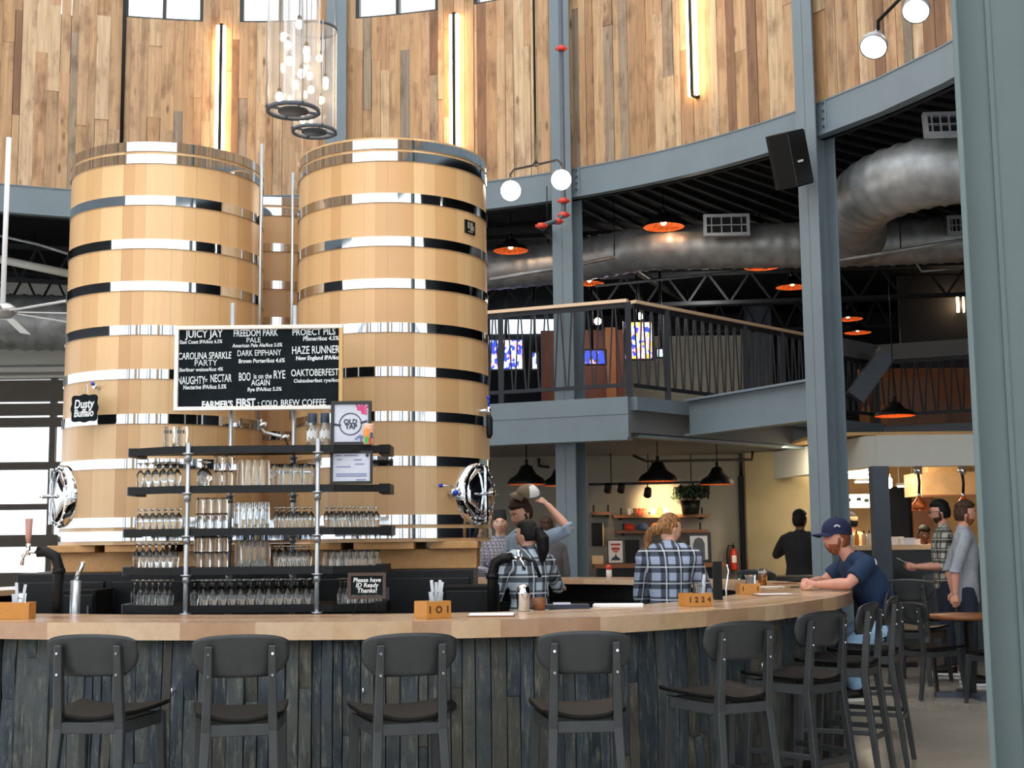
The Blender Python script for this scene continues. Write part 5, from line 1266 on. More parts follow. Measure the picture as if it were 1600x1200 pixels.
# framed things on the counter
M['poster_red'] = plain('poster_red', srgb(186, 70, 62), .6)
fA, W, H = framed('framed_picture', 'tall black framed picture of a dark barrel shape, on the rear counter', 'picture frame', 1073, 833, 1112, 880, SY - .2, CT + .001, -.06, 0, 'pale_blue', .045)
MB().prism([(-W * .24, -.002), (W * .24, -.002), (W * .24, H * .5), (W * .16, H * .66), (0, H * .72), (-W * .16, H * .66), (-W * .24, H * .5)], -.001, .003, Matrix.Rotation(PI / 2, 3, 'X'), (0, -.002, H * .12)).build('barrel_shape', M['steel_dark'], fA)
fB, W, H = framed('poster', 'red edged white poster with dark crest on the rear counter', 'poster', 949, 842, 975, 879, SY - .25, CT + .001, -.05, 0, 'paper', .012)
mb = MB(); [mb.box((x, -.002, z), (w_, .002, h_)) for x, z, w_, h_ in ((0, H * .8, W * .6, .03), (0, H * .62, W * .5, .045), (0, H * .5, W * .3, .02))]; mb.build('lettering', M['poster_red'], fB)
MB().prism([(-W * .3, 0), (W * .3, 0), (W * .2, .04), (W * .08, .05), (0, .1), (-W * .08, .05), (-W * .2, .04)], -.001, .002, Matrix.Rotation(PI / 2, 3, 'X'), (0, -.002, H * .14)).build('crest', M['ink'], fB)
fC, W, H = framed('slate_board', 'blank dark board leaning beside the red edged poster', 'board', 976, 842, 1000, 879, SY - .2, CT + .001, -.05, 0, 'wall_dark', .012)
p = at(933, 835, RY - .03); t = thing('hanging_apron', 'dark apron hanging beside the middle column', 'apron', p); MB().box((0, 0, 0), (.16, .04, .34)).build('cloth', M['black'], t, .01); MB().box((.09, 0, .0), (.02, .045, .34)).build('tan_edge', M['oak'], t)
p = at(921, 900, 15.2)
t = thing('cardboard_box', 'small tan box at the counter by the middle column', 'box', (at(934, 893, SY - .25).x, SY - .25, CT + .001)); MB().box((0, 0, .06), (.16, .14, .12)).build('carton', M['oak'], t); MB().box((0, -.02, .121), (.16, .05, .003)).build('tape', M['brown_wood'], t)
# fire extinguisher
p = at(1147, 878, RY - .12); t = thing('fire_extinguisher', 'red fire extinguisher on the rear wall near the door jamb', 'fire extinguisher', (p.x, RY - .09, p.z - .12)); t.scale = (.74, .74, .74)
MB().lathe([(.001, 0), (.075, 0), (.08, .02), (.08, .34), (.05, .41), (.02, .43)], 20).build('cylinder', M['red'], t); MB().cyl((0, 0, .42), (0, 0, .5), .022, 10).bar((0, 0, .5), (-.02, -.12, .53), .02).build('valve_handle', M['black'], t); MB().tube([(0, 0, .47), (-.1, -.02, .5), (-.14, -.02, .3), (-.13, -.02, .12)], .014, 8).build('hose', M['black'], t)
MB().box((0, -.08, .22), (.09, .006, .14)).build('label', M['paper'], t)
# track rail with lamp heads
a, b = at(920, 757, 18.9), at(1108, 753, 18.9); t = thing('track_light', 'black track rail with round lamp heads over the merchandise', 'track light', (a + b) / 2); o3 = (a + b) / 2
MB().bar(a - o3, b - o3, .03, .035).build('rail', M['black'], t)
for px in (955, 1013, 1080): q = at(px, 755, 18.9) - o3; MB().cyl(q, q + Vector((0, 0, 2.72 - o3.z)), .008, 6).build('drop_rod', M['black'], t)
for px, py in ((950, 763), (971, 763), (1012, 770), (1103, 761)):
    q = at(px, py, 18.9) - o3; h_ = MB().lathe([(.001, -.08), (.05, -.07), (.06, .05), (.052, .05), (.001, .03)], 16, q, Vector((0, .7, -.7)).to_track_quat('Z', 'Y').to_matrix()).build('lamp_head', M['black'], t)
    MB().cyl(q + Vector((0, 0, .02)), Vector((q.x, q.y, 0)), .01, 6).build('arm', M['black'], h_)
for px in (955, 1018, 1035): light('track_lamp', 'SPOT', at(px, 768, 18.85), 105 if px > 1000 else 8, (1, .66, .34), target=at(px + 2, 795, RY), spot=1.0, radius=.04)
pipe('sprinkler_line', 'dark sprinkler line under the balcony ceiling', [at(990, 712, 17.3), at(1010, 721, 17.6), at(1175, 718, 18.5), at(1176, 705, 18.5)], .018, 'black')
q = at(842, 716, RY - .03); pipe('conduit', 'small L shaped dark conduit high on the rear wall', [q, at(842, 728, RY - .03), at(858, 730, RY - .03)], .02, 'black')
# ---- kitchen pass
ky = KY + .1
col_p = at(1376, 820, 15.9); MB().bar((col_p.x, 15.9, 0), (col_p.x, 15.9, at(1376, 729, 15.9).z), .19).build('kitchen_post', M['steel_dark']); tag(bpy.data.objects['kitchen_post'], 'dark steel post at the left of the kitchen opening', 'column')
pw0, pw1 = at(1325, 862, 16.6), at(1560, 862, 16.6)
t = thing('kitchen_pass', 'kitchen pass counter with a pale lit top', 'counter', ((pw0.x + pw1.x) / 2, 16.75, 0)); PT = at(1450, 851, 16.6).z; L_ = pw1.x - pw0.x
MB().box((0, 0, PT - .03), (L_, .55, .06)).build('top', M['oak'], t); MB().box((0, .05, (PT - .06) / 2), (L_ - .04, .4, PT - .06)).build('front', M['cabinet'], t)
hd = at(1430, 738, 18.8); t = thing('range_hood', 'tan kitchen hood box behind the heat lamps', 'hood', (at(1478, 757, 18.8).x, 18.9, at(1478, 757, 18.8).z)); w0 = at(1530, 757, 18.8).x - at(1432, 757, 18.8).x
MB().box((0, 0, 0), (w0, .8, .33)).box((0, .1, (2.762 - t.location.z) / 2 + .08), (.5, .4, 2.762 - t.location.z - .16)).build('canopy', plain('hood_tan', srgb(196, 160, 116), .5), t); MB().box((0, -.41, -.17), (w0, .03, .03)).build('edge', M['brown_wood'], t)
mb = MB(); [mb.box((at(x_, 800, 21.4).x, 21.42, 1.2), (.42, .06, 2.2)) for x_ in (1410,)]; o = mb.build('kitchen_door', M['black']); tag(o, 'dark door at the back of the kitchen', 'door')
o = MB().box((at(1440, 800, 21.3).x, 21.30, 1.1), (.3, .06, 2.2)).build('door_panel', M['brown_wood']); tag(o, 'brown panel beside the dark kitchen door', 'panel')
M['tube_white'] = glow('kitchen_tube', (1.0, .9, .72), 12.0)
for k, (px0, px1, py, Y) in enumerate(((1312, 1362, 737, 18.4), (1312, 1364, 745, 19.2), (1335, 1366, 752, 20.4), (1402, 1428, 759, 20.6))):
    a, b = at(px0, py, Y), at(px1, py, Y); t = thing('kitchen_tube_light', ('nearest', 'second', 'short third', 'separate') [k] + ' bright strip light under the kitchen ceiling', 'ceiling light', (a + b) / 2, 0, 'strip lights in the kitchen')
    MB().box((0, 0, .02), (b.x - a.x, .14, .04)).build('housing', M['white'], t); [MB().cyl((s_ * (b.x - a.x) * .4, 0, .03), (s_ * (b.x - a.x) * .4, 0, 2.762 - t.location.z), .008, 6).build('hanger', M['white'], t) for s_ in (-1, 1)]; MB().box((0, 0, -.012), (b.x - a.x - .04, .12, .02)).build('tube', M['tube_white'], t)
for k, py in enumerate((751, 758)):
    p = at(1389, py, 19.5 - k * .8); t = thing('kitchen_bulb', ('upper', 'lower')[k] + ' round bulb right of the kitchen post', 'ceiling light', p); MB().ball((0, 0, 0), .05, 12).build('bulb', M['tube_white'], t); MB().cyl((0, 0, .045), (0, 0, .1), .03, 10).build('socket', M['white'], t); MB().cyl((0, 0, .09), (0, 0, 2.74 - p.z), .008, 6).build('cord', M['black'], t)
t = thing('menu_lightbox', 'pale lit menu panel above the kitchen shelf', 'menu board', at(1343, 783, 20.6)); MB().box((0, 0, 0), (.52, .06, .22)).build('housing', M['white'], t); [MB().cyl((s_, 0, .1), (s_, 0, 2.762 - t.location.z), .008, 6).build('hanger', M['black'], t) for s_ in (-.2, .2)]; MB().box((0, -.032, 0), (.5, .006, .2)).build('face', glow('menu_face', (1, .95, .8), 1.4), t)
mb = MB(); [mb.box((x_, -.036, z_), (.07, .003, .05)) for x_, z_ in ((-.18, .02), (-.02, .03), (.1, .01))]; mb.build('print', M['leaf'], t)
struct('ceiling_kitchen', MB().mm((at(1195, 730, 20).x, KY + .25, 2.76), (9.6, 21.6, 2.8)), M['kitchen_wall'])
for x_, e_ in ((at(1345, 740, 18.6).x, 60), (at(1440, 740, 17.4).x, 33), (at(1240, 740, 17.9).x, 26)): light('kitchen_lamp', 'AREA', (x_, (17.3 if e_ == 33 else 18.4) if e_ > 30 else 17.6, 2.66), e_ * (.35 if e_ == 33 else 1 if e_ > 30 else .6), (1, .82, .56), 1.0, .4, target=(x_, 18.6, 0))
# heat lamps
hl0 = None
for px, lab in ((1437, 'copper heat lamp hanging left in the kitchen opening'), (1506, 'copper heat lamp hanging right in the kitchen opening')):
    p = at(px, 792, 16.32)
    if hl0 is None:
        t = hl0 = thing('heat_lamp', lab, 'heat lamp', p, 0, 'copper heat lamps over the pass')
        MB().lathe([(.005, .13), (.03, .12), (.05, .09), (.09, .04), (.1, -.04), (.095, -.04), (.02, .06)], 24).build('dome', M['copper'], t); MB().cyl((0, 0, .12), (0, 0, .17), .022, 12).build('neck', M['stainless'], t)
        MB().tube([(0, 0, .17), (.01, 0, .3), (0, 0, .42)], .018, 8).build('cord', M['black'], t); MB().cyl((0, 0, .40), (0, 0, zb - p.z), .05, 16).build('canopy', M['chrome'], t); MB().ball((0, 0, 0), .04, 12).build('bulb', M['bulb'], t)
    else: dup(hl0, p, 0, lab)
# pass clutter
for k, (px, w_, h_, mt, lab) in enumerate(((1403, .17, .09, 'white', 'white takeout box on the kitchen pass'), (1416, .14, .075, 'paper', 'second white takeout box on the pass'), (1432, .12, .06, 'white', 'low white carton on the pass near the plaid man'))):
    p = at(px, 848, 16.6); t = thing('takeout_box', lab, 'box', (p.x, 16.72 - .17 * (k % 2) , PT + .001)); MB().box((0, 0, h_ / 2), (w_, .16, h_)).build('base', M[mt], t); MB().box((0, 0, h_ + .006), (w_ + .01, .17, .012)).build('lid', M[mt], t)
for k, px in enumerate((1330, 1338, 1350, 1358)):
    p = at(px, 850, 16.6); t = thing('sauce_bottle', ('first', 'second', 'third', 'fourth')[k] + ' squeeze bottle from the column on the pass, before the cook', 'bottle', (p.x, 16.58, PT + .001), 0, 'bottles on the kitchen pass'); MB().lathe([(.001, 0), (.03, 0), (.03, .12), (.012, .15)], 14).build('body', M[('white', 'can_orange', 'oak', 'white')[k]], t); MB().lathe([(.012, .15), (.004, .19)], 10).build('nozzle', M['black'], t)
# dark pub tables, dining tables and chairs
M['chair_dark'] = M['stool']
M['table_dark'] = plain('table_dark', srgb(40, 34, 30), .3)
def table(name, lab, px, py, Y, w_, d_, z, round_=False, top='brown_wood', rz=0, base_w=.34):
    p = at(px, py, Y); t = thing(name, lab, 'table', (p.x, Y, 0), rz)
    if round_: MB().lathe([(.001, z - .04), (w_ / 2 - .01, z - .04), (w_ / 2, z - .03), (w_ / 2, z - .005), (w_ / 2 - .005, z), (.001, z)], 40).build('tabletop', M[top], t)
    else: MB().box((0, 0, z - .025), (w_, d_, .05)).build('tabletop', M[top], t, .004)
    for sx in ((0,) if round_ or w_ < 1.2 else (-.35 * w_, .35 * w_)):
        b = MB().box((sx, -.04, (z - .05) / 2), (.05, .05, z - .05)).box((sx, .04, (z - .05) / 2), (.05, .05, z - .05)) if round_ else MB().box((sx, 0, (z - .05) / 2), (.08, .08, z - .05))
        b.build('pedestal', M['black'], t); MB().box((sx, 0, .025), (base_w * 2 if round_ else .5, .07, .05)).box((sx, 0, .02), (.07, base_w * 2 if round_ else .5, .04)).build('base', M['steel_dark'] if round_ else M['black'], t)
    return t
table('round_table', 'round wooden pedestal table beside the large near column', 1512, 956, 12.5, .72, .72, .76, True)
table('dining_table', 'dark dining table beyond the round table, under the plaid man', 1392, 882, 15.4, .9, .8, .98, False, 'table_dark', .0)
table('pub_table', 'dark pub table in front of the man in black', 1245, 880, 15.2, .9, .7, 1.06, False, 'table_dark', .1)
chair0 = make_seat_unit('dining_chair', 'dark wooden dining chair at the round table, seen from behind', 'chair', .45, .70, .885, False, 'dark dining chairs in the room behind')
def chair(px, py, Y, rz, lab, first=[True], s=1.0):
    p = at(px, py, Y)
    if first[0]: first[0] = False; chair0.location = (p.x, Y, 0); chair0.rotation_euler = (0, 0, rz); chair0['label'] = lab; c = chair0
    else: c = dup(chair0, (p.x, Y, 0), rz, lab)
    c.scale = (s, s, s)
chair(1454, 1000, 12.5, -1.2, 'dark dining chair pulled up to the round wooden table')
chair(1560, 1020, 11.9, .3, 'dark dining chair on the near side of the round table')
chair(1430, 900, 13.8, -.6, 'dark taller dining chair just behind the seated man and his bar stool', s=1.2)
chair(1205, 905, 14.8, -.9, 'dark chair at the pub table, left of the man in black', s=1.3)
chair(1475, 905, 15.5, 2.8, 'dark dining chair beyond the table of the plaid man', s=1.2)
# ---- balcony: screens, lamps, bench
def screen(px0, py0, px1, py1, Y, lab, cols):
    a, b = at(px0, py0, Y), at(px1, py1, Y); W, H = b.x - a.x, a.z - b.z; t = thing('television', lab, 'television', ((a.x + b.x) / 2, Y, (a.z + b.z) / 2), 0, 'televisions on the balcony')
    MB().box((0, .03, 0), (W + .05, .06, H + .05)).build('housing', M['frame_black'], t)
    n = NT('screen_' + str(px0)); v = n.coords('Object', (4, 4, 3.2)); vo = n.n('ShaderNodeTexVoronoi'); n.l(v, vo.inputs['Vector']); 
    sep = n.n('ShaderNodeSeparateColor'); n.l(vo.outputs['Color'], sep.inputs[0])
    c = n.ramp(sep.outputs[0], [(i / len(cols), (*x, 1)) for i, x in enumerate(cols)], 'CONSTANT'); n.l(c, n.b.inputs['Emission Color']); n.b.inputs['Emission Strength'].default_value = 1.5; n.b.inputs['Base Color'].default_value = (0, 0, 0, 1)
    MB().box((0, -.004, 0), (W, .008, H)).build('screen', n.m, t); MB().cyl((0, .06, H / 2), (0, .06, 5.97 - t.location.z), .02, 8).build('mount', M['black'], t)
BL, WH, PK, YE, DK = (.03, .06, .75), (.7, .8, 1), (.9, .35, .45), (.85, .55, .05), (.05, .05, .12)
screen(766, 532, 816, 576, 20.5, 'lit television at the left end of the balcony', [BL, WH, PK, BL, WH])
screen(832, 552, 840, 576, 20.5, 'narrow lit screen just right of the left television', [WH, BL, WH])
screen(906, 548, 946, 568, 20.5, 'low blue television between the middle column and balcony corner', [BL, BL, DK, PK])
screen(976, 504, 1019, 560, 20.5, 'large bright television right of the balcony corner', [WH, PK, BL, YE, WH, PK])
screen(1027, 546, 1042, 557, 20.8, 'small pale screen right of the large balcony television', [WH, (.5, .8, .9)])
a, b = at(766, 500, 25.9), at(884, 520, 25.9)
t = struct('window_30', MB().mm((a.x, 25.88, b.z), (b.x, 25.98, a.z)), glow('window_daylight_glow', (.8, .92, 1), .9))  # daylight put in as emission of a solid panel before the wall
for k, (px, py) in enumerate(((934, 502), (1000, 494), (1005, 521))):
    t = thing('balcony_light', ('round white lamp right of the middle column on the balcony', 'round white lamp above the large balcony television', 'small white lamp beside the large balcony television')[k], 'lamp', at(px, py, 21.5 + .4 * (k == 2))); MB().ball((0, 0, 0), .06 if k < 2 else .035, 12).build('bulb', M['globe'], t); MB().cyl((0, 0, .05), (0, 0, 5.97 - t.location.z), .01, 6).build('stem', M['black'], t)
for px, py in ((934, 500), (1100, 470)): light('balcony_light', 'POINT', at(px, py, 21.0), 26, (1, .93, .82), radius=.15)  # second point is added fill to lift the pale wall, no fixture there
M['red_wood'] = plain('balcony_red_wood', srgb(98, 46, 30), .6); M['orange_wood'] = plain('balcony_orange_wood', srgb(142, 84, 44), .6)
struct('wall_balcony_back', MB().mm((at(845, 540, 22.5).x, 22.5, DZ), (at(975, 540, 22.5).x, 22.6, at(900, 516, 22.5).z)), M['red_wood'])
struct('trim_18', MB().mm((at(946, 540, 22.4).x, 22.4, DZ), (at(962, 540, 22.4).x, 22.5, at(900, 512, 22.4).z)), M['orange_wood'])
t = thing('booth_bench', 'orange wooden booth bench on the balcony behind the right rail', 'bench', (at(1470, 600, 21.5).x, 21.5, DZ))
MB().box((0, .2, .55), (2.6, .1, 1.1)).build('backrest', M['orange_wood'], t); MB().box((0, -.1, .22), (2.6, .55, .44)).build('seat', M['brown_wood'], t)
t = thing('booth_bench', 'lower brown booth bench on the balcony, left of the orange one', 'bench', (at(1415, 610, 20.9).x, 20.7, DZ)); MB().box((0, .2, .4), (.9, .1, .8)).build('backrest', M['brown_wood'], t); MB().box((0, -.1, .2), (.9, .5, .4)).build('seat', M['brown_wood'], t)
p = at(1505, 472, 22.0); struct('wall_balcony_dark', MB().mm((at(1405, 470, 22.2).x, 22.2, DZ), (9.6, 22.3, 5.95)), M['wall_dark'])
t = thing('wall_sconce', 'glowing vertical wall sconce on the dark balcony wall', 'wall light', (p.x, 22.14, p.z)); MB().box((0, 0, 0), (.05, .06, .34)).build('spine', M['black'], t); MB().box((-.045, .0, 0), (.03, .05, .3)).build('tube', M['led'], t); MB().box((.045, .0, 0), (.03, .05, .3)).build('tube', M['led'], t); light('sconce_lamp', 'POINT', (p.x, 22.0, p.z), 6, (1, .65, .35), radius=.1)
# ================================================================ PEOPLE
def remesh(mb, name, mat, parent, voxel, smooth=2):
    me = bpy.data.meshes.new(name); me.from_pydata(mb.v, [], mb.f)
    bm = bmesh.new(); bm.from_mesh(me); bmesh.ops.remove_doubles(bm, verts=bm.verts, dist=1e-6); bmesh.ops.recalc_face_normals(bm, faces=bm.faces); bm.to_mesh(me); bm.free()
    tmp = bpy.data.objects.new('tmp', me); C.objects.link(tmp)
    r = tmp.modifiers.new('r', 'REMESH'); r.mode = 'VOXEL'; r.voxel_size = voxel; r.use_smooth_shade = True
    if smooth: s_ = tmp.modifiers.new('s', 'SMOOTH'); s_.iterations = smooth; s_.factor = 0.5
    dg = bpy.context.evaluated_depsgraph_get(); dg.update()
    m2 = bpy.data.meshes.new_from_object(tmp.evaluated_get(dg)); bpy.data.objects.remove(tmp); bpy.data.meshes.remove(me)
    m2.materials.clear(); m2.materials.append(M[mat] if isinstance(mat, str) else mat); m2.polygons.foreach_set('use_smooth', [True] * len(m2.polygons))
    o = bpy.data.objects.new(name, m2); C.objects.link(o); o.parent = parent; return o
def loft(mb, rings, n=20):
    """rings: (centre, half width, half depth, right vector, forward vector)"""
    vs = []
    for c_0, a, b, r, f in rings:
        for j in range(n):
            t = 2 * PI * j / n; ct, st = math.cos(t), math.sin(t)
            e = 0.85; x = math.copysign(abs(ct) ** e, ct) * a; y = math.copysign(abs(st) ** e, st) * b
            vs.append(Vector(c_0) + r * x + f * y)
    fs = []
    for i in range(len(rings) - 1):
        for j in range(n): fs.append((i * n + j, i * n + (j + 1) % n, (i + 1) * n + (j + 1) % n, (i + 1) * n + j))
    fs += [tuple(range(n))[::-1], tuple((len(rings) - 1) * n + j for j in range(n))]
    return mb.add(vs, fs, True)
def interp(P, k):
    return catmull([Vector(p) for p in P], False, k)
def head_pts(female=False):
    n, m_ = 40, 28; vs = []; fs = []
    for i in range(m_ + 1):
        ph = PI * i / m_
        for j in range(n):
            th = 2 * PI * j / n; x, y, z = math.sin(ph) * math.sin(th), math.sin(ph) * math.cos(th), -math.cos(ph)
            X, Y, Z = x * .076, y * .097, z * .118
            if z < 0: X *= 1 - .34 * (-z) ** 1.4; Y *= 1 - .12 * (-z) ** 2
            if y > 0:
                Y += .010 * math.exp(-((z + .86) / .18) ** 2) * y            # chin
                Y -= .010 * math.exp(-((z - .12) / .14) ** 2) * math.exp(-((abs(X) - .033) / .017) ** 2)   # eye sockets
                Y += .006 * math.exp(-((z - .30) / .10) ** 2) * y            # brow
                nz = .024 * math.exp(-((z + .16) / .15) ** 2) * (1 if z < -.16 else math.exp(-((z + .16) / .22) ** 2) / max(1e-6, math.exp(-((z + .16) / .15) ** 2)))
                Y += nz * math.exp(-(X / .0125) ** 2)                        # nose
                Y += .005 * math.exp(-((z + .47) / .07) ** 2) * math.exp(-(X / .024) ** 2)   # lips
                Y -= .003 * math.exp(-((z + .60) / .05) ** 2) * math.exp(-(X / .022) ** 2)
            else: Y *= 1.0 + .06 * max(0, z)
            vs.append(Vector((X, Y, Z)))
    for i in range(m_):
        for j in range(n): fs.append((i * n + j, i * n + (j + 1) % n, (i + 1) * n + (j + 1) % n, (i + 1) * n + j))
    return vs, fs
def skin_mat(name, col):
    t = NT(name); n = t.noise(t.coords(), 12, 3); d = tuple(c * .88 for c in col[:3]) + (1,)
    t.l(t.ramp(n, [(.3, d), (.7, col)]), t.b.inputs['Base Color']); t.b.inputs['Roughness'].default_value = .5
    t.b.inputs['Subsurface Weight'].default_value = .08; t.b.inputs['Subsurface Radius'].default_value = (.02, .008, .004); return t.m
M['skin'] = skin_mat('skin_fair', srgb(222, 172, 148)); M['skin_p'] = skin_mat('skin_pink', srgb(214, 154, 132)); M['skin_d'] = skin_mat('skin_brown', srgb(120, 82, 62))
def cloth(name, col, vary=.06): return plain(name, srgb(*col), .85, 0, vary, 14, bump=.05)
def hair_mat(name, c1, c2):
    t = NT(name); n = t.noise(t.coords('Object', (40, 40, 6)), 2, 4); t.l(t.ramp(n, [(.35, srgb(*c1)), (.7, srgb(*c2))]), t.b.inputs['Base Color']); t.b.inputs['Roughness'].default_value = .6; t.b.inputs['Specular IOR Level'].default_value = .25; t.bump(n, .6, .01); return t.m
M['hair_black'] = hair_mat('hair_black', (8, 7, 7), (24, 19, 17)); M['hair_brown'] = hair_mat('hair_brown', (44, 30, 22), (82, 56, 40)); M['hair_blond'] = hair_mat('hair_blond', (84, 52, 30), (186, 134, 82)); M['beard_red'] = hair_mat('beard_red', (110, 62, 38), (160, 96, 62))
def plaid(name, base, dark, light_, per=.085):
    t = NT(name); tc = t.n('ShaderNodeTexCoord'); sp_ = t.n('ShaderNodeSeparateXYZ'); t.l(tc.outputs['Object'], sp_.inputs[0])
    u = t.math('ADD', sp_.outputs[0], t.math('MULTIPLY', sp_.outputs[1], .7)); col = None
    def stripe(s_, ph, wd):
        f = t.math('FRACT', t.math('ADD', t.math('DIVIDE', s_, per), 40 + ph)); return t.math('LESS_THAN', f, wd)
    a = t.mix(t.math('MULTIPLY', stripe(u, 0, .52), .82), base, dark); a = t.mix(t.math('MULTIPLY', stripe(sp_.outputs[2], .1, .52), .82), a, dark)
    a = t.mix(t.math('MULTIPLY', stripe(u, .7, .09), .6), a, light_); a = t.mix(t.math('MULTIPLY', stripe(sp_.outputs[2], .8, .09), .6), a, light_)
    t.l(a, t.b.inputs['Base Color']); t.b.inputs['Roughness'].default_value = .9; return t.m
M['plaid_blue'] = plaid('plaid_blue', srgb(190, 206, 220), srgb(16, 24, 38), srgb(240, 244, 248), .12); M['plaid_navy'] = plaid('plaid_navy', srgb(158, 172, 198), srgb(11, 14, 28), srgb(216, 224, 234), .115); M['plaid_green'] = plaid('plaid_green', srgb(186, 184, 172), srgb(30, 36, 32), srgb(214, 212, 200), .11)

DEF = dict(pelvis=(0, 0, .96), waist=(0, .01, 1.10), chest=(0, .015, 1.30), neck=(0, .0, 1.47), head=(0, .03, 1.64),
           shL=(-.185, 0, 1.405), elL=(-.235, -.02, 1.13), wrL=(-.245, .05, .89), shR=(.185, 0, 1.405), elR=(.235, -.02, 1.13), wrR=(.245, .05, .89),
           hipL=(-.09, 0, .93), knL=(-.10, .015, .51), anL=(-.105, -.01, .085), hipR=(.09, 0, .93), knR=(.10, .015, .51), anR=(.105, -.01, .085),
           hdL=(0, .05, -1), hdR=(0, .05, -1), toeL=(0, 1, 0), toeR=(0, 1, 0), palmL=(1, 0, 0), palmR=(-1, 0, 0))
def hand(mb, w_, d, pn, side, curl=.5, sc_=1.0):
    """palm and five fingers: d finger direction, pn palm normal, side = which way the thumb leaves"""
    d = Vector(d).normalized(); pn = Vector(pn); pn = (pn - d * pn.dot(d)).normalized(); lat = d.cross(pn) * side
    mb.tube([w_ - d * .01, w_ + d * .03, w_ + d * .075, w_ + d * .092], [.021, .027, .031, .024], 10)
    for s_ in (-.5, .5): mb.tube([w_ + d * .01 + lat * s_ * .018, w_ + d * .085 + lat * s_ * .045], [.017, .016], 8)
    for k, (o_, L) in enumerate(((.031, .072), (.0105, .080), (-.0105, .075), (-.031, .060))):
        p = w_ + d * (.086 - .004 * abs(k - 1.3)) + lat * o_; q = d.copy(); pts = [p - d * .012, p]
        for sgm in (.45, .31, .24):
            q = (q * math.cos(curl * (.8 + .1 * k)) + pn * math.sin(curl * (.8 + .1 * k))).normalized() if True else q
            p = p + q * L * sgm; pts.append(p)
        mb.tube(pts, [.0095, .0095, .009, .0085, .0065], 8)
    tp = w_ + d * .028 + lat * .024; t1 = (d * .75 + lat * .7 + pn * .25).normalized(); t2 = (d * .95 + lat * .1 + pn * .35).normalized()
    mb.tube([tp - lat * .01, tp + t1 * .035, tp + t1 * .035 + t2 * .028, tp + t1 * .035 + t2 * .05], [.013, .012, .010, .0075], 8)
def person(label, loc, rz, H=1.75, pose=None, skin='skin', shirt='white', trousers='navy', shoes='black', sleeve='long', female=False, build=1.0, voxel=.010,
           hair=None, hair_style='short', beard=None, curl=(.5, .5), face_dir=(0, 1, 0), apron=None, girth=1.0, untuck=.1, legs=True):
    J = {k: Vector(v) for k, v in DEF.items()}; k_ = H / 1.75
    for k, v in (pose or {}).items(): J[k] = Vector(v)
    unit = ('hdL', 'hdR', 'toeL', 'toeR', 'palmL', 'palmR')
    for k in J:
        if k not in unit and k not in (pose or {}): J[k] = J[k] * k_
    t = thing('person', label, 'person', loc, rz)
    sw = (.175 if not female else .152) * build; sd = (.112 if not female else .105) * girth
    up = (J['neck'] - J['pelvis']).normalized(); rt = (J['shR'] - J['shL']); rt.z *= .3; rt.normalize()
    def torso(mb, g, lo=-0.10, top=True):
        P = [J['pelvis'], J['waist'], J['chest'], J['neck']]
        prof = [(0.0, 1.0 if not female else 1.08, 1.05), (.33, .88 if not female else .82, .95), (.66, 1.04 if not female else .98, 1.08 if not female else 1.06), (.86, .93, .86), (1.0, .42, .62)]
        rings = []; seg = interp(P, 8); N = len(seg) - 1
        d0 = (seg[1] - seg[0]).normalized(); fw0 = rt.cross(d0) * -1
        if lo: rings.append((seg[0] + Vector((0, 0, lo)), sw * prof[0][1] * .97 + g, sd * 1.05 + g, rt, up.cross(rt)))
        for i in range(N + 1):
            u = i / N
            for (u0, a0, b0), (u1, a1, b1) in zip(prof, prof[1:]):
                if u0 <= u <= u1: f = (u - u0) / (u1 - u0); a, b = a0 + (a1 - a0) * f, b0 + (b1 - b0) * f; break
            d = (seg[min(i + 1, N)] - seg[max(i - 1, 0)]).normalized(); fw = d.cross(rt).normalized()
            rings.append((seg[i], sw * a + g, sd * b + g, rt, fw))
        loft(mb, rings)
        for s_ in ('L', 'R'):
            mb.tube([J['neck'] - up * .035, J['neck'] * .45 + J['sh' + s_] * .55 + up * .012, J['sh' + s_]], [.06 + g, .056 * build + g, .056 * build + g], 12); mb.ball(J['sh' + s_], .058 * build + g, 12)
            mb.tube([J['chest'] * .6 + J['sh' + s_] * .4, J['sh' + s_]], [.09 * girth + g, .055 + g], 12)
        if female:
            fw = up.cross(rt).normalized() * 1
            for s_ in (-1, 1): mb.ball(J['chest'] + rt * s_ * .07 + fw * (sd * .75) - up * .01, .066 + g, 12)
    def limb(mb, a, b, c_0, r0, r1, r2, g=0.0, end=1.0):
        e = b.lerp(c_0, end); k2 = r1 + (r2 - r1) * end
        mb.tube([a, a.lerp(b, .35), a.lerp(b, .8), b, b.lerp(e, .3), b.lerp(e, .75), e], [r0 + g, r0 * 1.02 + g, r1 * 1.04 + g, r1 * 1.0 + g, r1 * 1.06 + g, (r1 + k2) / 2 * .95 + g, k2 + g], 12)
    ar = (.050, .041, .028) if not female else (.043, .036, .024); ar = [x * build for x in ar]; lr = (.085, .058, .040)
    body = MB(); torso(body, -.012)
    nk = J['neck']; hd = J['head']; fd = Vector(face_dir).normalized()
    body.tube([nk - up * .04, nk.lerp(hd, .35), hd - (hd - nk).normalized() * .04], [.062 if not female else .052, .055 if not female else .046, .052 if not female else .044], 14)
    hu = (hd - nk).normalized() * .55 + Vector((0, 0, .45)); hu = (hu - fd * hu.dot(fd)).normalized(); hr = fd.cross(hu).normalized(); hm = Matrix((hr, fd, hu)).transposed(); hs = (.97 if female else 1.0) * min(1.06, k_)
    hv, hf = head_pts(female); body.add([hm @ (v * hs) + hd for v in hv], hf, True)
    for s_ in (-1, 1):
        e = MB().ball((0, 0, 0), 1, 12); body.add([hm @ Vector((s_ * (.076 + v[0] * .010), -.008 + v[1] * .017, -.004 + v[2] * .030)) * hs + hd for v in e.v], e.f, True)
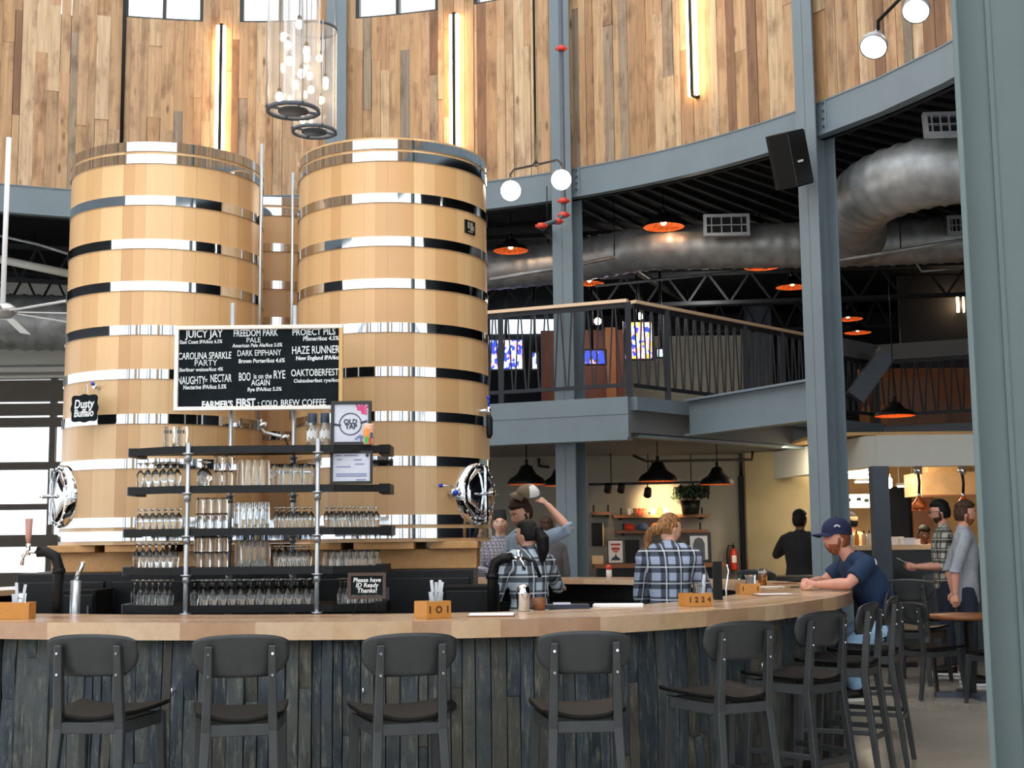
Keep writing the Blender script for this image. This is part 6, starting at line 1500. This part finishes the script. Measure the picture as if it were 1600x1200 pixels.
    for s_ in ('L', 'R'):
        limb(body, J['sh' + s_], J['el' + s_], J['wr' + s_], *ar)
        sg = 1 if s_ == 'L' else -1
        hand(body, J['wr' + s_], J['hd' + s_], J['palm' + s_], sg if True else sg, curl[0 if s_ == 'L' else 1])
        if legs:
            limb(body, J['hip' + s_], J['kn' + s_], J['an' + s_], *lr)
            td = J['toe' + s_]; body.tube([J['an' + s_] + Vector((0, 0, -.01)) - td * .05, J['an' + s_] + Vector((0, 0, -.045)) + td * .05, J['an' + s_] + Vector((0, 0, -.055)) + td * .17], [.04, .038, .026], 12)
    remesh(body, 'body', skin, t, voxel, 1)
    # shirt
    sh = MB(); torso(sh, .010, lo=-untuck)
    ends = {'long': (1.0, .93), 'rolled': (1.0, .12), 'short': (.72, 0)}[sleeve]
    for s_ in ('L', 'R'):
        a, b, c_0 = J['sh' + s_], J['el' + s_], J['wr' + s_]
        if ends[1]: limb(sh, a, b, c_0, ar[0], ar[1], ar[2] + .008, .014, ends[1])
        else: sh.tube([a, a.lerp(b, .3), a.lerp(b, ends[0])], [ar[0] + .016, ar[0] + .02, ar[1] + .028], 14)
        if sleeve == 'rolled': q = b.lerp(c_0, .12); sh.tube([b.lerp(c_0, .02), q], [ar[1] + .024, ar[1] + .022], 14)
    if sleeve != 'short': hd0 = (J['head'] - J['neck']).normalized(); sh.tube([J['neck'] - up * .03, J['neck'] + hd0 * .02, J['neck'] + hd0 * .055], [.078, .070, .064] if not female else [.07, .062, .056], 14)
    remesh(sh, 'shirt', shirt, t, .011, 3)
    cl = MB(); cr_ = []; cd_ = (hd - nk).normalized()
    if legs:
        tr = MB(); loft(tr, [(J['pelvis'] + up * .06, sw * .95 + .004, sd + .004, rt, up.cross(rt)), (J['pelvis'], sw * 1.0 + .006, sd * 1.06 + .006, rt, up.cross(rt)), (J['pelvis'] - Vector((0, 0, .09)), sw * .98 + .004, sd * 1.04, rt, up.cross(rt))])
        for s_ in ('L', 'R'): limb(tr, J['hip' + s_], J['kn' + s_], J['an' + s_], lr[0], lr[1], lr[2] + .012, .012, .97)
        remesh(tr, 'trousers', trousers, t, .013, 3)
        for s_ in ('L', 'R'):
            td = J['toe' + s_].normalized(); a = J['an' + s_]; q = Matrix.Rotation(math.atan2(-td.x, td.y), 3, 'Z')
            so = MB(); vs_ = []
            so.tube([a + Vector((0, 0, -.02)) - td * .05, a + Vector((0, 0, -.03)) + td * .03, a + Vector((0, 0, -.045)) + td * .12, a + Vector((0, 0, -.055)) + td * .19], [.045, .052, .047, .036], 14)
            shoe = so.build('shoe', M[shoes], t); sl = MB().prism([(-.038, -.08), (.038, -.08), (.046, .06), (.042, .17), (.02, .215), (-.02, .215), (-.042, .17), (-.046, .06)], -.085, -.06, q, a).build('sole', M['white'], shoe)
    # face details
    def hp(x, y, z): return hm @ (Vector((x, y, z)) * hs) + hd
    for s_ in (-1, 1):
        ey = MB().ball(hp(s_ * .031, .0755, .013), .0112, 12).build('eye', M['white'], t); MB().ball(hp(s_ * .031, .0838, .013), .0052, 10).build('iris', M['black'], ey)
        if hair: MB().tube([hp(s_ * .017, .093, .033), hp(s_ * .034, .093, .037), hp(s_ * .050, .080, .032)], [.003, .0045, .003], 6).build('eyebrow', M[hair], t)
    MB().tube([hp(-.022, .088, -.056), hp(-.008, .0965, -.054), hp(.008, .0965, -.054), hp(.022, .088, -.056)], [.003, .0055, .0055, .003], 8).build('lips', M['lip'], t)
    # hair: shell over the skull
    if hair and hair_style:
        hb = MB(); vs = []; keep = {}; n, m_ = 40, 28; hv2, hf2 = head_pts()
        longb = hair_style in ('pony', 'bun')
        for v in hv2:
            x, y, z = v.x / .076, v.y / .097, v.z / .118
            line = .42 + .25 * max(0, y) if y > .12 else (-.05 if y > -.18 else (-.55 if not longb else -.5))
            th_ = .013 if z > line else -.012
            if hair_style == 'short' and z > .45: th_ += .012
            vs.append(hm @ ((v + v.normalized() * th_) * hs) + hd)
        hb.add(vs, hf2, True)
        if hair_style == 'pony':
            hb.ball(hp(0, -.125, .02), .035, 12); hb.tube([hp(0, -.12, .02), hp(.0, -.15, -.05), hp(.01, -.14, -.14), hp(.01, -.12, -.23)], [.032, .05, .045, .02], 12)
        if hair_style == 'bun':
            hb.ball(hp(-.01, -.115, -.035), .043, 12); hb.tube([hp(-.01, -.13, -.03), hp(-.055, -.145, -.06), hp(-.085, -.14, -.13), hp(-.095, -.13, -.20)], [.03, .032, .028, .014], 12)
            for s_ in (-1, 1): hb.tube([hp(s_ * .07, .02, .02), hp(s_ * .055, -.06, -.01), hp(0, -.11, -.03)], [.012, .022, .02], 8)
        remesh(hb, 'hair', hair, t, .007, 1)
    if beard:
        bb = MB(); vs = []; hv2, hf2 = head_pts()
        for v in hv2:
            x, y, z = v.x / .076, v.y / .097, v.z / .118
            inb = (y > -.05 and z < -.40 - .12 * max(0, y - .75) * 4 * (1 if abs(v.x) < .02 else .4)) or (abs(v.x) > .055 and -.1 < y < .22 and z < .05)
            th_ = .009 if inb and not (abs(v.x) < .02 and -.54 < z < -.40 and y > .5) else -.012
            vs.append(hm @ ((v + v.normalized() * th_) * hs) + hd)
        bb.add(vs, hf2, True); remesh(bb, 'beard', beard, t, .006, 1)
    t['_h'] = 1; del t['_h']
    return t, hp, hm, J
M['lip'] = plain('lips', srgb(176, 96, 88), .5)
M['navy'] = cloth('navy_cloth', (22, 46, 78)); M['denim'] = cloth('pale_denim', (146, 182, 214)); M['dark_denim'] = cloth('dark_denim', (26, 34, 52)); M['black_cloth'] = cloth('black_cloth', (20, 20, 23)); M['khaki'] = cloth('khaki', (176, 164, 140))
M['chambray'] = cloth('chambray', (158, 178, 202)); M['grey_cloth'] = cloth('grey_marl', (150, 154, 164)); M['mid_grey'] = cloth('mid_grey_cloth', (98, 94, 98)); M['tan_cloth'] = cloth('tan_cloth', (170, 148, 112)); M['cap_navy'] = cloth('cap_navy', (18, 28, 64)); M['cap_tan'] = cloth('cap_tan', (120, 108, 90)); M['pattern_cloth'] = plaid('pattern_cloth', srgb(176, 172, 180), srgb(70, 72, 92), srgb(220, 218, 224), .04); M['orange_cloth'] = cloth('orange_cloth', (180, 96, 44))
def capped(t, hp, hm, mat, brim=None, sc_=1.0, dz=.042):
    c_0 = hp(0, -.006, dz); n = 22; prof = [(math.cos(a), math.sin(a)) for a in [PI / 2 * k / 8 for k in range(9)]]
    d = MB().lathe([(r * .088 * sc_, z * .095 * sc_) for r, z in prof], 26, c_0, hm @ Matrix.Diagonal(Vector((1, 1.22, 1))))
    d.lathe([(.0885 * sc_, -.03), (.0885 * sc_, 0)], 26, c_0, hm @ Matrix.Diagonal(Vector((1, 1.22, 1))))
    cw_ = d.build('cap', M[mat], t); MB().ball(c_0 + hm @ Vector((0, 0, .095 * sc_)), .008, 8).build('button', M[brim or mat], cw_)
    top = []
    for k in range(15):
        a = math.radians(-60 + 120 * k / 14); x = math.sin(a)
        for q in (.0, .5, 1.0):
            y = .098 * math.cos(a) + q * (.105 * math.cos(a) ** .8); top.append(Vector((.087 * x * (1 + .04 * q), y, -.018 - .018 * q - .022 * x * x * (.4 + q * .6))))
    vs = [c_0 + hm @ v for v in top] + [c_0 + hm @ (v - Vector((0, 0, .005))) for v in top]; m_ = len(top); fs = []
    for k in range(14):
        for q in range(2): a = k * 3 + q; fs += [(a, a + 1, a + 4, a + 3), (m_ + a, m_ + a + 3, m_ + a + 4, m_ + a + 1)]
        a = k * 3 + 2; fs.append((a, m_ + a, m_ + a + 3, a + 3))
    for e in (0, 42): fs += [(e, e + 1, m_ + e + 1, m_ + e), (e + 1, e + 2, m_ + e + 2, m_ + e + 1)]
    MB().add(vs, fs, True).build('brim', M[brim or mat], cw_); return cw_, c_0
def spectacles(t, hp, mat='black'):
    g = MB()
    for s_ in (-1, 1): g.tube([hp(s_ * .033 + .021 * math.cos(a), .101, .008 + .018 * math.sin(a)) for a in [2 * PI * k / 14 for k in range(14)]], .0028, 6, True); g.tube([hp(s_ * .055, .1, .012), hp(s_ * .079, .05, .014), hp(s_ * .082, -.01, .01)], .0026, 6)
    g.tube([hp(-.012, .103, .012), hp(.012, .103, .012)], .0026, 6); g.build('spectacles', M[mat], t)

# seated man in the navy cap (profile, facing left)
o_ = at(1302, 838, 10.2); mx = o_.x + .33
t, hp, hm, J = person('seated man in navy cap and navy t-shirt, hands clasped on the bar', (mx, 10.2, 0), PI / 2 + .12, 1.76,
    dict(pelvis=(0, 0, .835), waist=(0, .01, .98), chest=(0, .115, 1.17), neck=(0, .215, 1.335), head=(0, .320, 1.482),
         shL=(-.20, .165, 1.285), elL=(-.245, .33, 1.145), wrL=(-.09, .515, 1.135), shR=(.20, .165, 1.285), elR=(.25, .34, 1.145), wrR=(.085, .53, 1.145),
         hipL=(-.10, .0, .81), knL=(-.16, .36, .66), anL=(-.15, .26, .36), hipR=(.10, .0, .81), knR=(.16, .36, .66), anR=(.15, .26, .36),
         hdL=(.75, .6, .12), hdR=(-.75, .55, .12), palmL=(.35, -.3, -.6), palmR=(-.35, -.3, -.6)), 'skin_p', 'navy', 'denim', 'black', 'short', build=1.08, voxel=.0065, hair='beard_red', hair_style='short', beard='beard_red', curl=(.75, .7), face_dir=(-.10, 1, .04), girth=1.12, untuck=.12)
cw_, c_0 = capped(t, hp, hm, 'cap_navy', sc_=1.1, dz=.060)
q = hm; lm = MB()
for dy, a in ((-.012, .5), (.012, -.5)): lm.box(c_0 + hm @ Vector((-.098, .045 + dy, .03)), (.004, .026, .01), hm @ Matrix.Rotation(a, 3, 'X') @ Matrix.Rotation(.3, 3, 'Y'))
lm.build('cap_emblem', M['white'], cw_)
shirt_ = [c for c in t.children if c.name.startswith('shirt')][0]; pm_ = MB()
for dx, dz, w_, h_ in ((0, 0, .05, .022), (.0, -.026, .055, .02), (0, .03, .014, .02)):
    ok, lo_, no_, _ = shirt_.closest_point_on_mesh(Vector((-.30 + dx, -.10 - dz * .4, 1.36 + dz))); pm_.box(lo_ + no_ * .003, (w_, h_, .006), no_.to_track_quat('Z', 'Y').to_matrix())
pm_.build('back_print', M['white'], t)

# bartender lifting his cap (faces left and towards the visitors)
ba = at(818, 793, 11.8)
t, hp, hm, J = person('bartender in pale blue shirt lifting a tan cap above his head', (ba.x + .05, 11.8, 0), math.radians(138), 1.88,
    dict(neck=(0, .03, 1.58), head=(0, .11, 1.735), shL=(-.20, .02, 1.50), elL=(-.44, -.02, 1.585), wrL=(-.235, .02, 1.80), hdL=(.7, .25, .55), palmL=(.6, .2, -.6),
         shR=(.20, .0, 1.49), elR=(.25, .04, 1.20), wrR=(.14, .28, 1.18), hdR=(-.3, .9, .1), palmR=(-.3, 0, -1)), 'skin', 'chambray', 'black_cloth', 'black', 'rolled', build=1.02, voxel=.0075, hair='hair_brown', beard='hair_brown', curl=(.8, .6), face_dir=(.22, .86, -.42))
MB().box((.10, .135, 1.36), (.075, .012, .09), Matrix.Rotation(-.1, 3, 'X')).build('chest_badge', M['black_cloth'], t)
hatp = Vector((-.10, .13, 1.905)); th_ = thing('raised_cap', 'tan and cream trucker cap held up in the hand of the bartender', 'cap', Matrix.Rotation(math.radians(138), 3, 'Z') @ hatp + Vector((ba.x + .05, 11.8, 0)), math.radians(138 - 40))
cap(th_, (0, 0, 0), .095, 'cap_tan', 'cap_tan', 0.0, Matrix.Rotation(-.5, 3, 'Y'))
vs = MB().lathe([(r * .096, z * .083) for r, z in [(math.cos(a), math.sin(a)) for a in [PI / 2 * k / 7 for k in range(8)]]][:7], 16, (0, -.004, 0), Matrix.Rotation(-.5, 3, 'Y') @ Matrix.Diagonal(Vector((.9, 1.08, 1))))
vs.f = [f for f in vs.f if all(vs.v[i][1] < .0 for i in f)]; vs.sm = vs.sm[:len(vs.f)]; vs.build('mesh_back', M['paper'], th_)

# woman with the black ponytail (back to us, looking left)
wa = at(826, 845, 9.75)
t, hp, hm, J = person('woman with black ponytail in pale plaid shirt, back turned, reaching right', (wa.x, 9.75, 0), math.radians(22), 1.66,
    dict(head=(.0, .03, 1.53), shR=(.16, .02, 1.325), elR=(.30, .16, 1.14), wrR=(.40, .36, 1.14), hdR=(.35, .9, -.1), palmR=(0, 0, -1), elL=(-.24, .05, 1.08), wrL=(-.18, .28, 1.08), hdL=(.1, 1, 0), palmL=(0, 0, -1)), 'skin', 'plaid_blue', 'khaki', 'black', 'long', True, voxel=.008, hair='hair_black', hair_style='pony', curl=(.5, .35), face_dir=(-.5, .86, -.14), untuck=.16)
# blonde woman in dark plaid (back to us, looking right)
wa = at(1044, 830, 9.5)
t, hp, hm, J = person('blonde woman with gathered hair in navy plaid shirt, back turned', (wa.x, 9.5, 0), math.radians(-18), 1.69,
    dict(head=(.0, .05, 1.562), elR=(.25, .10, 1.09), wrR=(.20, .34, 1.10), hdR=(-.1, 1, -.1), palmR=(0, 0, -1), elL=(-.235, .06, 1.08), wrL=(-.12, .30, 1.08), hdL=(.2, 1, 0), palmL=(0, 0, -1)), 'skin', 'plaid_navy', 'dark_denim', 'black', 'long', True, voxel=.008, hair='hair_blond', hair_style='bun', curl=(.5, .5), face_dir=(.62, .72, -.25), untuck=.2, build=1.05, girth=1.08)
# grey shirted man at the right (walking right)
gm = at(1508, 812, 13.5)
t, hp, hm, J = person('man in grey rolled-sleeve shirt and dark jeans standing by the near column', (gm.x - .03, 13.5, 0), -PI / 2 - .2, 1.83,
    dict(elL=(-.24, -.13, 1.16), wrL=(-.23, -.10, .93), elR=(.24, -.12, 1.15), wrR=(.235, -.13, .92), hdR=(0, .05, -1), hdL=(0, .05, -1)), 'skin_p', 'grey_cloth', 'dark_denim', 'black', 'rolled', voxel=.008, hair='hair_brown', hair_style='short', beard='beard_red', face_dir=(-.1, 1, -.05), untuck=.18)
# plaid man with glasses (faces left, reading a paper)
pm = at(1462, 803, 14.5)
t, hp, hm, J = person('man with spectacles in dark plaid shirt reading a paper', (pm.x + .08, 14.5, 0), PI / 2 - .25, 1.87,
    dict(elL=(-.25, .02, 1.17), wrL=(-.17, .28, 1.16), hdL=(.1, 1, .1), palmL=(1, 0, .3), elR=(.24, .03, 1.17), wrR=(.16, .30, 1.16), hdR=(-.1, 1, .1), palmR=(-1, 0, .3)), 'skin_p', 'plaid_green', 'dark_denim', 'black', 'rolled', voxel=.008, hair='hair_black', beard='hair_brown', face_dir=(0, 1, -.15))
spectacles(t, hp)
pp = Matrix.Rotation(PI / 2 - .25, 3, 'Z') @ Vector((0, .42, 1.21)) + Vector((pm.x + .08, 14.5, 0))
tp = thing('paper_menu', 'white paper held by the man with spectacles', 'paper', pp, PI / 2 - .25); tp.rotation_euler = (.5, 0, PI / 2 - .25); MB().box((0, 0, 0), (.22, .2, .004)).build('sheet', M['paper'], tp)
# man in black, back turned
bm_ = at(1249, 810, 16.4)
person('man dressed in black, back turned, hands raised near the tan wall', (bm_.x, 16.4, 0), math.radians(-25), 1.82,
    dict(elL=(-.33, .08, 1.28), wrL=(-.16, .26, 1.42), hdL=(.4, .5, .7), palmL=(.7, 0, 0), elR=(.33, .1, 1.3), wrR=(.16, .28, 1.48), hdR=(-.4, .5, .7), palmR=(-.7, 0, 0)), 'skin_d', 'black_cloth', 'black_cloth', 'black', 'long', hair='hair_black', face_dir=(.3, 1, 0), build=1.1, girth=1.15, untuck=.2)
# people beyond the bar behind the bartender
gp = at(860, 795, 14.0)
person('person in dark grey top standing behind the bartender', (gp.x, 15.3, 0), math.radians(30), 1.74, None, 'skin_p', 'mid_grey', 'black_cloth', 'black', 'long', hair='hair_brown', face_dir=(.2, 1, 0))
fp_ = at(781, 782, 15.6)
t, hp, hm, J = person('man with black hat and spectacles in patterned shirt, facing the bar beside the tank', (fp_.x, 15.6, 0), PI, 1.80, dict(elL=(-.25, .06, 1.16), wrL=(-.12, .28, 1.12), elR=(.25, .06, 1.16), wrR=(.12, .28, 1.12), hdL=(.3, 1, 0), hdR=(-.3, 1, 0)), 'skin', 'pattern_cloth', 'dark_denim', 'black', 'long', hair='hair_brown', hair_style=None, face_dir=(0, 1, 0))
spectacles(t, hp, 'oak'); MB().lathe([(.001, .17), (.07, .17), (.083, .05), (.085, .045)], 24, hp(0, 0, 0), hm).build('hat', M['black_cloth'], t)
# kitchen staff
kp = at(1342, 800, 18.2)
t, hp, hm, J = person('cook in tan shirt and tan cap, back turned, at the kitchen shelf', (kp.x, 18.6, 0), math.radians(20), 1.82, None, 'skin_p', 'tan_cloth', 'black_cloth', 'black', 'short', hair='hair_black', face_dir=(-.2, 1, 0), build=1.12, girth=1.1); capped(t, hp, hm, 'tan_cloth')
kp = at(1441, 818, 17.6)
person('dark haired cook in orange shirt bending over the pass', (kp.x, 17.6, 0), PI + .3, 1.62, dict(elL=(-.24, .08, 1.04), wrL=(-.12, .28, 1.04), elR=(.24, .08, 1.04), wrR=(.12, .28, 1.04), hdL=(.2, 1, 0), hdR=(-.2, 1, 0)), 'skin_d', 'orange_cloth', 'black_cloth', 'black', 'short', hair='hair_black', face_dir=(.1, 1, -.35))
